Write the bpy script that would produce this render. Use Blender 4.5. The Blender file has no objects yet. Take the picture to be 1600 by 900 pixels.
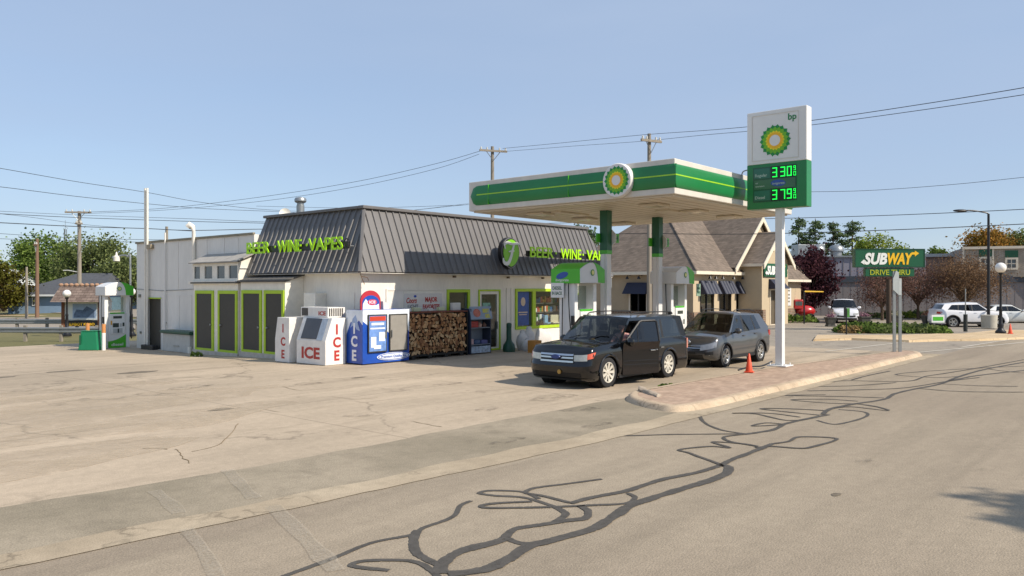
import bpy, bmesh, math, random
from math import sin, cos, pi, radians, sqrt, atan2
from mathutils import Vector, Matrix, noise as mnoise
# World frame: X runs along the road (away to the right), Y runs from the road towards the shop, Z up.
random.seed(7)
sc = bpy.context.scene
COL = sc.collection
# ---------------------------------------------------------------- camera, sky, sun, exposure
CAMH = 2.5
cam_d = bpy.data.cameras.new("camera"); cam = bpy.data.objects.new("camera", cam_d); COL.objects.link(cam)
cam.location = (0, 0, CAMH); cam.rotation_euler = (radians(90), 0, radians(-49.2))
cam_d.sensor_width = 36; cam_d.lens = 36*1250/1600; cam_d.clip_start = .1; cam_d.clip_end = 3000
sc.camera = cam
w = bpy.data.worlds.new("World"); sc.world = w; w.use_nodes = True
SUNEL = 39.6; TRAVEL = (-.215, .977)
nt = w.node_tree; nt.nodes.clear()
wo = nt.nodes.new("ShaderNodeOutputWorld"); bg = nt.nodes.new("ShaderNodeBackground"); sky = nt.nodes.new("ShaderNodeTexSky")
sky.sky_type = 'NISHITA'; sky.sun_disc = False; sky.sun_elevation = radians(SUNEL)
sky.sun_rotation = atan2(-TRAVEL[0], -TRAVEL[1]); sky.air_density = 1.0; sky.dust_density = .35; sky.ozone_density = 2.6; sky.altitude = 200
bg.inputs[1].default_value = .112
# thin summer haze evens the blue out; faint cloud veil breaks the gradient
hz = nt.nodes.new("ShaderNodeMix"); hz.data_type = 'RGBA'; hz.inputs[7].default_value = (2.9, 3.65, 4.95, 1)
wtc = nt.nodes.new("ShaderNodeTexCoord"); wmp = nt.nodes.new("ShaderNodeMapping"); wmp.inputs['Scale'].default_value = (1, 1, 4.5)
wno = nt.nodes.new("ShaderNodeTexNoise"); wno.inputs['Scale'].default_value = 1.6; wno.inputs['Detail'].default_value = 6; wmr = nt.nodes.new("ShaderNodeMapRange")
wmr.inputs[1].default_value = .3; wmr.inputs[2].default_value = .75; wmr.inputs[3].default_value = .84; wmr.inputs[4].default_value = .56
nt.links.new(wtc.outputs['Generated'], wmp.inputs[0]); nt.links.new(wmp.outputs[0], wno.inputs['Vector']); nt.links.new(wno.outputs[0], wmr.inputs[0]); nt.links.new(wmr.outputs[0], hz.inputs[0])
nt.links.new(sky.outputs[0], hz.inputs[6]); nt.links.new(hz.outputs[2], bg.inputs[0]); nt.links.new(bg.outputs[0], wo.inputs[0])
sl = bpy.data.lights.new("sun", 'SUN'); so = bpy.data.objects.new("sun", sl); COL.objects.link(so)
sl.energy = 4.0; sl.angle = radians(.55); sl.color = (1, .9, .77)
_e = radians(SUNEL)
so.rotation_euler = Vector((TRAVEL[0]*cos(_e), TRAVEL[1]*cos(_e), -sin(_e))).to_track_quat('-Z', 'Y').to_euler()
sc.view_settings.view_transform = 'Standard'; sc.view_settings.look = 'None'
sc.view_settings.exposure = 0.45; sc.view_settings.gamma = 1.0
sc.cycles.max_bounces = 6; sc.cycles.transparent_max_bounces = 12; sc.cycles.caustics_reflective = False; sc.cycles.caustics_refractive = False
# ---------------------------------------------------------------- picture -> place
FW = Vector((.757, .653)); RT = Vector((.653, -.757)); F = 1250.0
def gz(u, v):                                  # the lot falls gently towards its back left
    a = min(max((v-20)/20, 0), 1); a = a*a*(3-2*a)
    b = min(max((u-28)/12, 0), 1); b = 1-b*b*(3-2*b)
    return -.36*a*b
def W(px, dep, z=None, py=None):
    p = FW*dep + RT*((px-800)/F*dep)
    if py is not None: z = CAMH+(450-py)*dep/F
    if z is None: z = gz(p.x, p.y)
    return Vector((p.x, p.y, z))
def G(px, py, dz=0):
    dep = CAMH*F/(py-450)
    for _ in range(4):
        p = W(px, dep, 0); dep = (CAMH-gz(p.x, p.y))*F/(py-450)
    p = W(px, dep, 0); return Vector((p.x, p.y, gz(p.x, p.y)+dz))
def at_v(px, v):                               # X where the line of sight through px crosses Y=v
    r = (px-800)/F; return v*(.757+.653*r)/(.653-.757*r)
def at_u(px, u):
    r = (px-800)/F; return u*(.653-.757*r)/(.757+.653*r)
def z_at(py, u, v): return CAMH+(450-py)*(.757*u+.653*v)/F
CAMROT = radians(-49.2)
# ---------------------------------------------------------------- materials
def lin(c):
    if isinstance(c, str):
        c = c.lstrip('#'); c = [int(c[i:i+2], 16)/255 for i in (0, 2, 4)]
        return tuple((x/12.92 if x <= .04045 else ((x+.055)/1.055)**2.4) for x in c)
    return tuple(c)
MATS = {}
def N(nt, t, **kw):
    n = nt.nodes.new(t)
    for k, v in kw.items():
        if k.startswith('i_'):
            n.inputs[k[2:].replace('_', ' ')].default_value = v
        else: setattr(n, k, v)
    return n
def mat(name, col, rough=.6, metal=0, var=.12, vs=3.0, bump=0, bs=60, coat=0, emit=0, spec=.5, fine=0, stretch=None, island=0):
    """principled material whose colour is broken up by world-sized noise"""
    if name in MATS: return MATS[name]
    m = bpy.data.materials.new(name); m.use_nodes = True; nt = m.node_tree; L = nt.links
    b = nt.nodes['Principled BSDF']; c = lin(col)
    b.inputs['Roughness'].default_value = rough; b.inputs['Metallic'].default_value = metal
    b.inputs['Coat Weight'].default_value = coat; b.inputs['Coat Roughness'].default_value = .04
    b.inputs['Specular IOR Level'].default_value = spec
    tc = N(nt, 'ShaderNodeTexCoord'); src = tc.outputs['Object']
    if stretch:
        mp = N(nt, 'ShaderNodeMapping'); mp.inputs['Scale'].default_value = stretch; L.new(src, mp.inputs[0]); src = mp.outputs[0]
    if var or fine:
        n1 = N(nt, 'ShaderNodeTexNoise', i_Scale=vs, i_Detail=6.0, i_Roughness=.62); L.new(src, n1.inputs['Vector'])
        mr = N(nt, 'ShaderNodeMapRange'); mr.inputs[1].default_value = .3; mr.inputs[2].default_value = .7
        mr.inputs[3].default_value = 1-var; mr.inputs[4].default_value = 1+var*.7; L.new(n1.outputs[0], mr.inputs[0])
        val = mr.outputs[0]
        if fine:
            n2 = N(nt, 'ShaderNodeTexNoise', i_Scale=bs, i_Detail=2.0); L.new(src, n2.inputs['Vector'])
            m2 = N(nt, 'ShaderNodeMapRange'); m2.inputs[1].default_value = .3; m2.inputs[2].default_value = .7
            m2.inputs[3].default_value = 1-fine; m2.inputs[4].default_value = 1+fine; L.new(n2.outputs[0], m2.inputs[0])
            mm = N(nt, 'ShaderNodeMath', operation='MULTIPLY'); L.new(val, mm.inputs[0]); L.new(m2.outputs[0], mm.inputs[1]); val = mm.outputs[0]
        if island:
            ge = N(nt, 'ShaderNodeNewGeometry'); m3 = N(nt, 'ShaderNodeMapRange'); m3.inputs[3].default_value = 1-island; m3.inputs[4].default_value = 1+island
            L.new(ge.outputs['Random Per Island'], m3.inputs[0])
            mm = N(nt, 'ShaderNodeMath', operation='MULTIPLY'); L.new(val, mm.inputs[0]); L.new(m3.outputs[0], mm.inputs[1]); val = mm.outputs[0]
        vm = N(nt, 'ShaderNodeVectorMath', operation='SCALE'); vm.inputs[0].default_value = c; L.new(val, vm.inputs['Scale'])
        L.new(vm.outputs[0], b.inputs['Base Color'])
    else: b.inputs['Base Color'].default_value = (*c, 1)
    if bump:
        n3 = N(nt, 'ShaderNodeTexNoise', i_Scale=bs, i_Detail=3.0); L.new(src, n3.inputs['Vector'])
        bp = N(nt, 'ShaderNodeBump', i_Strength=bump, i_Distance=.01); L.new(n3.outputs[0], bp.inputs['Height']); L.new(bp.outputs[0], b.inputs['Normal'])
    if emit:
        b.inputs['Emission Color'].default_value = (*c, 1); b.inputs['Emission Strength'].default_value = emit
    MATS[name] = m; return m
def leafmat(name, c1, c2, trans=.25):
    if name in MATS: return MATS[name]
    m = bpy.data.materials.new(name); m.use_nodes = True; nt = m.node_tree; L = nt.links; nt.nodes.clear()
    o = N(nt, 'ShaderNodeOutputMaterial'); d = N(nt, 'ShaderNodeBsdfDiffuse'); t = N(nt, 'ShaderNodeBsdfTranslucent')
    mx = N(nt, 'ShaderNodeMixShader'); mx.inputs[0].default_value = trans
    ge = N(nt, 'ShaderNodeNewGeometry'); tc = N(nt, 'ShaderNodeTexCoord'); n = N(nt, 'ShaderNodeTexNoise', i_Scale=.5, i_Detail=3.0)
    L.new(tc.outputs['Object'], n.inputs['Vector'])
    a = N(nt, 'ShaderNodeMath', operation='ADD'); a2 = N(nt, 'ShaderNodeMath', operation='MULTIPLY_ADD'); a2.inputs[1].default_value = .5; a2.inputs[2].default_value = -.25
    L.new(ge.outputs['Random Per Island'], a2.inputs[0]); L.new(n.outputs[0], a.inputs[0]); L.new(a2.outputs[0], a.inputs[1])
    r = N(nt, 'ShaderNodeValToRGB'); r.color_ramp.elements[0].position = .3; r.color_ramp.elements[1].position = .72
    r.color_ramp.elements[0].color = (*lin(c1), 1); r.color_ramp.elements[1].color = (*lin(c2), 1)
    L.new(a.outputs[0], r.inputs[0]); L.new(r.outputs[0], d.inputs[0]); L.new(r.outputs[0], t.inputs[0])
    L.new(d.outputs[0], mx.inputs[1]); L.new(t.outputs[0], mx.inputs[2]); L.new(mx.outputs[0], o.inputs[0])
    MATS[name] = m; return m
def glassmat(name, tint=(.35, .4, .4), refl=.12, rough=.02, see=.6):
    """thin pane: partly clear, partly mirror by angle"""
    if name in MATS: return MATS[name]
    m = bpy.data.materials.new(name); m.use_nodes = True; nt = m.node_tree; L = nt.links; nt.nodes.clear()
    o = N(nt, 'ShaderNodeOutputMaterial'); t = N(nt, 'ShaderNodeBsdfTransparent'); t.inputs[0].default_value = (*[x*see for x in tint], 1)
    g = N(nt, 'ShaderNodeBsdfGlossy'); g.inputs['Roughness'].default_value = rough
    lw = N(nt, 'ShaderNodeLayerWeight'); pw_ = N(nt, 'ShaderNodeMath', operation='POWER'); pw_.inputs[1].default_value = 3.5; L.new(lw.outputs['Facing'], pw_.inputs[0])
    a = N(nt, 'ShaderNodeMath', operation='ADD', use_clamp=True); a.inputs[1].default_value = refl; L.new(pw_.outputs[0], a.inputs[0])
    mx = N(nt, 'ShaderNodeMixShader'); L.new(a.outputs[0], mx.inputs[0]); L.new(t.outputs[0], mx.inputs[1]); L.new(g.outputs[0], mx.inputs[2]); L.new(mx.outputs[0], o.inputs[0])
    MATS[name] = m; return m
def worn(m, lo, hi, mx, scale=9.0):
    """let the surface below show through where the coat has worn off"""
    n = m.node_tree; t = N(n, 'ShaderNodeBsdfTransparent'); s = N(n, 'ShaderNodeMixShader'); x = N(n, 'ShaderNodeTexNoise', i_Scale=scale, i_Detail=6.0, i_Roughness=.8); r = N(n, 'ShaderNodeMapRange')
    r.inputs[1].default_value = lo; r.inputs[2].default_value = hi; r.inputs[4].default_value = mx; o = [q for q in n.nodes if q.type == 'OUTPUT_MATERIAL'][0]; c = [q for q in n.nodes if q.type == 'TEX_COORD'][0]
    n.links.new(c.outputs['Object'], x.inputs['Vector']); n.links.new(x.outputs[0], r.inputs[0]); n.links.new(r.outputs[0], s.inputs[0]); n.links.new(t.outputs[0], s.inputs[1]); n.links.new(n.nodes['Principled BSDF'].outputs[0], s.inputs[2]); n.links.new(s.outputs[0], o.inputs[0]); return m
def groundmat(name, c1, c2, c3, big=.18, mid=1.4, speck=55, bump=.35, rough=.9, crack=0, joint=None, streak=0):
    """two broad tones, darker stains, aggregate speckle and hairline cracks"""
    m = bpy.data.materials.new(name); m.use_nodes = True; nt = m.node_tree; L = nt.links; b = nt.nodes['Principled BSDF']
    b.inputs['Roughness'].default_value = rough; b.inputs['Specular IOR Level'].default_value = .25
    tc = N(nt, 'ShaderNodeTexCoord'); S = tc.outputs['Object']
    def noi(scale, det=5., ro=.6, vec=None, dist=0.):
        n = N(nt, 'ShaderNodeTexNoise', i_Scale=scale, i_Detail=det, i_Roughness=ro, i_Distortion=dist); L.new(vec or S, n.inputs['Vector']); return n.outputs[0]
    def ramp(x, a, bb, lo=0., hi=1.):
        r = N(nt, 'ShaderNodeMapRange'); r.inputs[1].default_value = a; r.inputs[2].default_value = bb; r.inputs[3].default_value = lo; r.inputs[4].default_value = hi; L.new(x, r.inputs[0]); return r.outputs[0]
    def mix(f, a, bcol):
        x = N(nt, 'ShaderNodeMix', data_type='RGBA'); L.new(f, x.inputs[0])
        for i, q in ((6, a), (7, bcol)):
            if isinstance(q, tuple): x.inputs[i].default_value = (*q, 1)
            else: L.new(q, x.inputs[i])
        return x.outputs[2]
    col = mix(ramp(noi(big, 6.), .38, .62), lin(c1), lin(c2))
    vec = S
    mp = N(nt, 'ShaderNodeMapping'); mp.inputs['Scale'].default_value = (.35, 1.6, 1) if streak else (1, 1, 1); L.new(S, mp.inputs[0])
    col = mix(ramp(noi(mid, 7., .68, mp.outputs[0], .4), .5, .78, 0, .75), col, lin(c3))
    def scale(col, f):
        v = N(nt, 'ShaderNodeVectorMath', operation='SCALE'); L.new(col, v.inputs[0]); L.new(f, v.inputs['Scale']); return v.outputs[0]
    col = scale(col, ramp(noi(speck, 2.), .25, .75, .78, 1.2))
    col = scale(col, ramp(noi(6., 6., .7), .3, .7, .9, 1.08))
    col = scale(col, ramp(noi(1.1, 4., .75), .66, .72, 1., .84))
    if streak:
        mp2 = N(nt, 'ShaderNodeMapping'); mp2.inputs['Scale'].default_value = (.03, 1.1, 1); L.new(S, mp2.inputs[0]); col = scale(col, ramp(noi(1., 5., .6, mp2.outputs[0]), .35, .68, 1.07, .88))
    if crack:
        vo = N(nt, 'ShaderNodeTexVoronoi', feature='DISTANCE_TO_EDGE', i_Scale=crack)
        wv = N(nt, 'ShaderNodeTexNoise', i_Scale=1.3, i_Detail=5.); L.new(S, wv.inputs['Vector'])
        ad = N(nt, 'ShaderNodeVectorMath', operation='ADD'); sc_ = N(nt, 'ShaderNodeVectorMath', operation='SCALE'); sc_.inputs['Scale'].default_value = 1.6
        L.new(wv.outputs['Color'], sc_.inputs[0]); L.new(S, ad.inputs[0]); L.new(sc_.outputs[0], ad.inputs[1]); L.new(ad.outputs[0], vo.inputs['Vector'])
        fac = ramp(vo.outputs['Distance'], .0, .012, .62, 1.)
        msk = ramp(noi(.5, 3.), .42, .55, 0, 1)
        mx = N(nt, 'ShaderNodeMix', data_type='FLOAT'); L.new(msk, mx.inputs[0]); mx.inputs[2].default_value = 1; L.new(fac, mx.inputs[3])
        col = scale(col, mx.outputs[0])
    if joint:
        br = N(nt, 'ShaderNodeTexBrick', offset=0, i_Scale=1.0, i_Mortar_Size=.02); br.inputs['Brick Width'].default_value = joint; br.inputs['Row Height'].default_value = joint
        L.new(S, br.inputs['Vector']); col = scale(col, ramp(br.outputs['Fac'], 0, 1, 1, .72))
    L.new(col, b.inputs['Base Color'])
    bp = N(nt, 'ShaderNodeBump', i_Strength=bump, i_Distance=.01); L.new(noi(speck*1.0, 3.), bp.inputs['Height']); L.new(bp.outputs[0], b.inputs['Normal'])
    MATS[name] = m; return m
def brickmat(name, c1, c2, mort, bw, rh, ms=.006, rough=.85, off=.5, swap=None, bump=.4, objspace=True):
    """courses of bricks, shingles or pavers; swap picks which object axes carry the pattern"""
    if name in MATS: return MATS[name]
    m = bpy.data.materials.new(name); m.use_nodes = True; nt = m.node_tree; L = nt.links; b = nt.nodes['Principled BSDF']
    b.inputs['Roughness'].default_value = rough; b.inputs['Specular IOR Level'].default_value = .2
    tc = N(nt, 'ShaderNodeTexCoord'); sp = N(nt, 'ShaderNodeSeparateXYZ'); cb = N(nt, 'ShaderNodeCombineXYZ'); L.new(tc.outputs['Object'], sp.inputs[0])
    sw = swap or ('X', 'Z')
    def axis(a, out):
        if a == 'XY':
            ad = N(nt, 'ShaderNodeMath', operation='ADD'); L.new(sp.outputs['X'], ad.inputs[0]); L.new(sp.outputs['Y'], ad.inputs[1]); L.new(ad.outputs[0], cb.inputs[out])
        else: L.new(sp.outputs[a], cb.inputs[out])
    axis(sw[0], 'X'); axis(sw[1], 'Y')
    br = N(nt, 'ShaderNodeTexBrick', offset=off, i_Scale=1.0, i_Mortar_Size=ms, i_Bias=0.); br.inputs['Brick Width'].default_value = bw; br.inputs['Row Height'].default_value = rh
    br.inputs['Color1'].default_value = (*lin(c1), 1); br.inputs['Color2'].default_value = (*lin(c2), 1); br.inputs['Mortar'].default_value = (*lin(mort), 1)
    L.new(cb.outputs[0], br.inputs['Vector'])
    n = N(nt, 'ShaderNodeTexNoise', i_Scale=2.5, i_Detail=6.); L.new(tc.outputs['Object'], n.inputs['Vector'])
    mr = N(nt, 'ShaderNodeMapRange'); mr.inputs[1].default_value = .3; mr.inputs[2].default_value = .7; mr.inputs[3].default_value = .82; mr.inputs[4].default_value = 1.12; L.new(n.outputs[0], mr.inputs[0])
    v = N(nt, 'ShaderNodeVectorMath', operation='SCALE'); L.new(br.outputs['Color'], v.inputs[0]); L.new(mr.outputs[0], v.inputs['Scale']); L.new(v.outputs[0], b.inputs['Base Color'])
    bp = N(nt, 'ShaderNodeBump', i_Strength=bump, i_Distance=.01, invert=True); L.new(br.outputs['Fac'], bp.inputs['Height']); L.new(bp.outputs[0], b.inputs['Normal'])
    MATS[name] = m; return m
# ---------------------------------------------------------------- mesh building
_font_cache = {}
def text_geo(s, bold=0., shear=0., ext=.02, space=1.0):
    key = (s, bold, shear, ext, space)
    if key in _font_cache: return _font_cache[key]
    cu = bpy.data.curves.new('t', 'FONT'); cu.body = s; cu.size = 1; cu.extrude = ext/2; cu.offset = bold; cu.shear = shear; cu.resolution_u = 3; cu.space_character = space
    cu.align_x = 'LEFT'
    o = bpy.data.objects.new('t', cu); COL.objects.link(o)
    dg = bpy.context.evaluated_depsgraph_get(); me = bpy.data.meshes.new_from_object(o.evaluated_get(dg))
    vs = [v.co.copy() for v in me.vertices]; fs = [tuple(p.vertices) for p in me.polygons]
    bpy.data.objects.remove(o); bpy.data.curves.remove(cu); bpy.data.meshes.remove(me)
    if vs:
        x0 = min(v.x for v in vs); x1 = max(v.x for v in vs); y0 = min(v.y for v in vs); y1 = max(v.y for v in vs)
    else: x0 = x1 = y0 = y1 = 0
    _font_cache[key] = (vs, fs, x0, x1, y0, y1); return _font_cache[key]
class MB:
    def __init__(s, M=None): s.v = []; s.f = []; s.mi = []; s.M = M; s.cur = 0
    def add(s, vs, fs):
        n = len(s.v)
        for p in vs:
            p = Vector(p)
            s.v.append(s.M @ p if s.M else p)
        for f in fs: s.f.append(tuple(i+n for i in f)); s.mi.append(s.cur)
        return s
    def box(s, cx, cy, cz, sx, sy, sz, rz=0):
        c, d = cos(rz), sin(rz); vs = []
        for z in (-.5, .5):
            for x, y in ((-.5, -.5), (.5, -.5), (.5, .5), (-.5, .5)):
                X, Y = x*sx, y*sy; vs.append((cx+X*c-Y*d, cy+X*d+Y*c, cz+z*sz))
        return s.add(vs, [(0, 3, 2, 1), (4, 5, 6, 7), (0, 1, 5, 4), (1, 2, 6, 5), (2, 3, 7, 6), (3, 0, 4, 7)])
    def b(s, x0, x1, y0, y1, z0, z1): return s.box((x0+x1)/2, (y0+y1)/2, (z0+z1)/2, abs(x1-x0), abs(y1-y0), abs(z1-z0))
    def quad(s, *p): return s.add(p, [tuple(range(len(p)))])
    def hexa(s, p): return s.add(p, [(0, 3, 2, 1), (4, 5, 6, 7), (0, 1, 5, 4), (1, 2, 6, 5), (2, 3, 7, 6), (3, 0, 4, 7)])
    def prism(s, poly, d):
        """poly: 3D points; d: extrusion vector"""
        n = len(poly); d = Vector(d); vs = [Vector(p) for p in poly]+[Vector(p)+d for p in poly]
        return s.add(vs, [tuple(range(n-1, -1, -1)), tuple(range(n, 2*n))]+[(i, (i+1) % n, n+(i+1) % n, n+i) for i in range(n)])
    def rings(s, rs, closed=True, cap=True):
        n = len(rs[0]); vs = [p for r in rs for p in r]; fs = []
        for k in range(len(rs)-1):
            for i in range(n if closed else n-1):
                j = (i+1) % n; fs.append((k*n+i, k*n+j, (k+1)*n+j, (k+1)*n+i))
        if cap and closed: fs.append(tuple(range(n-1, -1, -1))); fs.append(tuple((len(rs)-1)*n+i for i in range(n)))
        return s.add(vs, fs)
    def tube(s, pts, r, n=8, cap=True):
        pts = [Vector(p) for p in pts]; rs = []; k = len(pts)
        up = Vector((0, 0, 1))
        for i, p in enumerate(pts):
            t = (pts[min(i+1, k-1)]-pts[max(i-1, 0)]).normalized()
            a = t.cross(up)
            if a.length < .05: a = t.cross(Vector((1, 0, 0)))
            a.normalize(); bb = t.cross(a).normalized(); rr = r[i] if isinstance(r, (list, tuple)) else r
            rs.append([p+a*(rr*cos(2*pi*j/n))+bb*(rr*sin(2*pi*j/n)) for j in range(n)])
        return s.rings(rs, True, cap)
    def cyl(s, p0, p1, r, r1=None, n=16): return s.tube([p0, p1], [r, r if r1 is None else r1], n)
    def lathe(s, c, prof, n=20, axis='Z'):
        rs = []
        for r, h in prof:
            ring = []
            for j in range(n):
                a = 2*pi*j/n; x, y = r*cos(a), r*sin(a)
                q = (x, y, h) if axis == 'Z' else ((x, h, y) if axis == 'Y' else (h, x, y))
                ring.append(Vector(c)+Vector(q))
            rs.append(ring)
        s.rings(rs, True, False); n0 = len(s.v)-len(rs)*n
        if prof[0][0] < .03: s.f.append(tuple(n0+i for i in range(n-1, -1, -1))); s.mi.append(s.cur)
        if prof[-1][0] < .03: s.f.append(tuple(n0+(len(rs)-1)*n+i for i in range(n))); s.mi.append(s.cur)
        return s
    def sphere(s, c, r, n=16, m=10, sq=(1, 1, 1)):
        rs = []
        for i in range(1, m):
            t = pi*i/m; rs.append([Vector(c)+Vector((r*sq[0]*sin(t)*cos(2*pi*j/n), r*sq[1]*sin(t)*sin(2*pi*j/n), r*sq[2]*cos(t))) for j in range(n)])
        rs = [[Vector(c)+Vector((0, 0, r*sq[2]))+(p-rs[0][0])*0 for p in rs[0]]]+rs+[[Vector(c)-Vector((0, 0, r*sq[2])) for p in rs[0]]]
        return s.rings(rs, True, False)
    def text(s, t, o, xd, yd, h, w=None, bold=.01, shear=0., ext=.02, anchor='l', space=1.0):
        vs, fs, x0, x1, y0, y1 = text_geo(t, bold, shear, ext, space)
        if not vs: return s
        k = h/(text_geo('H', bold, 0, ext)[5]); kx = k if w is None else w/(x1-x0)
        xd = Vector(xd).normalized(); yd = Vector(yd).normalized(); zd = xd.cross(yd); o = Vector(o)
        sh = {'l': x0, 'c': (x0+x1)/2, 'r': x1}[anchor]
        return s.add([o+xd*((v.x-sh)*kx)+yd*(v.y*k)+zd*v.z for v in vs], fs)
    def build(s, name, m, parent=None, smooth=False, bevel=0, world=False, bseg=2, weld=False):
        me = bpy.data.meshes.new(name); vs = s.v
        ob = bpy.data.objects.new(name, me)
        if parent is None:
            if vs:
                cx = (min(p.x for p in vs)+max(p.x for p in vs))/2; cy = (min(p.y for p in vs)+max(p.y for p in vs))/2; cz = min(p.z for p in vs)
                vs = [p-Vector((cx, cy, cz)) for p in vs]; ob.location = (cx, cy, cz)
        else:
            ob.parent = parent; R = parent; off = Matrix.Identity(4)
            while R.parent: off = R.matrix_basis @ off; R = R.parent
            if world: Mi = (R.matrix_basis @ off).inverted(); vs = [Mi @ p for p in vs]
            elif parent.parent is not None or parent.type == 'MESH':
                if parent.type == 'MESH' and parent.parent is None and not world: pass
        me.from_pydata([tuple(p) for p in vs], [], s.f)
        ml = m if isinstance(m, (list, tuple)) else [m]
        for x in ml: me.materials.append(x)
        if len(ml) > 1:
            for p, i in zip(me.polygons, s.mi): p.material_index = i
        me.validate(); me.update()
        if weld:
            bm = bmesh.new(); bm.from_mesh(me); bmesh.ops.remove_doubles(bm, verts=bm.verts, dist=1e-4); bmesh.ops.recalc_face_normals(bm, faces=bm.faces); bm.to_mesh(me); bm.free()
        if smooth:
            me.shade_smooth() if hasattr(me, 'shade_smooth') else [setattr(p, 'use_smooth', True) for p in me.polygons]
            if smooth != 'full':
                try: me.set_sharp_from_angle(angle=radians(38))
                except Exception: pass
        if bevel:
            md = ob.modifiers.new('edge', 'BEVEL'); md.width = bevel; md.segments = bseg; md.limit_method = 'ANGLE'; md.angle_limit = radians(35)
        COL.objects.link(ob); return ob
def tag(o, label=None, cat=None, group=None, kind=None):
    if label: o['label'] = label
    if cat: o['category'] = cat
    if group: o['group'] = group
    if kind: o['kind'] = kind
    return o
def thing(name, label, cat, loc=(0, 0, 0), rz=0, group=None):
    o = bpy.data.objects.new(name, None); COL.objects.link(o); o.empty_display_size = .3
    o.location = loc; o.rotation_euler = (0, 0, rz); o.matrix_basis = Matrix.Translation(Vector(loc)) @ Matrix.Rotation(rz, 4, 'Z')
    return tag(o, label, cat, group)
KIDS = {}
def copy_tree(o, parent=None):
    c = o.copy(); COL.objects.link(c)
    if parent is not None: c.parent = parent
    for ch in [x for x in COL.objects if x.parent is o]: copy_tree(ch, c)
    return c
def dup(root, loc, rz=0, label=None, scale=None):
    c = copy_tree(root); c.location = loc; c.rotation_euler = (0, 0, rz)
    if label: c['label'] = label
    if scale: c.scale = scale
    return c
def holed(mb, o, xd, yd, Wd, H, holes, th):
    """wall face from o along xd (width Wd) and yd (height H) with holes (x0,x1,y0,y1) and reveals th deep, inwards"""
    o = Vector(o); xd = Vector(xd); yd = Vector(yd); nd = xd.cross(yd).normalized()*-th
    xs = sorted({0, Wd, *[h[0] for h in holes], *[h[1] for h in holes]}); ys = sorted({0, H, *[h[2] for h in holes], *[h[3] for h in holes]})
    P = lambda x, y, d=0: o+xd*x+yd*y+nd*d
    for i in range(len(xs)-1):
        for j in range(len(ys)-1):
            mx, my = (xs[i]+xs[i+1])/2, (ys[j]+ys[j+1])/2
            if any(h[0] < mx < h[1] and h[2] < my < h[3] for h in holes): continue
            a, b_, c, d = xs[i], xs[i+1], ys[j], ys[j+1]
            mb.quad(P(a, c), P(b_, c), P(b_, d), P(a, d))
            mb.quad(P(a, c, 1), P(a, d, 1), P(b_, d, 1), P(b_, c, 1))
    for a, b_, c, d in holes:
        mb.quad(P(a, c), P(a, d), P(a, d, 1), P(a, c, 1)); mb.quad(P(b_, c), P(b_, c, 1), P(b_, d, 1), P(b_, d))
        mb.quad(P(a, c), P(a, c, 1), P(b_, c, 1), P(b_, c)); mb.quad(P(a, d), P(b_, d), P(b_, d, 1), P(a, d, 1))
    return mb
def frame(mb, o, xd, yd, x0, x1, y0, y1, wdt, d0, d1):
    """rectangular frame standing from depth d0 to d1 along the outward normal"""
    o = Vector(o); xd = Vector(xd); yd = Vector(yd); n = xd.cross(yd).normalized()
    def bar(a, b_, c, d):
        p = [o+xd*x+yd*y+n*k for k in (d0, d1) for x, y in ((a, c), (b_, c), (b_, d), (a, d))]; mb.hexa(p)
    bar(x0, x0+wdt, y0, y1); bar(x1-wdt, x1, y0, y1); bar(x0+wdt, x1-wdt, y0, y0+wdt); bar(x0+wdt, x1-wdt, y1-wdt, y1)
    return mb
def slab(mb, o, xd, yd, x0, x1, y0, y1, d0, d1):
    o = Vector(o); xd = Vector(xd); yd = Vector(yd); n = xd.cross(yd).normalized()
    return mb.hexa([o+xd*x+yd*y+n*k for k in (d0, d1) for x, y in ((x0, y0), (x1, y0), (x1, y1), (x0, y1))])
def catmull(pts, k=6):
    pts = [Vector(p) for p in pts]; out = []
    for i in range(len(pts)-1):
        p0, p1, p2, p3 = pts[max(i-1, 0)], pts[i], pts[i+1], pts[min(i+2, len(pts)-1)]
        for j in range(k):
            t = j/k; out.append(.5*((2*p1)+(p2-p0)*t+(2*p0-5*p1+4*p2-p3)*t*t+(3*p1-p0-3*p2+p3)*t**3))
    return out+[pts[-1]]
UP = (0, 0, 1)
# ================================================================ GROUND, ROAD, LOT
M_lot = groundmat('lot_concrete', '#bcab94', '#aa9b86', '#908370', big=.12, mid=.7, speck=70, bump=.2, crack=.16, joint=6.1, streak=1)
M_road = groundmat('road_asphalt', '#a0937f', '#948775', '#857a69', big=.1, mid=.8, speck=48, bump=.9, streak=1)
M_band = groundmat('apron_asphalt', '#9f937f', '#8b816e', '#766d5d', big=.4, mid=1.2, speck=45, bump=.8)
M_gutter = groundmat('gutter_concrete', '#b3a48c', '#a4957e', '#8f836f', big=.5, mid=2.5, speck=60, bump=.4, crack=.3)
M_curb = groundmat('kerb_concrete', '#c6b298', '#b5a188', '#988771', big=.5, mid=2.5, speck=60, bump=.3, crack=.4, joint=2.4)
M_side = groundmat('side_asphalt', '#9d9384', '#90877a', '#7d7569', big=.15, mid=.9, speck=40, bump=.6, crack=.12)
M_walk = groundmat('walk_concrete', '#ccb593', '#bfa783', '#ab9474', big=.3, mid=1.5, speck=60, bump=.2, joint=1.5)
M_field = groundmat('dry_grass', '#6d6a45', '#7a7250', '#5c5d3c', big=.05, mid=.6, speck=30, bump=.8)
M_line = groundmat('road_paint', '#c9c2b4', '#bdb5a5', '#a39a8a', big=1.2, mid=5, speck=40, bump=.3)
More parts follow.
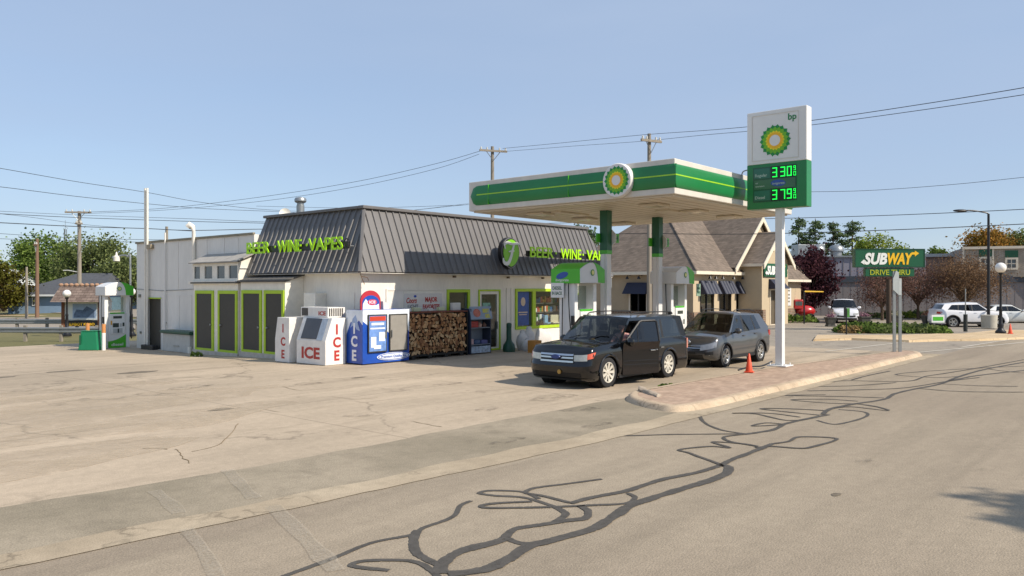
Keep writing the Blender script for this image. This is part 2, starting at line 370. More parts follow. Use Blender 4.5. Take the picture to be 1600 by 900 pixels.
def sheet(name, u0, u1, v0, v1, z, m, step=2.0, follow=True):
    nu = max(1, int((u1-u0)/step)); nv = max(1, int((v1-v0)/step)); mb = MB(); vs = []
    for j in range(nv+1):
        for i in range(nu+1):
            u = u0+(u1-u0)*i/nu; v = v0+(v1-v0)*j/nv; vs.append((u, v, z+(gz(u, v) if follow else 0)))
    fs = [(j*(nu+1)+i, j*(nu+1)+i+1, (j+1)*(nu+1)+i+1, (j+1)*(nu+1)+i) for j in range(nv) for i in range(nu)]
    mb.add(vs, fs); return tag(mb.build(name, m, smooth='full'), kind='structure')
def flat(name, poly, z, m, dz=0):
    mb = MB(); vs = [(p[0], p[1], z) for p in poly]; mb.add(vs, [tuple(range(len(vs)))]); return tag(mb.build(name, m), kind='structure')
# one coarse sheet to the horizon with a finer middle
mb = MB()
us = [-1500, -300, -120]+[-60+4*i for i in range(46)]+[140, 300, 1500]; vs_ = [-1500, -300, -60]+[-20+4*i for i in range(36)]+[200, 500, 1800]
vv = [(u, v, gz(u, v)-.05) for v in vs_ for u in us]; n = len(us)
mb.add(vv, [(j*n+i, j*n+i+1, (j+1)*n+i+1, (j+1)*n+i) for j in range(len(vs_)-1) for i in range(n-1)])
tag(mb.build('ground', M_field, smooth='full'), kind='structure')
sheet('forecourt', -40, 33.5, 9.95, 44, 0, M_lot, 1.0)
sheet('road', -60, 420, -9, 7.42, 0, M_road, 8.0)
sheet('apron_base', -60, 33.5, 7.42, 9.95, 0, M_road, 2.0)
flat('far_pavement', [(-60, -14), (420, -14), (420, -9), (-60, -9)], .004, M_walk)
sheet('side_street', 33.5, 44, 7.42, 140, 0, M_side, 4.0)
sheet('shop_car_park', 44, 140, 7.42, 75, 0, M_side, 6.0)
# gutter pan and asphalt apron follow the kerb line, swinging out towards the left
def kv(u): return 7.42+ (0 if u > 12 else .9*((12-u)/12)**1.3 if u > -20 else .9*(32/12)**1.3)
def strip(name, f0, f1, u0, u1, z, m, step=.8):
    mb = MB(); n = int((u1-u0)/step)+1; vs = []
    for i in range(n+1):
        u = u0+(u1-u0)*i/n; vs += [(u, f0(u), z), (u, f1(u), z)]
    mb.add(vs, [(2*i, 2*i+2, 2*i+3, 2*i+1) for i in range(n)]); return tag(mb.build(name, m, smooth='full'), kind='structure')
rnd = lambda u, a, s: a*(mnoise.noise(Vector((u*s, 3.3, 0))))
strip('apron', lambda u: kv(u)+.4, lambda u: 10.0+ (0 if u > 6 else .12*(6-u))+rnd(u, .1, 1.3), -40, 15.2, .004, M_band, .3)
strip('gutter', lambda u: kv(u)-.05+rnd(u, .05, 2.), lambda u: kv(u)+.5+rnd(u+40, .14, .9), -40, 33.2, .008, M_gutter, .25)
# faded cross walk and stop lines
def pline(name, pts, wd, z=.012, m=M_line, k=5):
    mb = MB(); P = catmull([Vector((p.x, p.y, 0)) for p in pts], k); vs = []
    for i, p in enumerate(P):
        t = (P[min(i+1, len(P)-1)]-P[max(i-1, 0)]); t = Vector((t.x, t.y, 0)).normalized(); nrm = Vector((-t.y, t.x, 0))
        q = wd*(.5+.18*mnoise.noise(p*2.3)); vs += [(p+nrm*q)+Vector((0, 0, z+gz(p.x, p.y))), (p-nrm*q)+Vector((0, 0, z+gz(p.x, p.y)))]
    mb.add(vs, [(2*i, 2*i+1, 2*i+3, 2*i+2) for i in range(len(P)-1)])
    return tag(mb.build(name, m), kind='structure')
pline('crossing_line', [G(1290, 549.5), G(1360, 541), G(1430, 533)], .14)
pline('crossing_line', [G(1422, 552), G(1500, 545), G(1600, 535)], .14)
pline('crossing_line', [G(1500, 543), G(1600, 528), G(1700, 519)], .12)
M_faint = groundmat('worn_paint', '#bdb3a2', '#b7ad9a', '#aaa090', big=1.2, mid=5, speck=48, bump=0.0)
worn(M_faint, .3, .75, .6, 22.0)
pline('worn_line', [G(425, 792), G(470, 835), G(525, 893)], .2, .013, M_faint)
pline('worn_line', [G(290, 828), G(318, 862), G(340, 905)], .13, .013, M_faint)
pline('worn_line', [G(355, 735), G(385, 768), G(398, 780)], .17, .013, M_faint)
pline('worn_line', [G(240, 768), G(262, 785), G(280, 803)], .17, .013, M_faint)
# ---- crack sealant poured on the road
M_tar = mat('crack_sealant_tar', '#54504a', .75, var=.25, vs=8, bump=.3, bs=90, spec=.3); worn(M_tar, .3, .42, .97, 14.0)
TAR = [
 ('t', [(440,902),(512,876),(580,849),(644,836),(662,825),(707,808),(719,791),(736,783)]),
 ('m', [(653,829),(646,844),(650,862),(665,874),(688,884)]),
 ('t', [(608,892),(550,885),(569,877),(625,876),(655,881),(674,892),(685,903)]),
 ('w', [(689,897),(692,880),(719,862),(775,847),(790,840)]),
 ('m', [(790,840),(805,827),(842,821),(887,814),(914,810),(918,799),(906,791)]),
 ('w', [(700,898),(756,891),(794,874),(824,855),(865,844),(925,827),(962,806),(985,791),(1044,771),(1097,755),(1132,742),(1138,731),(1127,727)]),
 ('m', [(1127,727),(1145,718),(1180,705),(1206,694)]), ('t', [(1206,694),(1232,690),(1250,683),(1307,686),(1272,698),(1250,701),(1206,698),(1180,700)]),
 ('m', [(790,840),(812,849),(839,849),(868,842)]),
 ('t', [(842,780),(816,769),(767,767),(749,771),(775,775),(820,778),(869,793)]), ('m', [(869,793),(884,804),(869,816)]),
 ('t', [(820,769),(835,763),(880,757),(940,749)]), ('t', [(820,771),(850,776),(891,786)]),
 ('t', [(831,784),(775,787),(752,791),(767,794),(850,793),(925,790),(977,787),(992,778),(981,771)]),
 ('m', [(891,787),(925,778),(981,767),(1031,751),(1092,738),(1127,727)]),
 ('t', [(1127,727),(1079,709),(1062,703),(1110,698),(1140,700),(1114,691),(1162,694),(1184,698)]),
 ('t', [(1184,698),(1140,690),(1132,683),(1162,679)]), ('m', [(1162,679),(1206,672),(1224,663)]), ('m', [(1224,663),(1259,655),(1294,648)]),
 ('t', [(1162,678),(1060,679),(959,680),(1020,664),(1097,646)]), ('t', [(1092,648),(1101,661),(1127,672),(1162,678)]),
 ('t', [(1220,664),(1176,666),(1197,661),(1224,663)]), ('t', [(1263,655),(1228,657),(1180,647),(1145,646),(1200,646),(1250,652)]),
 ('t', [(1294,642),(1232,639),(1189,639),(1240,645),(1280,649)]), ('m', [(1285,648),(1298,639),(1337,631)]), ('t', [(1298,639),(1330,636),(1386,642),(1370,636),(1337,631)]),
 ('t', [(1310,640),(1350,644),(1351,652),(1307,663),(1276,657)]),
 ('m', [(1337,631),(1381,624),(1399,615),(1434,607),(1469,600),(1500,588),(1540,577),(1600,566)]),
 ('t', [(1337,631),(1294,630),(1237,625),(1290,624),(1340,627)]), ('t', [(1381,622),(1324,620),(1224,618),(1290,617)]),
 ('t', [(1261,611),(1350,609),(1415,606),(1480,596),(1530,590)]), ('t', [(1300,597),(1324,595),(1415,596),(1447,588),(1480,583),(1540,573),(1600,562)]),
 ('t', [(1330,594),(1356,587),(1390,580)]), ('t', [(1434,607),(1500,612),(1600,613)]), ('t', [(1469,600),(1530,603),(1590,604)]),
 ('t', [(1500,588),(1460,590),(1400,585),(1480,578),(1600,572)]), ('m', [(1480,596),(1520,588),(1560,583),(1620,577)]), ('t', [(1545,577),(1600,583),(1650,582)]), ('t', [(1250,604),(1330,603),(1400,598)])]
mb = MB(); seg = 0
for typ, pl in TAR:
    P = catmull([G(*p) for p in pl], 14); wd = {'t': .064, 'm': .098, 'w': .14}[typ]; vs = []; seg += 1
    for i, p in enumerate(P):
        t = (P[min(i+1, len(P)-1)]-P[max(i-1, 0)]); t = Vector((t.x, t.y, 0)); t = t.normalized() if t.length > 1e-5 else Vector((1, 0, 0))
        nrm = Vector((-t.y, t.x, 0)); q = wd*(.5+.17*mnoise.noise(p*3.1+Vector((seg, 0, 0)))+.1*mnoise.noise(p*21)); q2 = wd*(.5+.17*mnoise.noise(p*2.7+Vector((seg, 9, 0)))+.1*mnoise.noise(p*19+Vector((5, 5, 5))))
        zz = .006+.0006*(seg % 9); vs += [(p.x+nrm.x*q, p.y+nrm.y*q, zz), (p.x-nrm.x*q2, p.y-nrm.y*q2, zz)]
    mb.add(vs, [(2*i, 2*i+1, 2*i+3, 2*i+2) for i in range(len(P)-1)])
tag(mb.build('road_crack_sealant', M_tar), kind='structure')
# ---- small stains and oil spots on the lot
M_stain = mat('oil_stain', '#6f6453', .8, var=.3, vs=6, bump=.2)
for px, py, a, bb in ((103, 580, .55, .22), (215, 582, .6, .3), (0, 590, .4, .2), (345, 640, .28, .12), (1306, 773, .09, .05), (560, 590, .25, .1)):
    c = G(px, py); mb = MB(); pts = []
    for i in range(22):
        an = 2*pi*i/22; k = 1+.35*mnoise.noise(Vector((cos(an)*2+px, sin(an)*2, 0))); pts.append((c.x+a*k*cos(an), c.y+bb*k*sin(an), c.z+.005))
    mb.add(pts, [tuple(range(22))]); tag(mb.build('oil_stain', M_stain), kind='structure')
# thin surface cracks with crumbled edges
M_crack = mat('crack_dirt', '#7c6a4e', .95, var=.3, vs=10)
for pl in ([(274,702),(280,708),(284,714),(290,718),(297,724)], [(222,701),(245,701),(262,702)], [(330,640),(350,637),(362,639),(375,637)], [(412,640),(438,644)], [(300,706),(345,693),(372,662)],
           [(440,604),(470,610),(520,606)], [(520,560+60),(555,624),(590,621)], [(640,658),(665,663),(690,667)]):
    P = catmull([G(*p) for p in pl], 6); mb = MB(); vs = []
    for i, p in enumerate(P):
        t = (P[min(i+1, len(P)-1)]-P[max(i-1, 0)]); t = Vector((t.x, t.y, 0)).normalized(); nn = Vector((-t.y, t.x, 0)); q = .005+.012*abs(mnoise.noise(p*9)); p = p+nn*.05*mnoise.noise(p*5)
        vs += [(p.x+nn.x*q, p.y+nn.y*q, p.z+.005), (p.x-nn.x*q, p.y-nn.y*q, p.z+.005)]
    mb.add(vs, [(2*i, 2*i+1, 2*i+3, 2*i+2) for i in range(len(P)-1)]); tag(mb.build('pavement_crack', M_crack), kind='structure')
# ---- brick island with kerb by the price sign
out = [G(992, 633), G(1020, 640), G(1058, 644.5), G(1110, 637.5), G(1180, 621), G(1250, 604), G(1350, 580), G(1400, 567), G(1432, 559), G(1441, 556), G(1432, 553), G(1400, 552), G(1340, 560), G(1222, 576), G(1150, 588), G(1075, 601), G(1020, 611), G(985, 618), G(978, 626)]
out = catmull([*out, out[0]], 4)[:-1]; out = [Vector((p.x, p.y, 0)) for p in out]
if sum(out[i].x*out[(i+1) % len(out)].y-out[(i+1) % len(out)].x*out[i].y for i in range(len(out))) < 0: out.reverse()
def inset(poly, d):
    n = len(poly); r = []
    for i in range(n):
        t = (poly[(i+1) % n]-poly[i-1]).normalized(); r.append(poly[i]+Vector((-t.y, t.x, 0))*d)
    return r
M_paver = brickmat('island_pavers', '#b9a08b', '#a9907c', '#9d8b77', .2, .1, .006, swap=('X', 'Y'), bump=.4)
mb = MB(); HK = .12
rg = lambda P, z: [(p.x, p.y, z) for p in P]
mb.rings([rg(out, 0.0), rg(inset(out, .07), HK-.03), rg(inset(out, .11), HK-.005), rg(inset(out, .15), HK), rg(inset(out, .26), HK)], True, False)
tag(mb.build('island_kerb', M_curb, smooth=True), kind='structure')
mb = MB(); n = len(out); I = inset(out, .26); mb.add(rg(I, HK-.006), [tuple(range(n))]); tag(mb.build('island_paving', M_paver), kind='structure')
# corner pavement on the far side of the side street with its kerb
cp = [G(1270, 533), G(1330, 531.5), G(1420, 535), G(1480, 533), G(1530, 533), G(1600, 530), W(1700, 45), W(1900, 60), W(1800, 60), W(1640, 54), G(1600, 518), G(1555, 518), G(1500, 524), G(1462, 524), G(1400, 526.5), G(1330, 526), G(1275, 526)]
cp = [Vector((p.x, p.y, 0)) for p in cp]
if sum(cp[i].x*cp[(i+1) % len(cp)].y-cp[(i+1) % len(cp)].x*cp[i].y for i in range(len(cp))) < 0: cp.reverse()
mb = MB(); mb.rings([rg(cp, 0), rg(inset(cp, .05), .1)], True, False); mb.add(rg(inset(cp, .05), .1), [tuple(range(len(cp)))]); tag(mb.build('corner_pavement', M_walk), kind='structure')

M_drip = worn(mat('drip_stain', '#6f6658', .8, var=.3, vs=6, bump=.2), .46, .72, .6, 4.0); M_patch = worn(groundmat('repair_patch', '#9a8f7e', '#8d8271', '#7d7364', big=.6, mid=2, speck=50, bump=.7), .3, .5, .8, 3.0); M_dust = worn(groundmat('dust_film', '#cbbba3', '#c2b29a', '#b5a58c', big=.5, mid=2, speck=60, bump=.1), .42, .62, .55, .8)
rn_ = random.Random(17)
def blotch(name, c, a, b_, m, z, ang=0, n=26):
    pts = []; ca, sa = cos(ang), sin(ang)
    for i in range(n):
        an = 2*pi*i/n; k_ = 1+.45*mnoise.noise(Vector((cos(an)*1.6+c.x, sin(an)*1.6, c.y))); x, y = a*k_*cos(an), b_*k_*sin(an); X, Y = c.x+x*ca-y*sa, c.y+x*sa+y*ca; pts.append((X, Y, gz(X, Y)+z))
    mb = MB(); mb.add(pts, [tuple(range(n))]); return tag(mb.build(name, m), kind='structure')
for i, (px, py, a, b_) in enumerate(((700, 600, .5, .25), (480, 600, .5, .3), (760, 640, .35, .2), (560, 650, .3, .2), (300, 605, .7, .3), (1230, 600+20, .3, .12), (860, 622, .8, .35), (905, 640, .5, .25), (1090, 575+30, .3, .1), (930, 665, .5, .12), (790, 690, .5, .15), (1350, 720, .2, .1))):
    blotch('oil_stain', G(px, py), a, b_, M_drip, .0105+.0002*i, rn_.uniform(-.3, .3))
for i, (px, py, a, b_) in enumerate(((110, 640, 4.5, 1.6), (60, 720, 2.2, .9), (230, 660, 3.0, 1.0), (20, 620, 4.0, 1.2))): blotch('dust_patch', G(px, py), a, b_, M_dust, .006+.0004*i, .1)
# ================================================================ THE SHOP
M_white = mat('white_siding', '#e4dfd3', .7, var=.09, vs=1.5, bump=.15, bs=14, fine=.03, stretch=(1, 1, .25))
M_grey_side = mat('grey_siding', '#dedcd6', .7, var=.1, vs=1.2, bump=.15, bs=12, fine=.03, stretch=(1, 1, .2))
M_trim = mat('white_trim', '#e6e1d4', .55, var=.09, vs=4)
M_lime = mat('lime_paint', '#a9c81f', .5, var=.08, vs=4)
M_navy = mat('slate_metal', '#6c6a69', .5, .15, var=.1, vs=1.4, fine=.04, stretch=(1, 1, .4))
M_tin = M_navy
M_door = mat('dark_brown_door', '#3d3a33', .6, var=.1, vs=3)
M_black = mat('black_plastic', '#15161a', .45, var=.1)
M_dark = mat('dark_room', '#16161a', .9, var=.1)
M_steel = mat('galvanised_steel', '#9da09f', .4, .7, var=.12, vs=5)
M_roof = mat('flat_roofing', '#5c5a56', .95, var=.15, vs=2)
M_shop_glass = glassmat('shop_glass', (.95, .98, .98), .05, .01, .95)
M_grey_glass = mat('dusty_glass', '#4d5557', .12, var=.25, vs=2, spec=.8)
X0, Y0, XR, YB = 17.2, 21.6, 30.8, 38.5
Z3 = 3.05
L = {}
shop = thing('shop_building', 'white single-storey shop with a ribbed slate-grey mansard roof and lime green window frames', 'shop building', (X0, Y0, 0))
XD, LD = (1, 0, 0), (0, -1, 0)        # along the front; along the side (seen from the left)
# front wall with its openings
h = lambda a, b, c, d: (a-X0, b-X0, c, d)
pa = at_v(699, Y0); pb = at_v(731, Y0); da = at_v(749, Y0); db = at_v(779, Y0); wa = at_v(806, Y0); wb = at_v(832, Y0); wc = at_v(834, Y0); wd = at_v(883, Y0); we = at_v(899, Y0); wf = at_v(916, Y0)
ZT = 2.38; FH = 3.3
mb = MB(); holes = [h(pa, pb, .95, ZT), h(da, db, .02, ZT-.02), h(wa, wb-.02, .84, ZT+.02), h(wc+.02, wd, .84, ZT+.02), h(we, wf, .9, 2.2)]
holed(mb, (X0, Y0, 0), XD, UP, XR-X0, FH, holes, .18)
mb.quad((XR, Y0, 0), (XR, YB, 0), (XR, YB, FH), (XR, Y0, FH))
mb.build('front_wall', M_white, shop, world=True)
mb = MB(); mb.quad((X0, Y0, -.1), (X0, Y0, FH), (X0, 28.3, FH), (X0, 28.3, -.2)); mb.build('side_wall', M_white, shop, world=True)
# taller rear block: slightly higher towards the back
ZB0, ZB1 = 4.72, 4.62
mb = MB(); Y1 = 28.25
bdo = (at_u(252, X0), at_u(229.5, X0))
holed(mb, (X0, YB, -.5), LD, UP, YB-Y1, ZB1+.5, [(YB-bdo[1], YB-bdo[0], .14, 2.5)], .2)
mb.quad((X0, YB, -.5), (X0, YB, ZB1), (XR, YB, ZB1), (XR, YB, -.5)); mb.quad((X0, Y1, 2.8), (XR, Y1, 2.8), (XR, Y1, ZB1), (X0, Y1, ZB1)); mb.quad((XR, Y1, 0), (XR, YB, -.5), (XR, YB, ZB1), (XR, Y1, ZB1))
rw = mb.build('rear_block_wall', M_grey_side, shop, world=True)
mb = MB()
for y in (bdo[1]+.25, 36.0-.3, 34.4, 33.1, 31.9, 30.5, 29.4): mb.b(X0-.018, X0-.002, y-.02, y+.02, .2 if y > 35 else 2.4, ZB1-.05)
mb.b(X0-.012, X0-.002, 33.2, 35.6, 2.15, 2.19); mb.b(X0-.014, X0-.002, 33.18, 33.22, -.2, 2.15); mb.b(X0-.013, X0-.002, 34.3, 34.33, -.2, 2.15)
mb.build('siding_batten', M_grey_side, rw, world=True)
mb = MB(); mb.b(X0-.06, X0+.05, Y1, YB+.06, ZB1-.02, ZB1+.07); mb.b(X0-.05, XR+.05, YB-.05, YB+.06, ZB1-.022, ZB1+.068); mb.build('roof_edge_flashing', mat('rusty_flashing', '#8d8674', .6, .3, var=.25, vs=2), shop, world=True, bevel=.01)
mb = MB(); mb.quad((X0, Y1, ZB1-.03), (XR, Y1, ZB1-.03), (XR, YB, ZB1-.03), (X0, YB, ZB1-.03)); mb.quad((X0, Y0, 3.25), (XR, Y0, 3.25), (XR, Y1, 3.25), (X0, Y1, 3.25)); mb.build('flat_roof', M_roof, shop, world=True)
# mansard
bl = Vector((16.8, 21.2, Z3)); br = Vector((31.95, 21.2, Z3)); tl = Vector((17.75, 22.15, 5.3)); tr = Vector((31.0, 22.15, 5.3)); bb = Vector((16.8, 28.25, Z3)); tb = Vector((17.75, 28.25, 5.3))
L3 = lambda a, b_, t: a+(b_-a)*t
def mansard(name, A, B, C, D, m, ribm, x0=0, x1=1, y0=0, y1=1, off=0, parent=None, sp=.31, ribs=True):
    """panel between fractions of the quad A-B (eaves) D-C (top)"""
    P = lambda s, t: L3(L3(A, B, s), L3(D, C, s), t)
    n = (B-A).cross(D-A).normalized(); mb = MB()
    q = [P(x0, y0), P(x1, y0), P(x1, y1), P(x0, y1)]
    mb.hexa([p+n*(off-.03) for p in q]+[p+n*(off+.002) for p in q])
    if ribs:
        Ln = (B-A).length; k = int(Ln/sp); ex = (B-A).normalized()
        for i in range(1, k):
            s = i/k
            if not (x0 <= s <= x1): continue
            # ribs stay upright in the sheet
            a = A+ex*(Ln*s); up = ((D+C)/2-(A+B)/2); up = up-ex*up.dot(ex)
            lo, hi = a+up*y0, a+up*y1
            for s0, s1 in ((-.035, .035),):
                b4 = [lo+ex*s0, lo+ex*s1, hi+ex*s1, hi+ex*s0]; t4 = [lo+ex*s0*.45+n*.05, lo+ex*s1*.45+n*.05, hi+ex*s1*.45+n*.05, hi+ex*s0*.45+n*.05]
                # clip at the hips
                def ok(p): 
                    f = (p-A).dot(up)/up.dot(up); left = (D-A).dot(ex)*f; right = Ln-(Ln-(C-A).dot(ex))*f; c = (p-A).dot(ex); return left-.02 <= c <= right+.02
                if not ok(hi+ex*0):
                    lo_f, hi_f = y0, y1
                    for _ in range(18):
                        mid = (lo_f+hi_f)/2
                        if ok(a+up*mid): lo_f = mid
                        else: hi_f = mid
                    if lo_f-y0 < .03: continue
                    hi2 = a+up*lo_f; b4 = [lo+ex*s0, lo+ex*s1, hi2+ex*s1, hi2+ex*s0]; t4 = [lo+ex*s0*.45+n*.05, lo+ex*s1*.45+n*.05, hi2+ex*s1*.45+n*.05, hi2+ex*s0*.45+n*.05]
                mb.hexa([p+n*off for p in b4]+[p+n*off for p in t4])
    return mb.build(name, ribm, parent or shop, world=True)
man = mansard('mansard_front', bl, br, tr, tl, M_tin, M_tin)
fx = lambda u: (u-bl.x)/(br.x-bl.x)
mansard('mansard_side', bb, bl, tl, tb, M_navy, M_navy)
mb = MB(); mb.quad(bb, tb, tb+Vector((0, .01, -2.25)), bb); mb.quad(br, (31.95, 28.2, Z3), (31.0, 28.2, 5.3), tr); mb.build('mansard_end', M_navy, shop, world=True)
mb = MB(); mb.tube([bl+Vector((0, 0, -.02)), tl], .07, 6); mb.build('corner_cap', M_tin, shop, world=True)
mb = MB(); mb.b(17.62, 31.1, 22.02, 22.32, 5.27, 5.38); mb.build('ridge_cap', M_tin, shop, world=True, bevel=.015)
mb = MB(); mb.b(17.62, 17.9, 22.33, 28.3, 5.272, 5.375); mb.build('ridge_cap', M_navy, shop, world=True, bevel=.015)
mb = MB(); mb.b(16.82, 31.9, 21.22, Y0-.003, Z3-.05, Z3-.034); mb.b(16.82, X0-.003, Y0+.002, 28.2, Z3-.051, Z3-.034); mb.build('soffit', M_white, shop, world=True)
mb = MB(); mb.quad((17.8, 22.2, 5.25), (31, 22.2, 5.25), (31, 28.2, 4.9), (17.8, 28.2, 4.9)); mb.build('upper_roof', M_roof, shop, world=True)
# openings of the front
def fwin(name, a, b, z0, z1, m=M_lime, wdt=.1, glass=M_shop_glass, mull=None):
    mb = MB(); frame(mb, (0, Y0, 0), XD, UP, a-.07, b+.07, z0-.07, z1+.07, wdt+.02, -.02, .05)
    if mull: slab(mb, (0, Y0, 0), XD, UP, mull-.04, mull+.04, z0, z1, -.02, .045)
    f = mb.build(name, m, shop, world=True, bevel=.006)
    g = MB(); slab(g, (0, Y0, 0), XD, UP, a, b, z0, z1, -.06, -.05); g.build('pane', glass, f, world=True); return f
pw = fwin('window', pa, pb, .95, ZT)
pd = fwin('window', wa, wb-.02, .84, ZT+.02); w2 = fwin('window', wc+.02, wd, .84, ZT+.02); fwin('window', we, wf, .9, 2.2, wdt=.07)
# poster behind the first pane
pm = MB(); slab(pm, (0, Y0, 0), XD, UP, wa+.1, wb-.2, .93, 2.34, -.048, -.042); po = tag(pm.build('window_poster', mat('poster_blue', '#2d4f94', .5, var=.3, vs=5)), 'blue promotional poster with a pale face behind the left lime framed window pane', 'poster')
pm = MB(); pc = (wa+wb)/2-.04; pm.sphere((pc, Y0+.042, 1.92), .15, 14, 8, (1, .02, 1.25)); pm.b(wa+.2, wb-.3, Y0+.036, Y0+.041, 1.45, 1.5); pm.b(wa+.25, wb-.35, Y0+.036, Y0+.041, 1.36, 1.4); pm.build('printed_face', mat('poster_print', '#c9b49a', .6), po, world=True)
# glazed entrance door
mb = MB(); frame(mb, (0, Y0, 0), XD, UP, da-.08, db+.08, 0.0, ZT+.06, .07, -.02, .04); ef = mb.build('door_casing', M_lime, shop, world=True, bevel=.005)
mb = MB(); frame(mb, (0, Y0, 0), XD, UP, da, db, .02, ZT-.02, .11, -.05, .0); ed = mb.build('entrance_door', M_trim, shop, world=True, bevel=.005)
mb = MB(); slab(mb, (0, Y0, 0), XD, UP, da+.11, db-.11, .13, ZT-.13, -.035, -.025); mb.build('door_glass', M_shop_glass, ed, world=True)
mb = MB(); mb.b(db-.14, db-.1, Y0-.06, Y0+.0, .85, 1.15); mb.build('handle', M_steel, ed, world=True)
mb = MB()
for zz, hh, ww, cc in ((1.75, .16, .45, 0), (1.45, .22, .3, 0), (1.5, .3, .2, .3)): slab(mb, (0, Y0, 0), XD, UP, da+.2+cc, da+.2+cc+ww, zz, zz+hh, -.024, -.021)
mb.build('door_stickers', mat('sticker_green', '#7fae9a', .6, var=.3, vs=12), ed, world=True)
# interior: a back wall, shelving with goods, seen dimly
mb = MB(); mb.b(X0+.3, XR-.3, Y0+5, Y0+5.1, 0, 3); mb.b(X0+.2, XR-.2, Y0+.2, Y0+5, -.02, .0); mb.b(X0+.2, XR-.2, Y0+.2, Y0+5, 3.0, 3.02); mb.build('interior', mat('shop_inside', '#9a978c', .9, var=.2), shop, world=True)
cols = ['#a33a2c', '#d8d2c4', '#3e7a46', '#b98b2c', '#2c5a8c', '#c9663a', '#e0dfd8']
rr = random.Random(3)
mbs = [MB() for _ in cols]
for sx in (da+.1, wa+.3, wc+.4, wc+1.5, we+.1):
    for zz in (.25, .65, 1.05, 1.45, 1.85):
        x = sx
        while x < sx+.95:
            ww = rr.uniform(.08, .2); mbs[rr.randrange(len(cols))].b(x, x+ww*.9, Y0+.6, Y0+.8, zz, zz+rr.uniform(.14, .3)); x += ww
sh = MB()
for sx in (da+.1, wa+.3, wc+.4, wc+1.5, we+.1):
    for zz in (.23, .63, 1.03, 1.43, 1.83): sh.b(sx, sx+.95, Y0+.55, Y0+.9, zz-.02, zz)
shl = sh.build('store_shelf', mat('shelf_grey', '#77776f', .7), shop, world=True)
for i, m_ in enumerate(mbs):
    if m_.v: m_.build('shelf_goods', mat('goods_%d' % i, cols[i], .6, var=.2, vs=12), shl, world=True)
mb = MB(); mb.box(wc+1.3, Y0+.4, 1.05, .5, .1, .5, .4); mb.box(wc+1.3, Y0+.3, .95, .5, .2, .06, .4); mb.build('blue_chair', mat('chair_blue', '#7fa7c4', .6), shop, world=True, bevel=.02)
mb = MB(); mb.box(wc+1.95, Y0+.4, 1.05, .5, .1, .5, -.3); mb.box(wc+1.95, Y0+.3, .95, .5, .2, .06, -.3); mb.build('cream_chair', mat('chair_cream', '#d8cdb0', .6), shop, world=True, bevel=.02)
# boarded panel with trims left of the narrow window
ba = at_v(604, Y0); mb = MB(); slab(mb, (0, Y0, 0), XD, UP, ba, pa-.15, .6, ZT+.02, .0, .02); brd = mb.build('boarded_window', M_trim, shop, world=True)
mb = MB(); frame(mb, (0, Y0, 0), XD, UP, ba-.05, pa-.1, .55, ZT+.09, .06, .005, .04); slab(mb, (0, Y0, 0), XD, UP, ba+.75, ba+.79, .6, ZT, .02, .035); mb.build('board_trim', M_white, brd, world=True)
mb = MB()
for px in (791, 798): u = at_v(px, Y0); mb.b(u-.02, u+.02, Y0-.03, Y0-.002, .2, 2.5)
mb.build('wall_conduit', M_white, shop, world=True)
mb = MB()
for px in (710, 794, 848): u = at_v(px, Y0-.15); mb.box(u, Y0-.14, Z3-.12, .12, .1, .08, .2)
mb.build('soffit_light', mat('lamp_bronze', '#5c4c3a', .5), shop, world=True, bevel=.01)
mb = MB(); mb.tube([(16.95, 21.35, 3.0), (17.0, 21.3, 2.8), (17.1, 21.3, 2.62)], .012, 5); mb.tube([(16.98, 21.33, 2.9), (17.2, 21.28, 2.85), (17.28, 21.3, 2.75)], .01, 5); mb.build('loose_wire', mat('wire_brown', '#6b5236', .8), shop, world=True)
# walk-in cooler boxes along the left side
UF = 16.42
def cooler(name, va, vb, z0, ztf, ztb, doors, frac, mtl=M_trim):
    mb = MB(); g0 = z0
    mb.hexa([(UF, va, g0), (X0-.002, va, g0), (X0-.002, vb, g0), (UF, vb, g0), (UF, va, ztf), (X0-.002, va, ztb), (X0-.002, vb, ztb), (UF, vb, ztf)])
    c = mb.build(name, mtl, shop, world=True, bevel=.008)
    rf = MB(); rf.hexa([(UF-.1, va-.08, ztf+.0), (X0-.003, va-.08, ztb+.0), (X0-.003, vb+.08, ztb), (UF-.1, vb+.08, ztf), (UF-.1, va-.08, ztf+.06), (X0-.003, va-.08, ztb+.06), (X0-.003, vb+.08, ztb+.06), (UF-.1, vb+.08, ztf+.06)]); rf.build('lid', M_roof, c, world=True)
    for (p0, p1) in doors:
        v1, v0 = at_u(p0, UF-.03), at_u(p1, UF-.03)
        d = MB(); frame(d, (UF, 0, 0), (0, -1, 0), UP, -v1, -v0, g0+.16, ztf-.28+frac, .13 if mtl is M_trim else .12, .0, .05); fo = d.build('door_casing', M_lime, c, world=True, bevel=.005)
        d = MB(); slab(d, (UF, 0, 0), (0, -1, 0), UP, -v1+.12, -v0-.12, g0+.28, ztf-.4+frac, .0, .03); dd = d.build('cooler_door', M_door, c, world=True)
        d = MB(); s_ = -1 if doors.index((p0, p1)) == 0 else 1
        y = v0+.2 if s_ == -1 else v1-.2; d.b(UF-.075, UF-.03, y-.09, y+.02, 1.02, 1.05); d.b(UF-.08, UF-.03, y-.02, y+.02, 1.0, 1.07); d.build('handle', M_steel, dd, world=True)
    return c
va1, va0 = at_u(302, UF), at_u(372, UF); vb1, vb0 = at_u(375, UF), at_u(445, UF)
ca = cooler('cooler_box', va0+.02, va1, -.22, 2.68, 2.75, [(304.5, 333), (340, 370)], .0)
cb = cooler('cooler_box', vb0, vb1-.02, -.12, 2.72, 2.95, [(377, 408), (412, 443)], -.02)
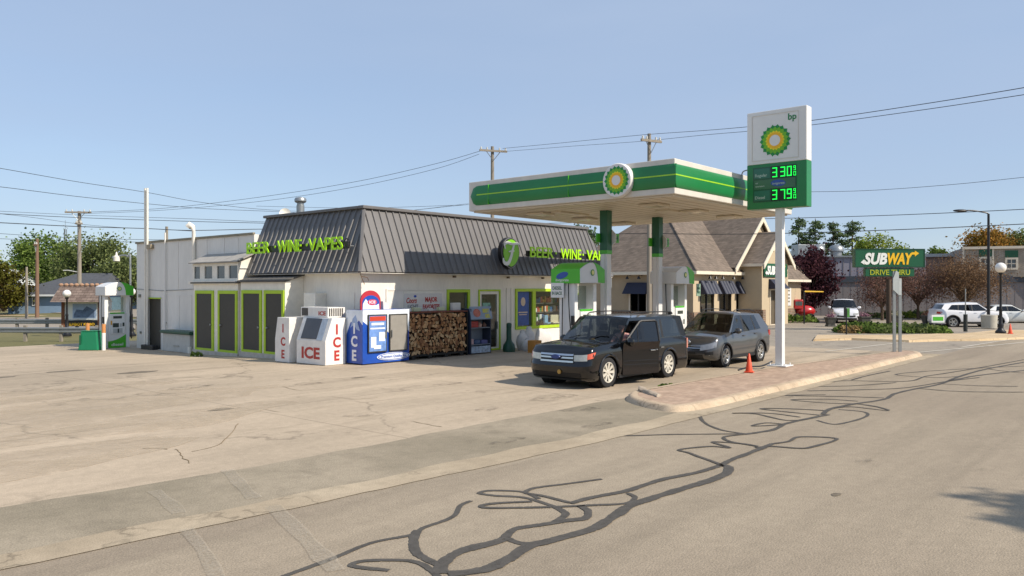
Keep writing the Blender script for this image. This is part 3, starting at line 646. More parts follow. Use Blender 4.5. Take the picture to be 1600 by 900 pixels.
mb = MB(); mb.b(UF-.06, UF-.002, va0, va1, -.2, -.02); mb.b(UF-.06, UF-.003, vb0, vb1, -.12, .08); mb.build('base_board', mat('old_board', '#bdb6aa', .8, var=.2, vs=5), shop, world=True, bevel=.01)
# glazed box above the first cooler, under a small slanted roof
ub = 16.5; q1, q0 = at_u(300.5, ub), at_u(372, ub)
mb = MB(); zl, zh = 2.78, 3.5
wins = [at_u(p, ub) for p in (303, 312, 319, 331, 338.5, 350.5, 357, 370.5)]
holed(mb, (ub, q1, zl), (0, -1, 0), UP, q1-q0, zh-zl, [(q1-wins[i], q1-wins[i+1], .1, zh-zl-.12) for i in (0, 2, 4, 6)], .06)
mb.quad((ub, q0, zl), (X0, q0, zl), (X0, q0, zh+.35), (ub, q0, zh)); mb.quad((ub, q1, zl), (ub, q1, zh), (X0, q1, zh+.35), (X0, q1, zl))
tb_ = mb.build('transom_box', M_trim, shop, world=True)
for i in (0, 2, 4, 6):
    g = MB(); g.b(ub+.04, ub+.05, wins[i+1], wins[i], zl+.1, zh-.12); g.build('pane', M_grey_glass, tb_, world=True)
mb = MB(); mb.hexa([(ub-.14, q0-.12, zh+.0), (X0-.004, q0-.12, zh+.36), (X0-.004, q1+.1, zh+.36), (ub-.14, q1+.1, zh), (ub-.14, q0-.12, zh+.05), (X0-.004, q0-.12, zh+.42), (X0-.004, q1+.1, zh+.42), (ub-.14, q1+.1, zh+.05)]); mb.build('slanted_roof', mat('weathered_roof', '#a29e97', .85, var=.2, vs=4), tb_, world=True)
mb = MB(); mb.b(UF-.09, ub, q0-.05, q1+.05, 2.66, 2.775); mb.build('ledge', M_trim, tb_, world=True, bevel=.01)
# rear door
mb = MB(); frame(mb, (X0, 0, 0), (0, -1, 0), UP, -bdo[1]-.04, -bdo[0]+.04, -.36, 2.06, .05, .002, .03); bc = mb.build('door_casing', M_grey_side, shop, world=True)
mb = MB(); mb.b(X0+.12, X0+.17, bdo[0], bdo[1], -.36, 2.0); rd = mb.build('rear_door', M_door, shop, world=True)
mb = MB(); mb.b(X0-.035, X0-.003, bdo[0]-.03, bdo[1]+.03, 2.0, 2.06); mb.build('lime_lintel', M_lime, shop, world=True)
mb = MB(); mb.b(X0-.05, X0-.003, 35.5, 35.6, .9, .95); mb.b(X0-.045, X0-.003, 38.05, 38.25, 2.05, 2.2); mb.b(X0-.045, X0-.003, 38.0, 38.12, .35, .45); mb.build('wall_fitting', mat('fitting_grey', '#77786f', .6), shop, world=True, bevel=.01)
mb = MB(); mb.tube([(X0-.02, 38.4, 2.45), (X0-.02, 36, 2.38), (X0-.02, 34, 2.42), (X0-.02, va1+.2, 2.5), (X0-.03, va1+.1, 1.3)], .012, 5); mb.build('wall_cable', M_steel, shop, world=True)
mb = MB(); mb.box(X0-.09, at_u(237, X0), 4.42, .16, .42, .2); mb.build('flood_light', mat('lamp_tan', '#9a8c74', .5), shop, world=True, bevel=.02)
# masts and pipes of the side wall
mast = lambda y, z0, z1, r, x=X0-.12: MB().cyl((x, y, z0), (x, y, z1), r, n=10)
m_ = mast(at_u(226.6, X0-.12), -.35, 7.15, .055); m_.cyl((X0-.12, at_u(229.8, X0-.12), -.35), (X0-.12, at_u(229.8, X0-.12), 7.15), .05, n=10); m_.build('double_mast', M_trim, shop, world=True, smooth=True)
m_ = mast(at_u(257.5, X0-.08), .4, 5.0, .035, X0-.08); m_.build('vent_pipe', M_grey_side, shop, world=True, smooth=True)
y = at_u(302, X0-.1); m_ = MB(); m_.tube([(X0-.1, y, 3.3), (X0-.1, y, 4.95), (X0-.12, y+.02, 5.12), (X0-.2, y+.14, 5.2), (X0-.24, y+.2, 5.12)], [.075, .075, .11, .15, .14], 12); m_.build('gooseneck_vent', M_trim, shop, world=True, smooth=True)
m_ = MB(); x_ = 20.2; y_ = at_v(469, 26); p = W(469, 32.5, 4.9)
m_.lathe((p.x, p.y, 4.9), [(.16, 0), (.16, .95), (.14, .96), (.14, 1.05), (.2, 1.07), (.24, 1.12), (.24, 1.2), (.2, 1.26), (.02, 1.3)], 18); m_.build('flue', M_steel, shop, world=True, smooth=True)
p = W(446, 32.5, 5.35); m_ = MB(CAMROT and Matrix.Translation(p) @ Matrix.Rotation(CAMROT, 4, 'Z') @ Matrix.Rotation(.6, 4, 'Y') @ Matrix.Rotation(1.2, 4, 'X'))
m_.lathe((0, 0, .4), [(.0, 0), (.08, .01), (.16, .03), (.22, .07), (.22, .08), (.16, .045), (.08, .02), (0, .015)], 18); m_.cyl((0, 0, .42), (0, 0, -.2), .02); m_.build('satellite_dish', M_trim, shop, world=True, smooth=True)
# wall-hung air conditioner and meter panel on the side wall
ya = at_u(471, X0-.3); yb_ = at_u(497, X0-.3)
mb = MB(); mb.b(16.72, X0-.003, 23.55, 24.25, 1.75, 2.32); ac = mb.build('wall_air_conditioner', M_trim, shop, world=True, bevel=.015)
mb = MB(); mb.b(16.76, X0, 23.5, 24.3, 1.7, 1.75); mb.build('bracket', M_steel, ac, world=True)
mb = MB(); mb.b(X0-.02, X0-.003, 21.95, 23.3, 1.4, 2.35); mb.build('wall_panel', M_white, shop, world=True)
mb = MB(); mb.b(17.55, 17.95, Y0-.12, Y0-.003, 1.3, 2.0); mb.build('meter_box', mat('meter_grey', '#a9a8a2', .5, .3), shop, world=True, bevel=.01)
mb = MB(); mb.b(31.55, 31.9, 21.25, 21.5, 2.5, 3.0); mb.build('downspout_elbow', M_steel, shop, world=True, bevel=.03)
# ---- raised lettering
M_letter = mat('lime_letter', '#a6e000', .35, var=.02); M_letter_side = mat('letter_can', '#2c3f12', .5)
def letters(words, start, xd, total, hgt, label):
    xd = Vector(xd); nrm = xd.cross(Vector(UP)); st = Vector(start)
    c = st+xd*(total/2); t = thing('wall_lettering', label, 'lettering sign', (c.x, c.y, c.z)); 
    a = MB(); a.text('BEER', st, xd, UP, hgt, w=total*.262, bold=.014, ext=.035); 
    a.text('WINE', st+xd*(total*.345), xd, UP, hgt, w=total*.25, bold=.014, ext=.035)
    a.text('VAPES', st+xd*(total*.665), xd, UP, hgt, w=total*.325, bold=.014, ext=.035)
    for f in (.305, .635): p = st+xd*(total*f)+Vector(UP)*hgt*.5; a.lathe(p-nrm*.05, [(.001, .0), (.05, 0), (.05, .1), (.001, .1)], 12, 'Y' if abs(xd.x) > .5 else 'X')
    a.build('letters', M_letter, t, world=True)
    b = MB(); slab(b, st, xd, UP, -.1, total+.12, hgt*.05, hgt*.62, -.16, -.07); b.build('raceway', M_black, t, world=True, bevel=.01)
    b = MB()
    for f in (.05, .35, .7, .97):
        p = st+xd*(total*f)+Vector(UP)*hgt*.3; b.cyl(p-nrm*.12, p-nrm*.55, .02)
    b.build('bracket', M_steel, t, world=True)
    return t
letters(None, (at_v(828, 21.02), 21.02, 3.78), XD, 6.0, .43, 'lime green letters reading BEER WINE VAPES on the front mansard beside the round emblem')
s1 = letters(None, (16.55, at_u(385, 16.55), 3.8), LD, 6.0, .43, 'lime green letters reading BEER WINE VAPES on the shaded side mansard')
mb = MB()
ring = [(16.52, 21.5+.16*cos(a), 3.98+.16*sin(a)) for a in [2*pi*i/20 for i in range(21)]]; mb.tube(ring, .02, 6); mb.build('cable_coil', M_black, s1, world=True)
# ---- round emblem with a script F
EX = 24.22
em = thing('round_emblem', 'round lime green emblem with a silver script F mounted on the front mansard', 'emblem sign', (EX, 21.1, 3.4))
def blob(cx, cz, rx, rz_, y0, y1, tip=.0, n=32):
    p = []
    for i in range(n):
        a = 2*pi*i/n; x = cx+rx*cos(a); z = cz+rz_*sin(a)
        if sin(a) < -.5: z -= tip*(-sin(a)-.5)*2*(1-abs(cos(a))*1.1)
        p.append((x, y1, z))
    return p
mb = MB(); mb.prism(blob(EX, 3.93, .56, .6, 0, 20.99, .08), (0, .2, 0)); mb.build('backing', M_black, em, world=True, bevel=.02)
mb = MB(); mb.prism(blob(EX, 3.93, .54, .58, 0, 20.97, .07), (0, .016, 0)); mb.build('silver_ring', M_steel, em, world=True)
mb = MB(); mb.prism(blob(EX, 3.93, .52, .56, 0, 20.955, .07), (0, .012, 0)); mb.build('inner_ring', M_black, em, world=True)
mb = MB(); mb.prism(blob(EX, 3.93, .475, .515, 0, 20.94, .06), (0, .012, 0)); mb.build('green_face', mat('emblem_green', '#7cc21f', .35, var=.06), em, world=True)
def ribbon(mb, pts, wds, y0, y1):
    P = [Vector((EX+x, 0, 3.93+z)) for x, z in pts]; Lf, Rt = [], []
    for i, p in enumerate(P):
        t = (P[min(i+1, len(P)-1)]-P[max(i-1, 0)]).normalized(); nn = Vector((-t.z, 0, t.x)); Lf.append(p+nn*wds[i]/2); Rt.append(p-nn*wds[i]/2)
    for i in range(len(P)-1):
        q = [Rt[i], Rt[i+1], Lf[i+1], Lf[i]]; mb.hexa([(a.x, y0, a.z) for a in q]+[(a.x, y1, a.z) for a in q])
mb = MB()
def crv(pts, w0, y0, y1):
    c = catmull([(x, 0, z) for x, z in pts], 6); n_ = len(c); k = len(pts)-1
    ws = [w0[min(int(i/n_*k), k-1)]+(w0[min(int(i/n_*k)+1, k)]-w0[min(int(i/n_*k), k-1)])*((i/n_*k) % 1) for i in range(n_)]; ribbon(mb, [(p.x, p.z) for p in c], ws, y0, y1)
crv([(-.36, .12), (-.42, .28), (-.25, .38), (.05, .33), (.3, .36), (.6, .34)], [.04, .09, .12, .1, .1, .02], 20.925, 20.942)
crv([(.16, .34), (.06, .08), (-.05, -.22), (-.22, -.45), (-.44, -.42), (-.5, -.24)], [.08, .13, .15, .16, .14, .04], 20.92, 20.937)
crv([(-.18, .02), (0, .04), (.16, .06)], [.04, .08, .05], 20.915, 20.932)
mb.build('script_letter', mat('silver_paint', '#c9ccca', .35, .3), em, world=True)
# ================================================================ THINGS BY THE SHOP
M_chest = mat('ice_white', '#e4e1db', .4, var=.1, vs=3.5, fine=.03, bs=25); M_red = mat('ice_red', '#b3362e', .5, var=.15, vs=9)
# open chest, its back to the road
t = thing('ice_chest', 'white ice chest with red letters down its shaded end, beside the cooler doors', 'ice chest', (15.9, 23.75, -.07))
prof = [(24.15, -.02), (24.15, .75), (24.0, 1.5), (23.3, 1.5), (23.3, -.02)]
mb = MB(); mb.prism([(15.5, y, z) for y, z in prof], (.85, 0, 0)); mb.build('cabinet', M_chest, t, world=True, bevel=.015)
mb = MB()
for ch, z in (('I', 1.0), ('C', .55), ('E', .12)): mb.text(ch, (15.495, 23.66, z), LD, UP, .28, bold=.03, ext=.006, anchor='c')
mb.build('lettering', M_red, t, world=True)
t = thing('ice_chest', 'white ice chest with a sloping dark hatch and big red ICE on its front', 'ice chest', (15.95, 22.15, -.05))
prof = [(15.55, .0), (15.55, .78), (15.82, 1.52), (16.35, 1.52), (16.35, 0)]
mb = MB(); mb.prism([(x, 21.35, z) for x, z in prof], (0, 1.6, 0)); mb.build('cabinet', M_chest, t, world=True, bevel=.015)
def sl(y, k, o=.0): # point on the sloping front
    n = Vector((-.94, 0, .343)); return Vector((15.55+.27*k, y, .78+.74*k))+n*o
mb = MB(); a = [sl(22.7, .06), sl(21.85, .06), sl(21.85, .96), sl(22.7, .96)]; mb.hexa([p+Vector((-.94, 0, .343))*.006 for p in a]+[p+Vector((-.94, 0, .343))*.03 for p in a]); mb.build('hatch', mat('hatch_grey', '#46484d', .4, var=.15), t, world=True, bevel=.004)
mb = MB(); a = [sl(21.83, .02), sl(21.5, .02), sl(21.5, .97), sl(21.83, .97)]; mb.hexa([p+Vector((-.94, 0, .343))*.006 for p in a]+[p+Vector((-.94, 0, .343))*.022 for p in a]); mb.build('second_hatch', mat('hatch_silver', '#b9bec2', .3, .4, var=.2, vs=6), t, world=True)
mb = MB(); mb.text('ICE', (15.545, 22.15, .2), LD, UP, .36, w=1.0, bold=.035, ext=.006, anchor='c')
for ch, z in (('I', 1.0), ('C', .58), ('E', .15)): mb.text(ch, (16.0, 21.345, z), XD, UP, .32, bold=.035, ext=.006, anchor='c')
mb.build('lettering', M_red, t, world=True)
mb = MB(); mb.b(15.9, 16.6, 21.7, 23.2, 1.525, 1.86); cu = mb.build('cooling_unit', M_chest, t, world=True, bevel=.01)
mb = MB()
for i in range(7): mb.b(15.95+i*.085, 15.99+i*.085, 21.685, 21.698, 1.57, 1.83)
for i in range(6): mb.b(15.885, 15.898, 22.8+i*.06, 22.83+i*.06, 1.57, 1.83)
mb.build('vent_slots', mat('slot_shadow', '#3c3a36', .8), cu, world=True)
mb = MB(); mb.text('ICE', (15.895, 22.0, 1.6), LD, UP, .13, w=.4, bold=.03, ext=.005, anchor='c'); mb.build('lettering', M_red, cu, world=True)
# blue double-door merchandiser
bx0, bx1, by0, by1, bz = 16.42, 18.42, 20.55, 21.4, 1.78
t = thing('ice_merchandiser', 'blue and white ice merchandiser with two doors facing the road and a round topper', 'ice merchandiser', (17.4, 21, 0))
M_blue = mat('ice_blue', '#1f4fae', .35, var=.22, vs=3); M_snow = mat('snow_print', '#dfe6ee', .4, var=.08, vs=4); M_pale = mat('pale_blue_print', '#8fa8cf', .4, var=.2, vs=6)
mb = MB(); mb.b(bx0, bx1, by0, by1, .03, bz); cab = mb.build('cabinet', M_blue, t, world=True, bevel=.012)
mb = MB(); mb.prism([(bx0-.004, y, z) for y, z in ((by0+.0, bz), (by0+.0, 1.3), (by0+.18, 1.45), (by0+.42, 1.28), (by0+.6, 1.4), (by1, .95), (by1, bz))], (-.004, 0, 0))
mb.prism([(x, by0-.004, z) for x, z in ((bx0, bz), (bx1, bz), (bx1, 1.02), (bx1-.2, 1.2), (bx1-.5, 1.05), (bx1-.9, 1.0), (bx0+.9, 1.15), (bx0+.6, 1.35), (bx0+.25, 1.25), (bx0, 1.42))], (0, -.004, 0)); mb.build('snowy_peaks', M_snow, cab, world=True)
mb = MB(); mb.prism([(bx0-.009, y, z) for y, z in ((by0+.12, 1.1), (by0+.35, 1.62), (by0+.5, 1.5), (by0+.62, 1.2), (by0+.42, 1.3), (by0+.3, 1.15))], (-.003, 0, 0)); mb.build('peak_shading', M_pale, cab, world=True)
mb = MB()
for ch, z in (('I', 1.02), ('C', .6), ('E', .14)): mb.text(ch, (bx0-.012, 20.97, z), LD, UP, .34, bold=.035, ext=.006, anchor='c')
mb.build('lettering', M_snow, cab, world=True)
for i, (a, b_, mm) in enumerate(((bx0+.22, bx0+.95, mat('door_print', '#6f93cf', .35, var=.35, vs=5)), (bx0+1.12, bx0+1.85, mat('door_steel', '#9a968e', .45, .2, var=.1)))):
    d = MB(); slab(d, (0, by0, 0), XD, UP, a, b_, .42, 1.6, .008, .05); dd = d.build('door', mm, t, world=True, bevel=.006)
    d = MB(); frame(d, (0, by0, 0), XD, UP, a-.03, b_+.03, .39, 1.63, .035, .02, .06); d.build('door_frame', mat('frame_dark', '#4b4a46', .4, .4), dd, world=True)
    d = MB(); d.b(a+.03 if i else b_-.06, a+.06 if i else b_-.03, by0-.1, by0-.05, .85, 1.1); d.build('handle', M_steel, dd, world=True)
    if not i:
        d = MB(); slab(d, (0, by0, 0), XD, UP, a+.03, b_-.03, 1.42, 1.57, .052, .056); d.build('red_strip', mat('red_label', '#c5452f', .4), dd, world=True)
        d = MB(); slab(d, (0, by0, 0), XD, UP, a+.05, b_-.06, 1.15, 1.2, .052, .056); slab(d, (0, by0, 0), XD, UP, a+.42, b_-.06, .75, 1.05, .052, .056); slab(d, (0, by0, 0), XD, UP, a+.08, a+.3, .55, .9, .052, .056); slab(d, (0, by0, 0), XD, UP, a+.2, a+.5, .5, .62, .0565, .058); slab(d, (0, by0, 0), XD, UP, a+.1, b_-.1, 1.28, 1.36, .052, .056); d.build('white_print', M_snow, dd, world=True)
mb = MB(); el = [(17.72+.72*cos(a), by0-.013, .22+.13*sin(a)) for a in [2*pi*i/28 for i in range(28)]]; mb.prism(el, (0, -.004, 0)); ov = mb.build('white_oval', M_snow, cab, world=True)
mb = MB(); el = [(17.72+.68*cos(a), by0-.019, .22+.11*sin(a)) for a in [2*pi*i/28 for i in range(28)]]; mb.prism(el, (0, -.003, 0)); mb.build('blue_oval', M_blue, cab, world=True)
mb = MB(); el = [(17.72+.64*cos(a), by0-.024, .22+.09*sin(a)) for a in [2*pi*i/28 for i in range(28)]]; mb.prism(el, (0, -.002, 0)); mb.build('inner_oval', M_snow, cab, world=True)
mb = MB(); mb.text('Premium Quality Ice', (17.72, by0-.03, .185), XD, UP, .08, w=1.1, bold=.02, ext=.003, anchor='c'); mb.build('oval_lettering', M_blue, cab, world=True)
# round topper sign
cx_ = 17.0; mb = MB(); arc = [(cx_-.42, by0+.3, bz)]+[(cx_+.42*cos(a), by0+.3, bz+.28+.36*sin(a)) for a in [pi-pi*i/16 for i in range(17)]]+[(cx_+.42, by0+.3, bz)]
mb.prism(arc, (0, .05, 0)); tp = mb.build('round_topper', mat('topper_red', '#b8323f', .4, var=.1), t, world=True)
mb = MB(); arc = [(cx_-.36, by0+.296, bz+.0)]+[(cx_+.36*cos(a), by0+.296, bz+.22+.26*sin(a)) for a in [pi-pi*i/16 for i in range(17)]]+[(cx_+.36, by0+.296, bz)]; mb.prism(arc, (0, -.004, 0)); mb.build('topper_field', M_blue, tp, world=True)
mb = MB(); mb.prism([(x, by0+.288, z) for x, z in ((cx_-.35, bz+.01), (cx_+.35, bz+.01), (cx_+.33, bz+.2), (cx_+.2, bz+.14), (cx_+.05, bz+.3), (cx_-.1, bz+.24), (cx_-.22, bz+.36), (cx_-.34, bz+.2))], (0, -.003, 0)); mb.build('topper_snow', M_snow, tp, world=True)
mb = MB(); mb.prism([(cx_+.05+.2*cos(a), by0+.282, bz+.25+.1*sin(a)) for a in [2*pi*i/20 for i in range(20)]], (0, -.003, 0)); mb.build('topper_oval', mat('topper_pink', '#c4475f', .4), tp, world=True)
mb = MB(); mb.text('ICE', (cx_+.05, by0+.277, bz+.21), XD, UP, .09, w=.26, bold=.03, ext=.003, anchor='c'); mb.build('topper_lettering', M_snow, tp, world=True)
mb = MB(); mb.prism([(17.5, 20.8, bz), (17.72, 20.8, bz), (17.78, 20.8, bz+.26), (17.6, 20.8, bz+.2), (17.48, 20.8, bz+.28)], (0, .2, 0)); tag(mb.build('paper_bag', mat('bag_white', '#dcdad3', .8), bevel=.01), 'crumpled white bag on top of the blue ice merchandiser', 'bag')
# banner
mb = MB(); slab(mb, (0, Y0, 0), XD, UP, at_v(630, Y0), at_v(689, Y0), 1.6, 2.3, .045, .052); bn = mb.build('wall_banner', mat('banner_white', '#d5d2cc', .6, var=.08, vs=3)); tag(bn, 'white wall banner with red beer lettering above the firewood rack', 'banner')
mb = MB(); u_ = at_v(632, Y0); mb.text('Coors', (u_+.03, Y0-.056, 1.96), XD, UP, .19, w=at_v(650, Y0)-u_-.05, bold=.03, shear=.25, ext=.003); u2 = at_v(672, Y0); mb.text('MAJOR', (u2, Y0-.056, 2.0), XD, UP, .17, w=.62, bold=.04, ext=.003, anchor='c'); mb.text('FAVORITES', (u2, Y0-.056, 1.74), XD, UP, .16, w=.85, bold=.04, ext=.003, anchor='c'); mb.build('red_lettering', M_red, bn, world=True)
mb = MB(); mb.text('LIGHT', (u_+.1, Y0-.056, 1.76), XD, UP, .14, w=.5, bold=.02, ext=.003); mb.build('grey_lettering', mat('letter_grey', '#5b5d63', .5), bn, world=True)
mb = MB(); mb.prism([(u_+.45+.07*cos(a), Y0-.056, 2.2+.045*sin(a)) for a in [2*pi*i/12 for i in range(12)]], (0, -.003, 0)); mb.build('blue_mark', M_blue, bn, world=True)
# firewood rack and its split logs
rx0, rx1, ry0, ry1 = 18.5, 21.5, 20.75, 21.25
M_rack = mat('rack_iron', '#26231f', .7, var=.2); t = thing('firewood_rack', 'low black firewood rack with a reddish top board under the banner', 'firewood rack', (20, 21, 0))
mb = MB(); mb.b(rx0, rx1, ry0, ry0+.06, .1, .17); mb.b(rx0, rx1, ry1-.06, ry1, .1, .17)
for x in (rx0+.3, rx0+1.1, rx0+1.9, rx1-.3): mb.b(x-.08, x+.08, ry0, ry1, .0, .1)
mb.build('base_frame', M_rack, t, world=True)
mb = MB()
for x in (rx0-.04, rx1): mb.b(x, x+.04, ry0+.02, ry0+.08, .0, 1.62); mb.b(x, x+.04, ry1-.08, ry1-.02, .0, 1.62)
mb.build('uprights', M_rack, t, world=True)
mb = MB(); mb.b(rx0-.04, rx1+.06, ry0+.05, ry1+.2, 1.62, 1.66); mb.build('top_board', mat('red_board', '#7c4534', .8, var=.25, vs=6), t, world=True)
M_woodend = [mat('wood_end_%d' % i, c, .85, var=.3, vs=14, bump=.4, bs=60) for i, c in enumerate(('#c29a6e', '#ab7c52', '#8c6240', '#cba97e'))]; M_bark = mat('bark', '#4d3726', .95, var=.3, vs=12, bump=.5, bs=40)
rg_ = random.Random(11); logm = []
for k in range(10):
    n_ = rg_.choice((3, 4, 4, 5, 5)); a0 = rg_.uniform(0, 6.28); pts = []
    for i in range(n_):
        a = a0+2*pi*i/n_+rg_.uniform(-.3, .3); r = rg_.uniform(.055, .098); pts.append((r*cos(a), r*sin(a)))
    Ln = .42; me = bpy.data.meshes.new('split_log'); v = [(x, -Ln/2, z) for x, z in pts]+[(x*rg_.uniform(.85, 1.1), Ln/2, z*rg_.uniform(.85, 1.1)) for x, z in pts]
    f = [tuple(range(n_)), tuple(range(2*n_-1, n_-1, -1))]+[(i, n_+i, n_+(i+1) % n_, (i+1) % n_) for i in range(n_)]
    me.from_pydata(v, [], f); me.materials.append(M_woodend[k % 4]); me.materials.append(M_bark)
    for i, p in enumerate(me.polygons): p.material_index = 0 if i < 2 or i % 2 else 1
    me.update(); logm.append(me)
nx, nz = 25, 11; first = None
for j in range(nz):
    for i in range(nx):
        o = bpy.data.objects.new('split_log', logm[rg_.randrange(10)]); o.location = (rx0+.07+(i+.5*(j % 2)*.9)*(rx1-rx0-.14)/nx+rg_.uniform(-.03, .03), (ry0+ry1)/2+rg_.uniform(-.07, .04), .24+j*.127+rg_.uniform(-.03, .03)); o.rotation_euler = (rg_.uniform(-.06, .06), rg_.uniform(0, 6.28), rg_.uniform(-.08, .08)); s_ = rg_.uniform(.78, 1.25); o.scale = (s_, 1, s_); COL.objects.link(o)
        tag(o, 'rough split firewood log stacked in the black rack under the banner', 'firewood log', 'split logs stacked in the firewood rack')
# white jugs and papers standing on the top board
for k, (px, wd_) in enumerate(((636, .3), (651, .34), (672, .22), (689, .3), (712, .42))):
    u = at_v(px, 21.2); mb = MB(); mb.b(u-wd_/2, u+wd_/2, 21.15, 21.3, 1.665, 1.665+[.12, .14, .1, .14, .28][k]); tag(mb.build('paper_carton', mat('carton_%d' % (k % 2), ('#dcdad0', '#c9cfa8')[k % 2 if k != 4 else 1], .7, var=.1), bevel=.02), ('pale carton at the left end of the firewood rack top', 'white carton second from the left on the firewood rack top', 'small white carton in the middle of the firewood rack top', 'pale green-white carton on the rack top below the narrow window edge', 'large cream carton on the rack top before the dark narrow window')[k], 'carton')
# display stand with header
t = thing('display_stand', 'grey-blue open display stand with a printed header between woodpile and door', 'display stand', (22.1, 21, 0)); M_stand = mat('stand_grey', '#7e8894', .5, var=.12, vs=3)
sx0, sx1, sy0, sy1 = 21.62, 22.75, 20.7, 21.15
for x_ in (sx0, sx1-.04): mb = MB(); mb.b(x_, x_+.04, sy0, sy1, .02, 1.72); mb.build('side_panel', mat('stand_navy', '#2c3446', .5), t, world=True)
mb = MB(); mb.b(sx0+.04, sx1-.04, sy1-.03, sy1, .02, 1.72); mb.build('back_panel', M_stand, t, world=True)
for z in (.35, .98, 1.3): mb = MB(); mb.b(sx0+.042, sx1-.042, sy0+.02, sy1-.031, z, z+.025); mb.build('shelf', M_stand, t, world=True)
mb = MB(); mb.b(sx0+.042, sx1-.042, sy0+.0, sy0+.03, .05, .3); mb.build('plinth', mat('plinth_print', '#9fb0c2', .5, var=.5, vs=9), t, world=True)
mb = MB(); mb.hexa([(sx0-.02, sy0-.06, 1.32), (sx1+.02, sy0-.06, 1.32), (sx1+.02, sy0-.03, 1.32), (sx0-.02, sy0-.03, 1.32), (sx0-.02, sy0+.04, 1.8), (sx1+.02, sy0+.04, 1.8), (sx1+.02, sy0+.07, 1.8), (sx0-.02, sy0+.07, 1.8)]); hd = mb.build('header', mat('header_blue', '#8493a6', .5, var=.12), t, world=True)
hn = Vector((0, -.98, .2)); hp = lambda x, k, o=.004: Vector((x, sy0-.06+.1*k, 1.32+.48*k))+hn*o
mb = MB(); mb.prism([hp(sx0+.32+.2*cos(a), .5+.33*sin(a)) for a in [2*pi*i/16 for i in range(16)]], hn*.003); mb.build('header_ball', mat('ball_orange', '#b5644f', .5, var=.3, vs=8), hd, world=True)
mb = MB(); mb.text('BEST', hp(sx0+.65, .52), XD, (0, .2, .98), .14, w=.36, bold=.05, ext=.003); mb.text('GEL', hp(sx0+.75, .12), XD, (0, .2, .98), .14, w=.3, bold=.05, ext=.003); mb.build('header_lettering', mat('header_yellow', '#c9c23c', .5), hd, world=True)
for (a, b_, z, hh, c, lb) in ((.06, .52, 1.005, .24, '#a83a34', 'red carton on the middle shelf of the display stand'), (.58, .8, 1.005, .2, '#c7a08c', 'pale jug with red cap on the middle shelf of the display stand'), (.86, 1.04, 1.005, .18, '#7a5a4c', 'brown bottle at the right of the display stand middle shelf'), (.06, .26, .375, .2, '#c4a4a4', 'pinkish bag at the left of the display stand bottom shelf'), (.3, .62, .375, .16, '#3d5577', 'blue bag on the display stand bottom shelf'), (.68, 1.04, .375, .14, '#5b5c8c', 'violet-blue bag at the right of the bottom shelf')):
    mb = MB(); mb.b(sx0+a, sx0+b_, sy0+.08, sy0+.3, z, z+hh)
    if 'jug' in lb or 'bottle' in lb: mb = MB(); mb.lathe((sx0+(a+b_)/2, sy0+.2, z), [(.001, 0), (.09, 0), (.09, hh*.6), (.035, hh*.85), (.035, hh), (.001, hh)], 12)
    tag(mb.build('stand_goods', mat('goods_'+c, c, .6, var=.2, vs=8), bevel=.025, smooth=True), lb, 'bag' if 'bag' in lb else 'carton' if 'carton' in lb else 'bottle')
# green smokers' post
p = W(795, 31.4, .0); M_dg = mat('dark_green_plastic', '#1c4a38', .45, var=.1)
t = thing('smokers_post', 'dark green plastic smokers post with a flared base by the shop door', 'smokers post', (p.x, p.y, 0))
mb = MB(); mb.lathe((0, 0, .0), [(.24, 0), (.25, .1), (.22, .28), (.12, .42), (.1, .5), (.095, .95)], 16); mb.build('base', M_dg, t, smooth=True)
mb = MB(); mb.lathe((0, 0, .95), [(.095, 0), (.1, .02), (.1, .14), (.07, .18), (.01, .19)], 16); mb.build('head', M_dg, t, smooth=True)
# bags of salt, propane box
M_sack = mat('sack_white', '#c9c8c6', .7, var=.12, vs=5)
def sack(px, dep, z, sx, sz, lab, rz=0, mt=M_sack):
    p = W(px, dep, z); mb = MB(); rs = []
    for k in range(9):
        t_ = k/8; rad = (.72+.28*sin(pi*min(1, t_*1.2)))*(1 if t_ < .85 else .6)
        rs.append([(p.x+sx/2*rad*(abs(cos(a))**.6)*(1 if cos(a) > 0 else -1)*(1+.08*mnoise.noise(Vector((a, t_*3, px)))), p.y+.16*rad*(abs(sin(a))**.7)*(1 if sin(a) > 0 else -1), z+sz*t_+.03*sin(a*2)*(t_)) for a in [2*pi*i/16 for i in range(16)]])
    mb.rings(rs); return tag(mb.build('sack', mt, smooth=True), lab, 'sack', 'sacks leaning on the shop wall')
sack(816, 32.3, .0, .62, .78, 'grey-white sack nearest the green smokers post'); sack(826, 32.6, .02, .6, .9, 'taller white sack leaning on the wall behind the others'); sack(824, 31.8, .0, .55, .5, 'low white sack in front of the leaning ones'); sack(843, 34.5, 0, .7, .85, 'sunlit white sack under the large lime framed window'); sack(853, 34.9, 0, .6, .7, 'smaller sunlit sack right under the window corner')
mb = MB(); p = W(835, 31.0, 0); mb.box(p.x, p.y, .2, .45, .35, .55); ob = tag(mb.build('delivery_box', mat('box_orange', '#b9823c', .7, var=.15), bevel=.02), 'orange-brown box on the ground behind the front of the black car', 'box')
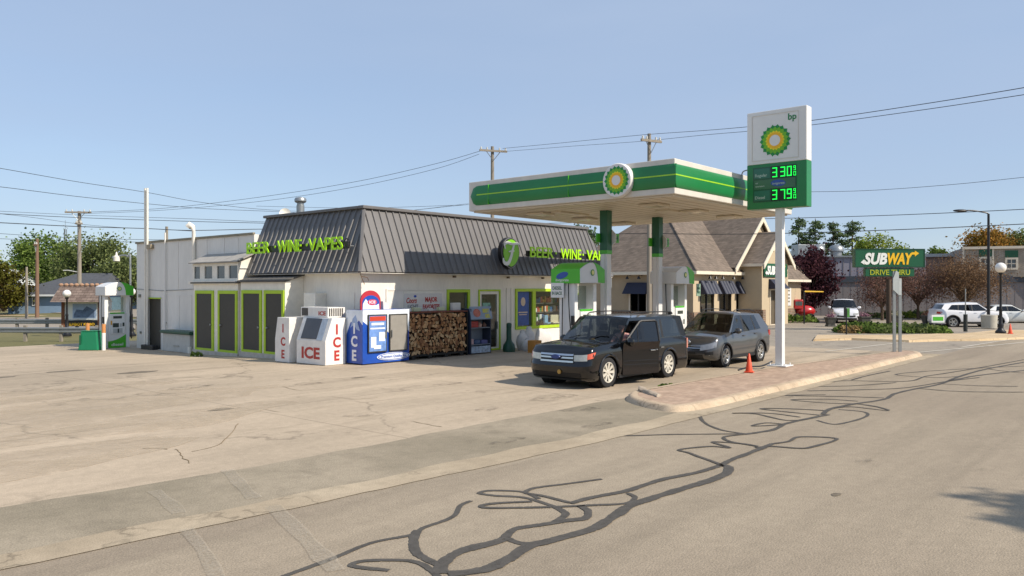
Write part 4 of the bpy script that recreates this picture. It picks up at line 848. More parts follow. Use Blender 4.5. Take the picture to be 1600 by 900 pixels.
# small cabinet outside the rear door
y1_, y0_ = at_u(252, 16.55), at_u(294, 16.55)
t = thing('utility_chest', 'grey-white utility chest with a dark green lid beside the rear door', 'utility chest', (16.8, (y0_+y1_)/2, -.3))
mb = MB(); mb.b(16.6, 17.1, y0_, y1_, -.25, .52); mb.build('chest_body', mat('chest_grey', '#b9b9b3', .6, var=.12, vs=4), t, world=True, bevel=.02)
mb = MB(); mb.b(16.5, 17.14, y0_-.15, y1_+.1, .53, .66); mb.build('lid', M_dg, t, world=True, bevel=.03)
mb = MB(); mb.b(16.57, 16.598, y0_+.9, y0_+1.4, .0, .03); mb.build('handle', M_steel, t, world=True)
mb = MB(); mb.b(16.45, 17.12, y0_-.3, y1_+.1, -.36, -.255); tag(mb.build('concrete_plinth', M_curb), 'low concrete step under the utility chest', 'step')
mb = MB(); mb.b(16.85, 17.1, bdo[0]+.15, bdo[1]-.1, -.36, -.12); tag(mb.build('black_crate', M_black, bevel=.03), 'black crate standing in front of the dark rear door', 'crate')
mb = MB(); p = W(296, 33.5, -.25); mb.lathe(p, [(.001, 0), (.08, 0), (.08, .28), (.001, .28)], 12); tag(mb.build('plastic_pail', M_trim, smooth=True), 'small white pail on the ground between utility chest and cooler doors', 'pail')
# ================================================================ CANOPY, PRICE SIGN, PUMPS
M_can = mat('canopy_white', '#d0cbc1', .45, var=.09, vs=2.2, stretch=(1, 1, .12)); M_under = mat('canopy_underside', '#d0c6b4', .55, var=.14, vs=.9, stretch=(1, .25, 1))
M_bg = mat('station_green', '#1f7a42', .35, var=.1, vs=.7); M_bg2 = mat('station_dark_green', '#15573a', .4, var=.05); M_lg = mat('bright_green', '#4fb32c', .35, var=.05); M_yg = mat('lime_line', '#9ccf2c', .4)
M_pw = mat('panel_white', '#dcdbd8', .4, var=.03)
M_h1 = mat('petal_dark_green', '#12863c', .4); M_h2 = mat('petal_mid_green', '#6fb51f', .4); M_h3 = mat('petal_yellow', '#f0d916', .4); M_h4 = mat('petal_gold', '#f2b81c', .4)
def petals(mb, c, xd, yd, R, r0, n, ph, o, th=.004, wd=1.0):
    c = Vector(c); xd = Vector(xd); yd = Vector(yd); nn = xd.cross(yd).normalized()
    for k in range(n):
        a = 2*pi*(k+ph)/n; d = xd*cos(a)+yd*sin(a); s = yd*cos(a)-xd*sin(a); hw = pi*r0/n*1.5*wd; hm = pi*(r0+R)/2/n*1.05*wd
        oo = nn*(o+.0004*(k % 2)); P = [c+d*(r0*.6)-s*hw*.6+oo, c+d*((r0+R)*.56)-s*hm+oo, c+d*(R*.93)-s*hm*.42+oo, c+d*R+oo, c+d*(R*.93)+s*hm*.42+oo, c+d*((r0+R)*.56)+s*hm+oo, c+d*(r0*.6)+s*hw*.6+oo]
        mb.prism(P, nn*th)
def helios(parent, c, xd, yd, R, o=.0):
    f = None
    for nm, m, RR, r0, ph, oo in (('green_petals', M_h1, 1, .55, 0, 0), ('lime_petals', M_h2, .86, .45, .5, .006), ('yellow_petals', M_h3, .62, .34, 0, .012), ('gold_petals', M_h4, .54, .3, .5, .018)):
        mb = MB(); petals(mb, c, xd, yd, R*RR, R*r0, 18, ph, o+oo); q = mb.build(nm, m, parent, world=True)
    nn = Vector(xd).cross(Vector(yd)).normalized(); mb = MB(); cc = Vector(c)+nn*(o+.024)
    mb.prism([cc+(Vector(xd)*cos(a)+Vector(yd)*sin(a))*R*.34 for a in [2*pi*i/24 for i in range(24)]], nn*.004); mb.build('white_centre', M_pw, parent, world=True)
CX0, CX1, CY0, CY1, CZ0, CZ1 = 19.6, 27.9, 11.0, 18.85, 5.1, 6.08
can = thing('fuel_canopy', 'large white fuel canopy with a green band on two square columns', 'fuel canopy', (23.7, 14.9, 0))
mb = MB(); mb.b(CX0, CX1, CY0, CY1, CZ0, CZ1); mb.build('canopy_roof', M_can, can, world=True, bevel=.02)
mb = MB(); mb.b(CX0+.12, CX1-.12, CY0+.12, CY1-.12, CZ0-.05, CZ0-.003)
mb.build('ceiling_deck', M_under, can, world=True)
mb = MB()
for i in range(1, 20): y = CY0+.12+i*(CY1-CY0-.24)/20; mb.b(CX0+.13, CX1-.13, y-.008, y+.008, CZ0-.056, CZ0-.051)
mb.build('deck_seams', mat('seam_brown', '#a39377', .7), can, world=True)
for x in (21.2, 23.75, 26.3):
    for y in (12.6, 17.0):
        mb = MB(); mb.b(x-.35, x+.35, y-.35, y+.35, CZ0-.13, CZ0-.057); li = mb.build('canopy_light', M_under, can, world=True, bevel=.02)
        mb = MB(); mb.b(x-.27, x+.27, y-.27, y+.27, CZ0-.135, CZ0-.131); mb.build('lens', mat('lens_cream', '#d8cdb4', .2), li, world=True)
for a_ in ((22.8, 24.2, 13.0, 13.5), (21.0, 22.6, 16.0, 16.4)): mb = MB(); mb.b(*a_, CZ0-.11, CZ0-.052); mb.build('ceiling_panel', M_under, can, world=True)
# convex green band: left face (towards -X) and near face (towards -Y)
ZM = (CZ0+CZ1)/2+.01; HB = .33
def band(o, xd, a, b_, ca=False, cb=False):
    mb = MB(); o = Vector(o); xd = Vector(xd); nn = xd.cross(Vector(UP)).normalized(); n = 9; rs = []
    for s in [a+(b_-a)*i/40 for i in range(41)]:
        sh = 1.0
        if ca and s-a < .35: sh = sqrt(max(0.0, 1-((.35-(s-a))/.35)**2))
        if cb and b_-s < .35: sh = sqrt(max(0.0, 1-((.35-(b_-s))/.35)**2))
        rs.append([o+xd*s+Vector(UP)*(HB*sh*cos(pi*k/(n-1)))+nn*(.004+.07*sin(pi*k/(n-1))*max(sh, .02)) for k in range(n)])
    mb.rings(rs, False, False); g = mb.build('green_band', M_bg, can, world=True, smooth=True)
    mb = MB(); slab(mb, o, xd, UP, a+(.35 if ca else 0), b_-(.35 if cb else 0), -.0, .035, .068, .08); mb.build('lime_stripe', M_yg, g, world=True)
LY = 12.77 # disc centre on the left face
band((CX0, CY1, ZM), (0, -1, 0), .08, CY1-LY-.4, True, False); band((CX0, CY1, ZM), (0, -1, 0), CY1-LY+.4, CY1-CY0+.07)
band((CX0-.07, CY0, ZM), (1, 0, 0), 0, CX1-CX0+.05)
mb = MB(); mb.lathe((CX0, LY, ZM), [(.47, .0), (.5, -.05), (.5, -.16), (.47, -.2), (.001, -.2)], 40, 'X'); dsc = mb.build('emblem_disc', M_pw, can, world=True, smooth=True)
helios(can, (CX0-.203, LY, ZM), (0, -1, 0), UP, .425)
def flag(t, x, y, z, num):
    mb = MB(); mb.prism([(x+.13, y-.12, z-.3), (x+.13, y-.3, z-.12), (x+.13, y-.3, z+.12), (x+.13, y-.12, z+.3)], (.03, 0, 0)); fl = mb.build('number_flag', M_pw, t, world=True)
    for s in (1, -1):
        mb = MB(); mb.b(x-.17-(.24 if s < 0 else -.04), x-.17+(.0 if s < 0 else .26), y-.16, y-.13, z-.14, z+.14)
    for a_ in ((x+.26, x+.48, y-.2, y-.15), (x-.34, x-.15, y+.12, y+.17)): mb = MB(); mb.b(*a_, z-.15, z+.15); mb.build('number_plate', M_lg, fl, world=True)
    mb = MB(); mb.text(num, (x+.37, y-.202, z-.09), XD, UP, .18, bold=.02, ext=.003, anchor='c'); mb.build('numeral', M_bg2, fl, world=True)
for x, num in ((22.0, '4'), (25.3, '5')):
    mb = MB(); mb.b(x-.13, x+.13, 14.77, 15.03, .0, 3.62); mb.b(x-.16, x-.131, 14.85, 14.95, .0, 3.62); c_ = mb.build('column', M_pw, can, world=True, bevel=.012)
    mb = MB(); mb.b(x-.145, x+.145, 14.755, 15.045, 3.74, CZ0-.04); mb.build('green_sleeve', M_bg2, c_, world=True, bevel=.008)
    mb = MB(); mb.b(x-.146, x+.146, 14.754, 15.046, 3.62, 3.74); mb.build('bright_green_ring', M_lg, c_, world=True)
    flag(c_, x, 14.9, 4.15, num)
for y_ in (17.9, 14.6): mb = MB(); mb.b(CX0-.078, CX0-.003, y_-.006, y_+.006, ZM-.33, ZM+.33); mb.build('band_seam', M_lg, can, world=True)
# pump island kerb
mb = MB(); P = [(19.3, 14.45), (19.45, 14.3), (28.2, 14.3), (28.35, 14.45), (28.35, 15.35), (28.2, 15.5), (19.45, 15.5), (19.3, 15.35)]; mb.prism([(x, y, .0) for x, y in P], (0, 0, .15)); tag(mb.build('pump_island', M_curb, bevel=.02), kind='structure')
# ---- price sign
ps = thing('price_sign', 'tall station price sign, white above and green below, on a square white post', 'price sign', (23.8, 9.75, .12))
SX0, SX1, SY0, SY1 = 23.6, 24.0, 8.86, 10.72; ZA, ZB_, ZC = 4.93, 6.3, 7.92
mb = MB(); mb.b(23.69, 23.91, 9.64, 9.86, .13, ZA+.1); mb.build('post', M_pw, ps, world=True, bevel=.01)
mb = MB(); mb.b(23.5, 24.1, 9.45, 10.05, .125, .16)
for a in (-.22, .22):
    for b_ in (-.22, .22): mb.cyl((23.8+a, 9.75+b_, .16), (23.8+a, 9.75+b_, .22), .02)
mb.build('base_plate', M_pw, ps, world=True, bevel=.008)
mb = MB(); mb.b(SX0, SX1, SY0, SY1, ZB_, ZC); wh = mb.build('upper_cabinet', M_pw, ps, world=True, bevel=.02)
mb = MB(); frame(mb, (SX0, 0, 0), (0, -1, 0), UP, -SY1+.16, -SY0-.24, ZB_+.1, ZC-.12, .02, .002, .012); mb.build('panel_edge', M_can, wh, world=True)
mb = MB(); mb.b(SX0, SX1, SY0, SY1, ZA, ZB_-.003); gr = mb.build('lower_cabinet', M_bg, ps, world=True, bevel=.015)
helios(wh, (SX0-.004, 9.82, 6.98), (0, -1, 0), UP, .49)
mb = MB(); mb.text('bp', (SX0-.005, 9.42, 7.55), (0, -1, 0), UP, .19, bold=.02, ext=.006); mb.build('lettering', M_bg, wh, world=True)
mb = MB(); slab(mb, (SX0, 0, 0), (0, -1, 0), UP, -SY1+.2, -SY0-.3, ZA+.2, ZB_-.1, .003, .012); pn = mb.build('price_panel', mat('panel_green', '#1a5238', .3, var=.08), gr, world=True, bevel=.002)
M_sub = mat('row_label_green', '#2b6a55', .3); M_led = mat('price_digit', '#18f04c', .4, var=0, emit=1.0); M_ledbg = mat('digit_black', '#06170e', .3)
for (z0, z1, txt, digs) in ((5.86, 6.16, 'Regular', '330'), (5.18, 5.48, 'Diesel', '379')):
    mb = MB(); slab(mb, (SX0, 0, 0), (0, -1, 0), UP, -SY1+.24, -SY1+.74, z0, z1, .0125, .018); mb.build('grade_label', M_sub, pn, world=True)
    mb = MB(); mb.text(txt, (SX0-.019, SY1-.27, z0+.05), (0, -1, 0), UP, .09, bold=.012, ext=.003); mb.build('grade_lettering', mat('faded_white', '#a9bcae', .5), pn, world=True)
    mb = MB(); slab(mb, (SX0, 0, 0), (0, -1, 0), UP, -SY1+.78, -SY0-.34, z0-.03, z1+.03, .0125, .018); dp = mb.build('digit_window', M_ledbg, pn, world=True)
    SEG = {'3': 'abgcd', '0': 'abcdef', '7': 'abc', '9': 'abcdfg'}; mb = MB()
    def seg7(mb, ch, x, z, w_, h_, t_):
        S = {'a': (0, h_-t_, w_, h_), 'd': (0, 0, w_, t_), 'g': (0, h_/2-t_/2, w_, h_/2+t_/2), 'b': (w_-t_, h_/2+.0, w_, h_), 'c': (w_-t_, 0, w_, h_/2), 'e': (0, 0, t_, h_/2), 'f': (0, h_/2, t_, h_)}
        for q, c_ in enumerate(SEG[ch]): x0_, z0_, x1_, z1_ = S[c_]; slab(mb, (SX0, 0, 0), (0, -1, 0), UP, x+x0_+.003, x+x1_-.003, z+z0_+.003, z+z1_-.003, .019, .024+.0005*q)
    x_ = -SY1+.82
    for i, ch in enumerate(digs): seg7(mb, ch, x_+(0, .25, .45)[i], z0, .15, z1-z0, .035)
    seg7(mb, '9', x_+.65, z0+.16, .07, .14, .02); seg7(mb, '0', x_+.65, z0, .08, .13, .02)
    mb.build('price_digits', M_led, pn, world=True)
mb = MB(); slab(mb, (SX0, 0, 0), (0, -1, 0), UP, -SY1+.24, -SY0-.34, 5.53, 5.81, .0125, .016); mb.build('middle_strip', mat('strip_green', '#3d6b4c', .3, var=.1), pn, world=True)
mb = MB(); mb.prism([(SX0-.017, 9.72-.23*cos(a)+.02*sin(a), 5.68+.1*sin(a)) for a in [2*pi*i/20 for i in range(20)]], (-.003, 0, 0)); mb.build('blue_blob', mat('logo_blue', '#2b4fa0', .3), pn, world=True)
for q_ in (('invigorate', (SX0-.022, 9.9, 5.64), .075, .38), ('car', (SX0-.017, SY1-.28, 5.7), .05, None), ('operators', (SX0-.017, SY1-.28, 5.6), .05, None)): mb = MB(); mb.text(q_[0], q_[1], (0, -1, 0), UP, q_[2], w=q_[3], bold=.012, ext=.003); mb.build('strip_lettering', mat('faded_white', '#a9bcae', .5), pn, world=True)
mb = MB(); mb.tube(catmull([(23.8, 10.72, 6.2), (23.8, 10.95, 6.15), (23.8, 11.0, 5.9)], 5), .02, 6); mb.build('conduit', M_steel, ps, world=True)
# ---- fuel pumps: built once facing -Y, then copied
M_hose = mat('hose_black', '#17181a', .5); M_pb = mat('pump_white', '#e3e2de', .35, var=.04, vs=3); M_pg = mat('pump_grey', '#b5b6b4', .4, var=.06)
def make_pump(label):
    t = thing('fuel_pump', label, 'fuel pump', (0, 0, 0), 0, 'fuel pumps of the station')
    for s in (-1, 1): mb = MB(); mb.b(s*.5-.085, s*.5+.085, -.3, .3, 0, 2.5); mb.build('side_pillar', M_pb, t, bevel=.015)
    mb = MB(); mb.b(-.41, .41, -.3, .3, .32, 1.66); body = mb.build('dispenser_body', M_pb, t, bevel=.02)
    mb = MB(); mb.b(-.41, .41, -.31, .31, .0, .318); lb = mb.build('green_base', M_lg, t, bevel=.01)
    mb = MB(); P = [(-.41, -.302, .318), (.41, -.302, .318)]+[(.41-.82*i/10, -.302, .32+.32*(1-i/10)**1.8) for i in range(11)]; mb.prism(P, (0, -.003, 0)); mb.build('green_swoosh', M_lg, body)
    mb = MB(); mb.text('diesel', (.0, -.313, .1), XD, UP, .13, w=.55, bold=.02, ext=.003, anchor='c'); mb.build('lettering', M_pb, lb)
    mb = MB(); mb.b(-.33, .33, -.34, -.302, .66, 1.62); fp = mb.build('control_panel', M_pb, t, bevel=.02)
    for nm_, a_ in (('price_display', (-.2, .2, -.346, -.341, 1.4, 1.52)), ('screen', (-.22, .06, -.347, -.341, .98, 1.18)), ('card_slot', (.23, .32, -.3465, -.341, 1.02, 1.2)), ('receipt_slot', (-.0, .07, -.3475, -.341, .72, .92))): mb = MB(); mb.b(*a_); mb.build(nm_, mat('pump_screen', '#39423c', .15), fp)
    mb = MB(); mb.b(.1, .2, -.347, -.341, 1.0, 1.16); mb.b(-.21, .23, -.3445, -.341, .7, .93); mb.build('keypad', M_pg, fp)
    mb = MB(); mb.b(-.32, -.25, -.345, -.341, 1.1, 1.3); mb.build('sticker', mat('sticker_orange', '#d9a23c', .5), fp)
    mb = MB(); mb.b(-.33, .33, -.33, -.3, 1.63, 1.69); mb.build('green_trim', M_lg, t)
    mb = MB(); mb.b(-.4, .4, -.02, .02, 1.72, 2.42); mb.build('window_panel', glassmat('pump_pane', (.8, .85, .8), .05, .02, .9), t)
    mb = MB(); mb.b(-.36, -.14, -.03, -.022, 1.78, 2.3); mb.build('notice', M_pw, t)
    # domed topper
    def tp(y0, y1, x0=-.66, x1=.66, z0=2.5, e=0):
        n_ = 16; P = [(x1+e, y0, z0), (x1+e, y0, z0+.42)]
        P = [(x0-e, y0, z0-e), (x1+e, y0, z0-e)]+[(x1+e-(x1-x0+2*e)*i/n_, y0, z0+.42+e+.22*sin(pi*i/n_)) for i in range(n_+1)]
        return P, (0, y1-y0, 0)
    mb = MB(); P, d = tp(-.55, .55); mb.prism(P, d); top = mb.build('topper', M_pw, t, bevel=.015)
    n_ = 16; edge = [(.662-.66*(i/12)**.8, 2.5+.0+ (i/12)**1.6*.64) for i in range(13)]
    mb = MB(); P = [(.662, -.556, 2.502)]+[(.66-1.32*i/n_, -.556, 2.922+.22*sin(pi*i/n_)) for i in range(0, 9)]+[(.3-.3+.3*sin(a)*1.0, -.556, 2.5+.64-.0-.62*(1-cos(a))) for a in [pi/2*i/8 for i in range(1, 9)]]
    P = [(x, y, z) for x, y, z in P]; mb.prism(P, (0, -.004, 0)); mb.build('green_sweep', M_lg, top)
    mb = MB(); mb.b(.664, .668, -.555, .555, 2.5, 2.93); mb.build('green_side', M_lg, top)
    mb = MB(); mb.lathe((.0, -.556, 2.83), [(.1, 0), (.1, -.01), (.001, -.01)], 18, 'Y'); l1 = mb.build('small_emblem', M_h1, top); mb = MB(); mb.lathe((.0, -.567, 2.83), [(.07, 0), (.07, -.006), (.001, -.006)], 18, 'Y'); mb.build('emblem_centre', mat('pale_yellow', '#e8e08a', .4), l1)
    for s in (-1, 1):
        mb = MB(); x = s*.64; P = catmull([(x, -.1, 2.5), (x+s*.03, -.14, 1.8), (x+s*.03, -.2, 1.1), (x, -.26, .6), (x+s*.02, -.34, .42), (x, -.4, .6), (x, -.38, 1.0), (s*.6, -.3, 1.35)], 5); mb.tube(P, .018, 6); mb.tube([(x+s*.03, .1, 2.5), (x+s*.04, .12, .5)], .018, 6); hs = mb.build('hose', M_hose, t, smooth=True)
        mb = MB(); mb.b(s*.63-.03, s*.63+.03, -.32, -.2, 1.2, 1.5); mb.build('nozzle', M_hose, t, bevel=.015)
    return t
pump = make_pump('white and green diesel pump standing at the back left beyond the shop corner'); pump.location = (16.65, 39.65, -.36)
p2 = dup(pump, (26.35, 14.9, .15), 0, 'fuel pump behind the grey car, between the right column and the restaurant')
p1 = dup(pump, (20.45, 14.9, .15), 0, 'fuel pump behind the black car, left of the left canopy column')
# green cladding and blue logo of the near pump's side towards the left; part of that pump
def child(n): return [c for c in COL.objects if c.parent is p1 and c.name.startswith(n)][0]
tpp = child('topper')
mb = MB(); mb.b(-.67, -.664, -.555, .555, 2.49, 2.94); P = [(-.666+.5*i/8, 2.93+.16*sin(pi*min(1, i/16))) for i in range(9)]
mb.build('green_cladding', M_lg, tpp)
mb = MB(); P = [(-.665+1.32*i/16, -.4, 2.925+.225*sin(pi*i/16)) for i in range(17)]; mb.rings([[(x, -.54, z) for x, _, z in P[:11]], [(x, .54, z) for x, _, z in P[:11]]], False, False); mb.build('green_top_sheet', M_lg, tpp)
mb = MB(); mb.prism([(-.672, .12+.23*cos(a), 2.74+.1*sin(a)+.05*cos(a)*-1) for a in [2*pi*i/20 for i in range(20)]], (-.004, 0, 0)); mb.build('blue_drop', mat('logo_blue', '#2b4fa0', .3), tpp)
mb = MB(); mb.text('invigorate', (-.673, .12, 2.56), LD, UP, .08, w=.5, bold=.012, ext=.004, anchor='c'); mb.build('topper_lettering', M_pw, tpp)
mb = MB(); mb.b(19.76, 19.78, 14.95, 15.45, 2.2, 2.66); sg = tag(mb.build('pump_notice', M_pw), 'small white notice reading DIESEL IN BACK hung from the near pump topper', 'notice')
mb = MB(); mb.text('DIESEL', (19.758, 15.2, 2.45), LD, UP, .1, w=.36, bold=.02, ext=.003, anchor='c'); mb.text('IN BACK', (19.758, 15.2, 2.29), LD, UP, .1, w=.4, bold=.02, ext=.003, anchor='c'); mb.build('lettering', M_bg2, sg, world=True)
mb = MB(); mb.b(27.05, 27.35, 14.26, 14.28, 2.2, 2.66); sg = tag(mb.build('pump_notice', mat('notice_green', '#7f9a86', .5, var=.2, vs=14)), 'small grey-green notice hung from the pump topper near the right column', 'notice')
mb = MB(); mb.text('DIESEL', (27.2, 14.257, 2.45), XD, UP, .08, w=.24, bold=.02, ext=.003, anchor='c'); mb.text('IN BACK', (27.2, 14.257, 2.3), XD, UP, .08, w=.24, bold=.02, ext=.003, anchor='c'); mb.build('lettering', M_bg2, sg, world=True)
# green waste bin and short posts by the rear pump
p = W(142, 36.8, None); t = thing('waste_bin', 'green plastic pump-side bin with flared sides left of the diesel pump', 'waste bin', p, CAMROT)
M_bin = mat('bin_green', '#157a52', .45, var=.08)
mb = MB(); a, b_ = .46, .36; mb.hexa([(-a, -.3, 0), (a, -.3, 0), (a, .3, 0), (-a, .3, 0), (-b_, -.24, .85), (b_, -.24, .85), (b_, .24, .85), (-b_, .24, .85)]); mb.build('bin_body', M_bin, t, bevel=.04)
mb = MB(); mb.b(-.39, -.3, -.31, -.29, .3, .7); mb.build('slot', M_bg2, t); mb = MB(); mb.b(-.37, .37, -.25, .25, .855, .9); mb.build('rim', M_bin, t, bevel=.02)
M_op = mat('post_orange', '#c98a52', .6, var=.15)
for px, dep, lb in ((136.5, 37.6, 'short orange-tan post behind the green bin'), (161.5, 36.6, 'short white post with an orange top beside the diesel pump')):
    p = W(px, dep, None); t = thing('guard_post', lb, 'guard post', p)
    mb = MB(); mb.cyl((0, 0, 0), (0, 0, .8), .085); mb.build('post', M_pb if px > 150 else M_op, t, smooth=True); mb = MB(); mb.cyl((0, 0, .801), (0, 0, 1.2), .085); mb.build('orange_top', M_op, t, smooth=True)
# traffic cone and debris on the island
def cone(p, s, label, tilt=0):
    t = thing('traffic_cone', label, 'traffic cone', p, 0, 'orange traffic cones'); M_o = mat('cone_orange', '#e0502a', .5, var=.1); t.scale = (s, s, s)
    mb = MB(); mb.box(0, 0, .015, .3, .3, .03, .3); mb.build('base', M_o, t, bevel=.01); mb = MB(); mb.lathe((0, 0, .03), [(.12, 0), (.03, .58), (.02, .59), (.001, .59)], 18); mb.build('cone', M_o, t, smooth=True)
p = G(1170, 588.5); cone((p.x, p.y, .125), .85, 'orange traffic cone on the brick island in front of the grey car')
p = G(1578, 524.5); cone((p.x, p.y, .1), .85, 'orange traffic cone on the corner pavement beside the globe lamp')
mb = MB(); q = [G(1153, 587), G(1172, 583), G(1190, 580), G(1206, 574)]; mb.tube(catmull([(a.x, a.y, .16+.03*(i % 2)) for i, a in enumerate(q)], 4), .022, 6); tag(mb.build('fallen_rod', M_black, smooth=True), 'black rod lying across the kerb beside the orange cone', 'rod')
mb = MB(); p = G(1022, 625)
rs = []; 
for k in range(7):
    t_ = k/6; c = G(1001+t_*30, 617.5+t_*10); rs.append([(c.x+.17*cos(a)*(1+.5*mnoise.noise(Vector((a, k, 0)))), c.y+.13*cos(a)*.3+.05*sin(a), .1+(.12-.06*t_)*sin(a)*(1+.7*mnoise.noise(Vector((k*1.8, a, 3))))) for a in [2*pi*i/10 for i in range(10)]])
mb.rings(rs); tag(mb.build('broken_kerb', mat('old_kerb', '#a39583', .95, var=.3, vs=9, bump=.6, bs=25), smooth=True), 'broken rounded kerb stone at the left tip of the brick island', 'kerb stone')
# ================================================================ VEHICLES
M_tyre = mat('tyre_rubber', '#232325', .85, var=.1, bump=.2, bs=80); M_rim = mat('alloy_rim', '#c9c8c4', .3, .75, var=.05); M_rimw = mat('pale_rim', '#d9d3c4', .4, .3, var=.05)
M_well = mat('wheel_well', '#0c0c0d', .95); M_seat = mat('car_seat', '#34332f', .85, var=.1); M_inside = mat('car_inside', '#1b1b1c', .9)
M_chrome = mat('chrome', '#c4c8cc', .15, .95, var=.03); M_lamp = mat('headlamp', '#b7b6ac', .12, .2, var=.2, vs=12, spec=.9, coat=1); M_amber = mat('side_lamp', '#d05a3a', .2, coat=1); M_tail = mat('tail_lamp', '#a81f22', .2, coat=1, var=.1)
M_cg = glassmat('car_glass', (.5, .56, .55), .05, .01, .75); M_cgd = glassmat('tinted_glass', (.3, .32, .33), .08, .01, .5); M_trimb = mat('black_trim', '#18191b', .55, var=.08)
def paint(name, c, metal=.0, r=.3, coat=1.0): return mat(name, c, r, metal, var=.03, vs=2, coat=coat, spec=.5 if coat == 1 else .3)
def pw(tbl, s):
    for (a, x), (b_, y) in zip(tbl, tbl[1:]):
        if s <= b_: return x+(y-x)*(s-a)/(b_-a) if b_ > a else y
    return tbl[-1][1]
def smooth_tbl(tbl):
    return lambda s: pw(tbl, s)
def make_car(P):
    """x runs from the front bumper (0) to the rear (L); the body is a stack of rounded outlines"""
    t = thing(P['name'], P['label'], P['cat'], (0, 0, 0), 0)
    L_, w = P['L'], P['w']; zb = P['zb']; RW = P['rw']; AX = P['axles']; RA = RW*1.14
    ztop = P['ztop']            # table x -> height of the shoulder/hood line
    foff, roff, wid = P['front'], P['rear'], P['wide']   # tables s -> inset
    cf, cr = P.get('cf', .34), P.get('cr', .22); pf = P.get('pf', 3.2)
    NS = 15; S = [0, .05, .12, .2, .28, .36, .44, .52, .6, .68, .76, .83, .9, .955, 1.0]
    ny = 9; xs_side = []
    x = cf
    while x < L_-cr-.01: xs_side.append(x); x += .055
    dx = (L_-cr-cf)/len(xs_side); xs_side = [cf+dx*i for i in range(len(xs_side)+1)]
    def outline(s):
        f, r, ww = pw(foff, s), pw(roff, s), w*pw(wid, s); pts = []
        for i in range(ny):                      # front centre to corner
            a = (pi/2)*i/ny; yy = sin(a)**(2/pf) if i else 0; xx = 1-cos(a)**(2/pf); pts.append((f+(cf-f)*xx, ww*yy))
        for x in xs_side: pts.append((x, ww))
        for i in range(ny-1, -1, -1):
            a = (pi/2)*i/ny; yy = sin(a)**(2/pf) if i else 0; xx = 1-cos(a)**(2/pf); pts.append((L_-r-(cr-r)*xx, ww*yy))
        return pts
    def zat(x, s): return zb+s*(pw(ztop, x)-zb)
    half = [[(x, y, zat(x, s)) for x, y in outline(s)] for s in S]; nh = len(half[0])
    full = [[(x, -y, z) for x, y, z in h_]+[(x, y, z) for x, y, z in reversed(h_[1:-1])] for h_ in half]; nf = len(full[0])
    V = [list(p) for r in full for p in r]; Fs = []
    door = P.get('open_door')
    def inarch(p):
        for ax in AX:
            d = sqrt((p[0]-ax)**2+(p[2]-RW)**2)
            if d < RA and abs(p[1]) > w*.6: return ax
        return None
    dead = set()
    for k in range(len(S)-1):
        for i in range(nf):
            j = (i+1) % nf; q = (k*nf+i, k*nf+j, (k+1)*nf+j, (k+1)*nf+i)
            if all(inarch(V[m]) is not None for m in q): continue
            if door and all(V[m][1] < -w*.6 for m in q) and all(door[0]-.01 <= V[m][0] <= door[1]+.01 for m in q) and k >= 1: continue
            Fs.append(q)
    used = {m for q in Fs for m in q}
    for m in used:
        ax = inarch(V[m])
        if ax is not None:
            dx_, dz_ = V[m][0]-ax, V[m][2]-RW; d = sqrt(dx_*dx_+dz_*dz_) or .01; V[m][0] = ax+dx_/d*RA; V[m][2] = RW+dz_/d*RA
    mb = MB(); mb.add(V, Fs); mb.add([V[i] for i in range(nf)], [tuple(range(nf-1, -1, -1))])
    # top deck: hood (and boot lid), with crown; the cabin stretch stays open
    top = half[-1]; c0, c1 = P['cabin']
    fr = [p for p in top if p[0] <= c0]; rr_ = [p for p in top if p[0] >= c1]
    def deck(rowpts, crown, sgn):
        rows = []; m = 9
        for x, y, z in rowpts: rows.append([(x, y*(-1+2*i/(m-1)), z+crown*(1-(-1+2*i/(m-1))**2)*min(1, y/(w*.8))) for i in range(m)])
        mb.rings(rows, False, False)
    deck(fr+[(c0, fr[-1][1], pw(ztop, c0))], P.get('crown', .05), 1)
    if P.get('boot'): deck([(c1, rr_[0][1], pw(ztop, c1))]+rr_, .03, 1)
    body = mb.build('body', P['paint'], t, smooth='full', weld=True)
    md = body.modifiers.new('edges', 'EDGE_SPLIT'); md.split_angle = radians(50)
    # inner tub and wheel wells
    mb = MB(); mb.b(c0-.2, min(c1+.1, L_-.25), -w+.1, w-.1, zb+.08, zb+.12); mb.b(c0-.25, c0-.2, -w+.1, w-.1, zb+.1, pw(ztop, c0)-.02)
    for s in ((1, -1) if not door else (1,)): mb.b(c0, L_-.3, s*(w-.13)-.02, s*(w-.13)+.02, zb+.1, pw(ztop, c0)-.04)
    for ax in AX:
        for s in (1, -1):
            mb.lathe((ax, s*(w-.04 if s > 0 else w-.04), RW), [(.01, -s*.32), (RA+.02, -s*.32), (RA+.012, 0)], 24, 'Y')
    mb.build('inner_tub', M_well, t)
    mb = MB(); mb.box(c0+.12, 0, pw(ztop, c0)-.06, .45, 2*w-.3, .1); dz = pw(ztop, c0)
    mb.build('dashboard', M_inside, t, bevel=.03)
    for sx_, nn in P['seats']:
        for yy in (-.38, .38) if nn == 2 else (-.45, 0, .45):
            mb = MB(); mb.box(sx_-.2, yy, dz-.42, .5, .46, .16); mb.hexa([(sx_, yy-.23, dz-.35), (sx_+.14, yy-.23, dz-.35), (sx_+.14, yy+.23, dz-.35), (sx_, yy+.23, dz-.35), (sx_+.16, yy-.2, dz+.2), (sx_+.26, yy-.2, dz+.2), (sx_+.26, yy+.2, dz+.2), (sx_+.16, yy+.2, dz+.2)]); mb.box(sx_+.23, yy, dz+.32, .09, .24, .18); mb.build('seat', M_seat, t, bevel=.03)
    # greenhouse
    g = P['gh']; nb = 8
    zb_ = lambda x: pw(ztop, x)-.012; zr = P['H']
    zre = zr-.06
    posts = g['posts']         # (x at belt, x at roof edge, kind of the span after it)
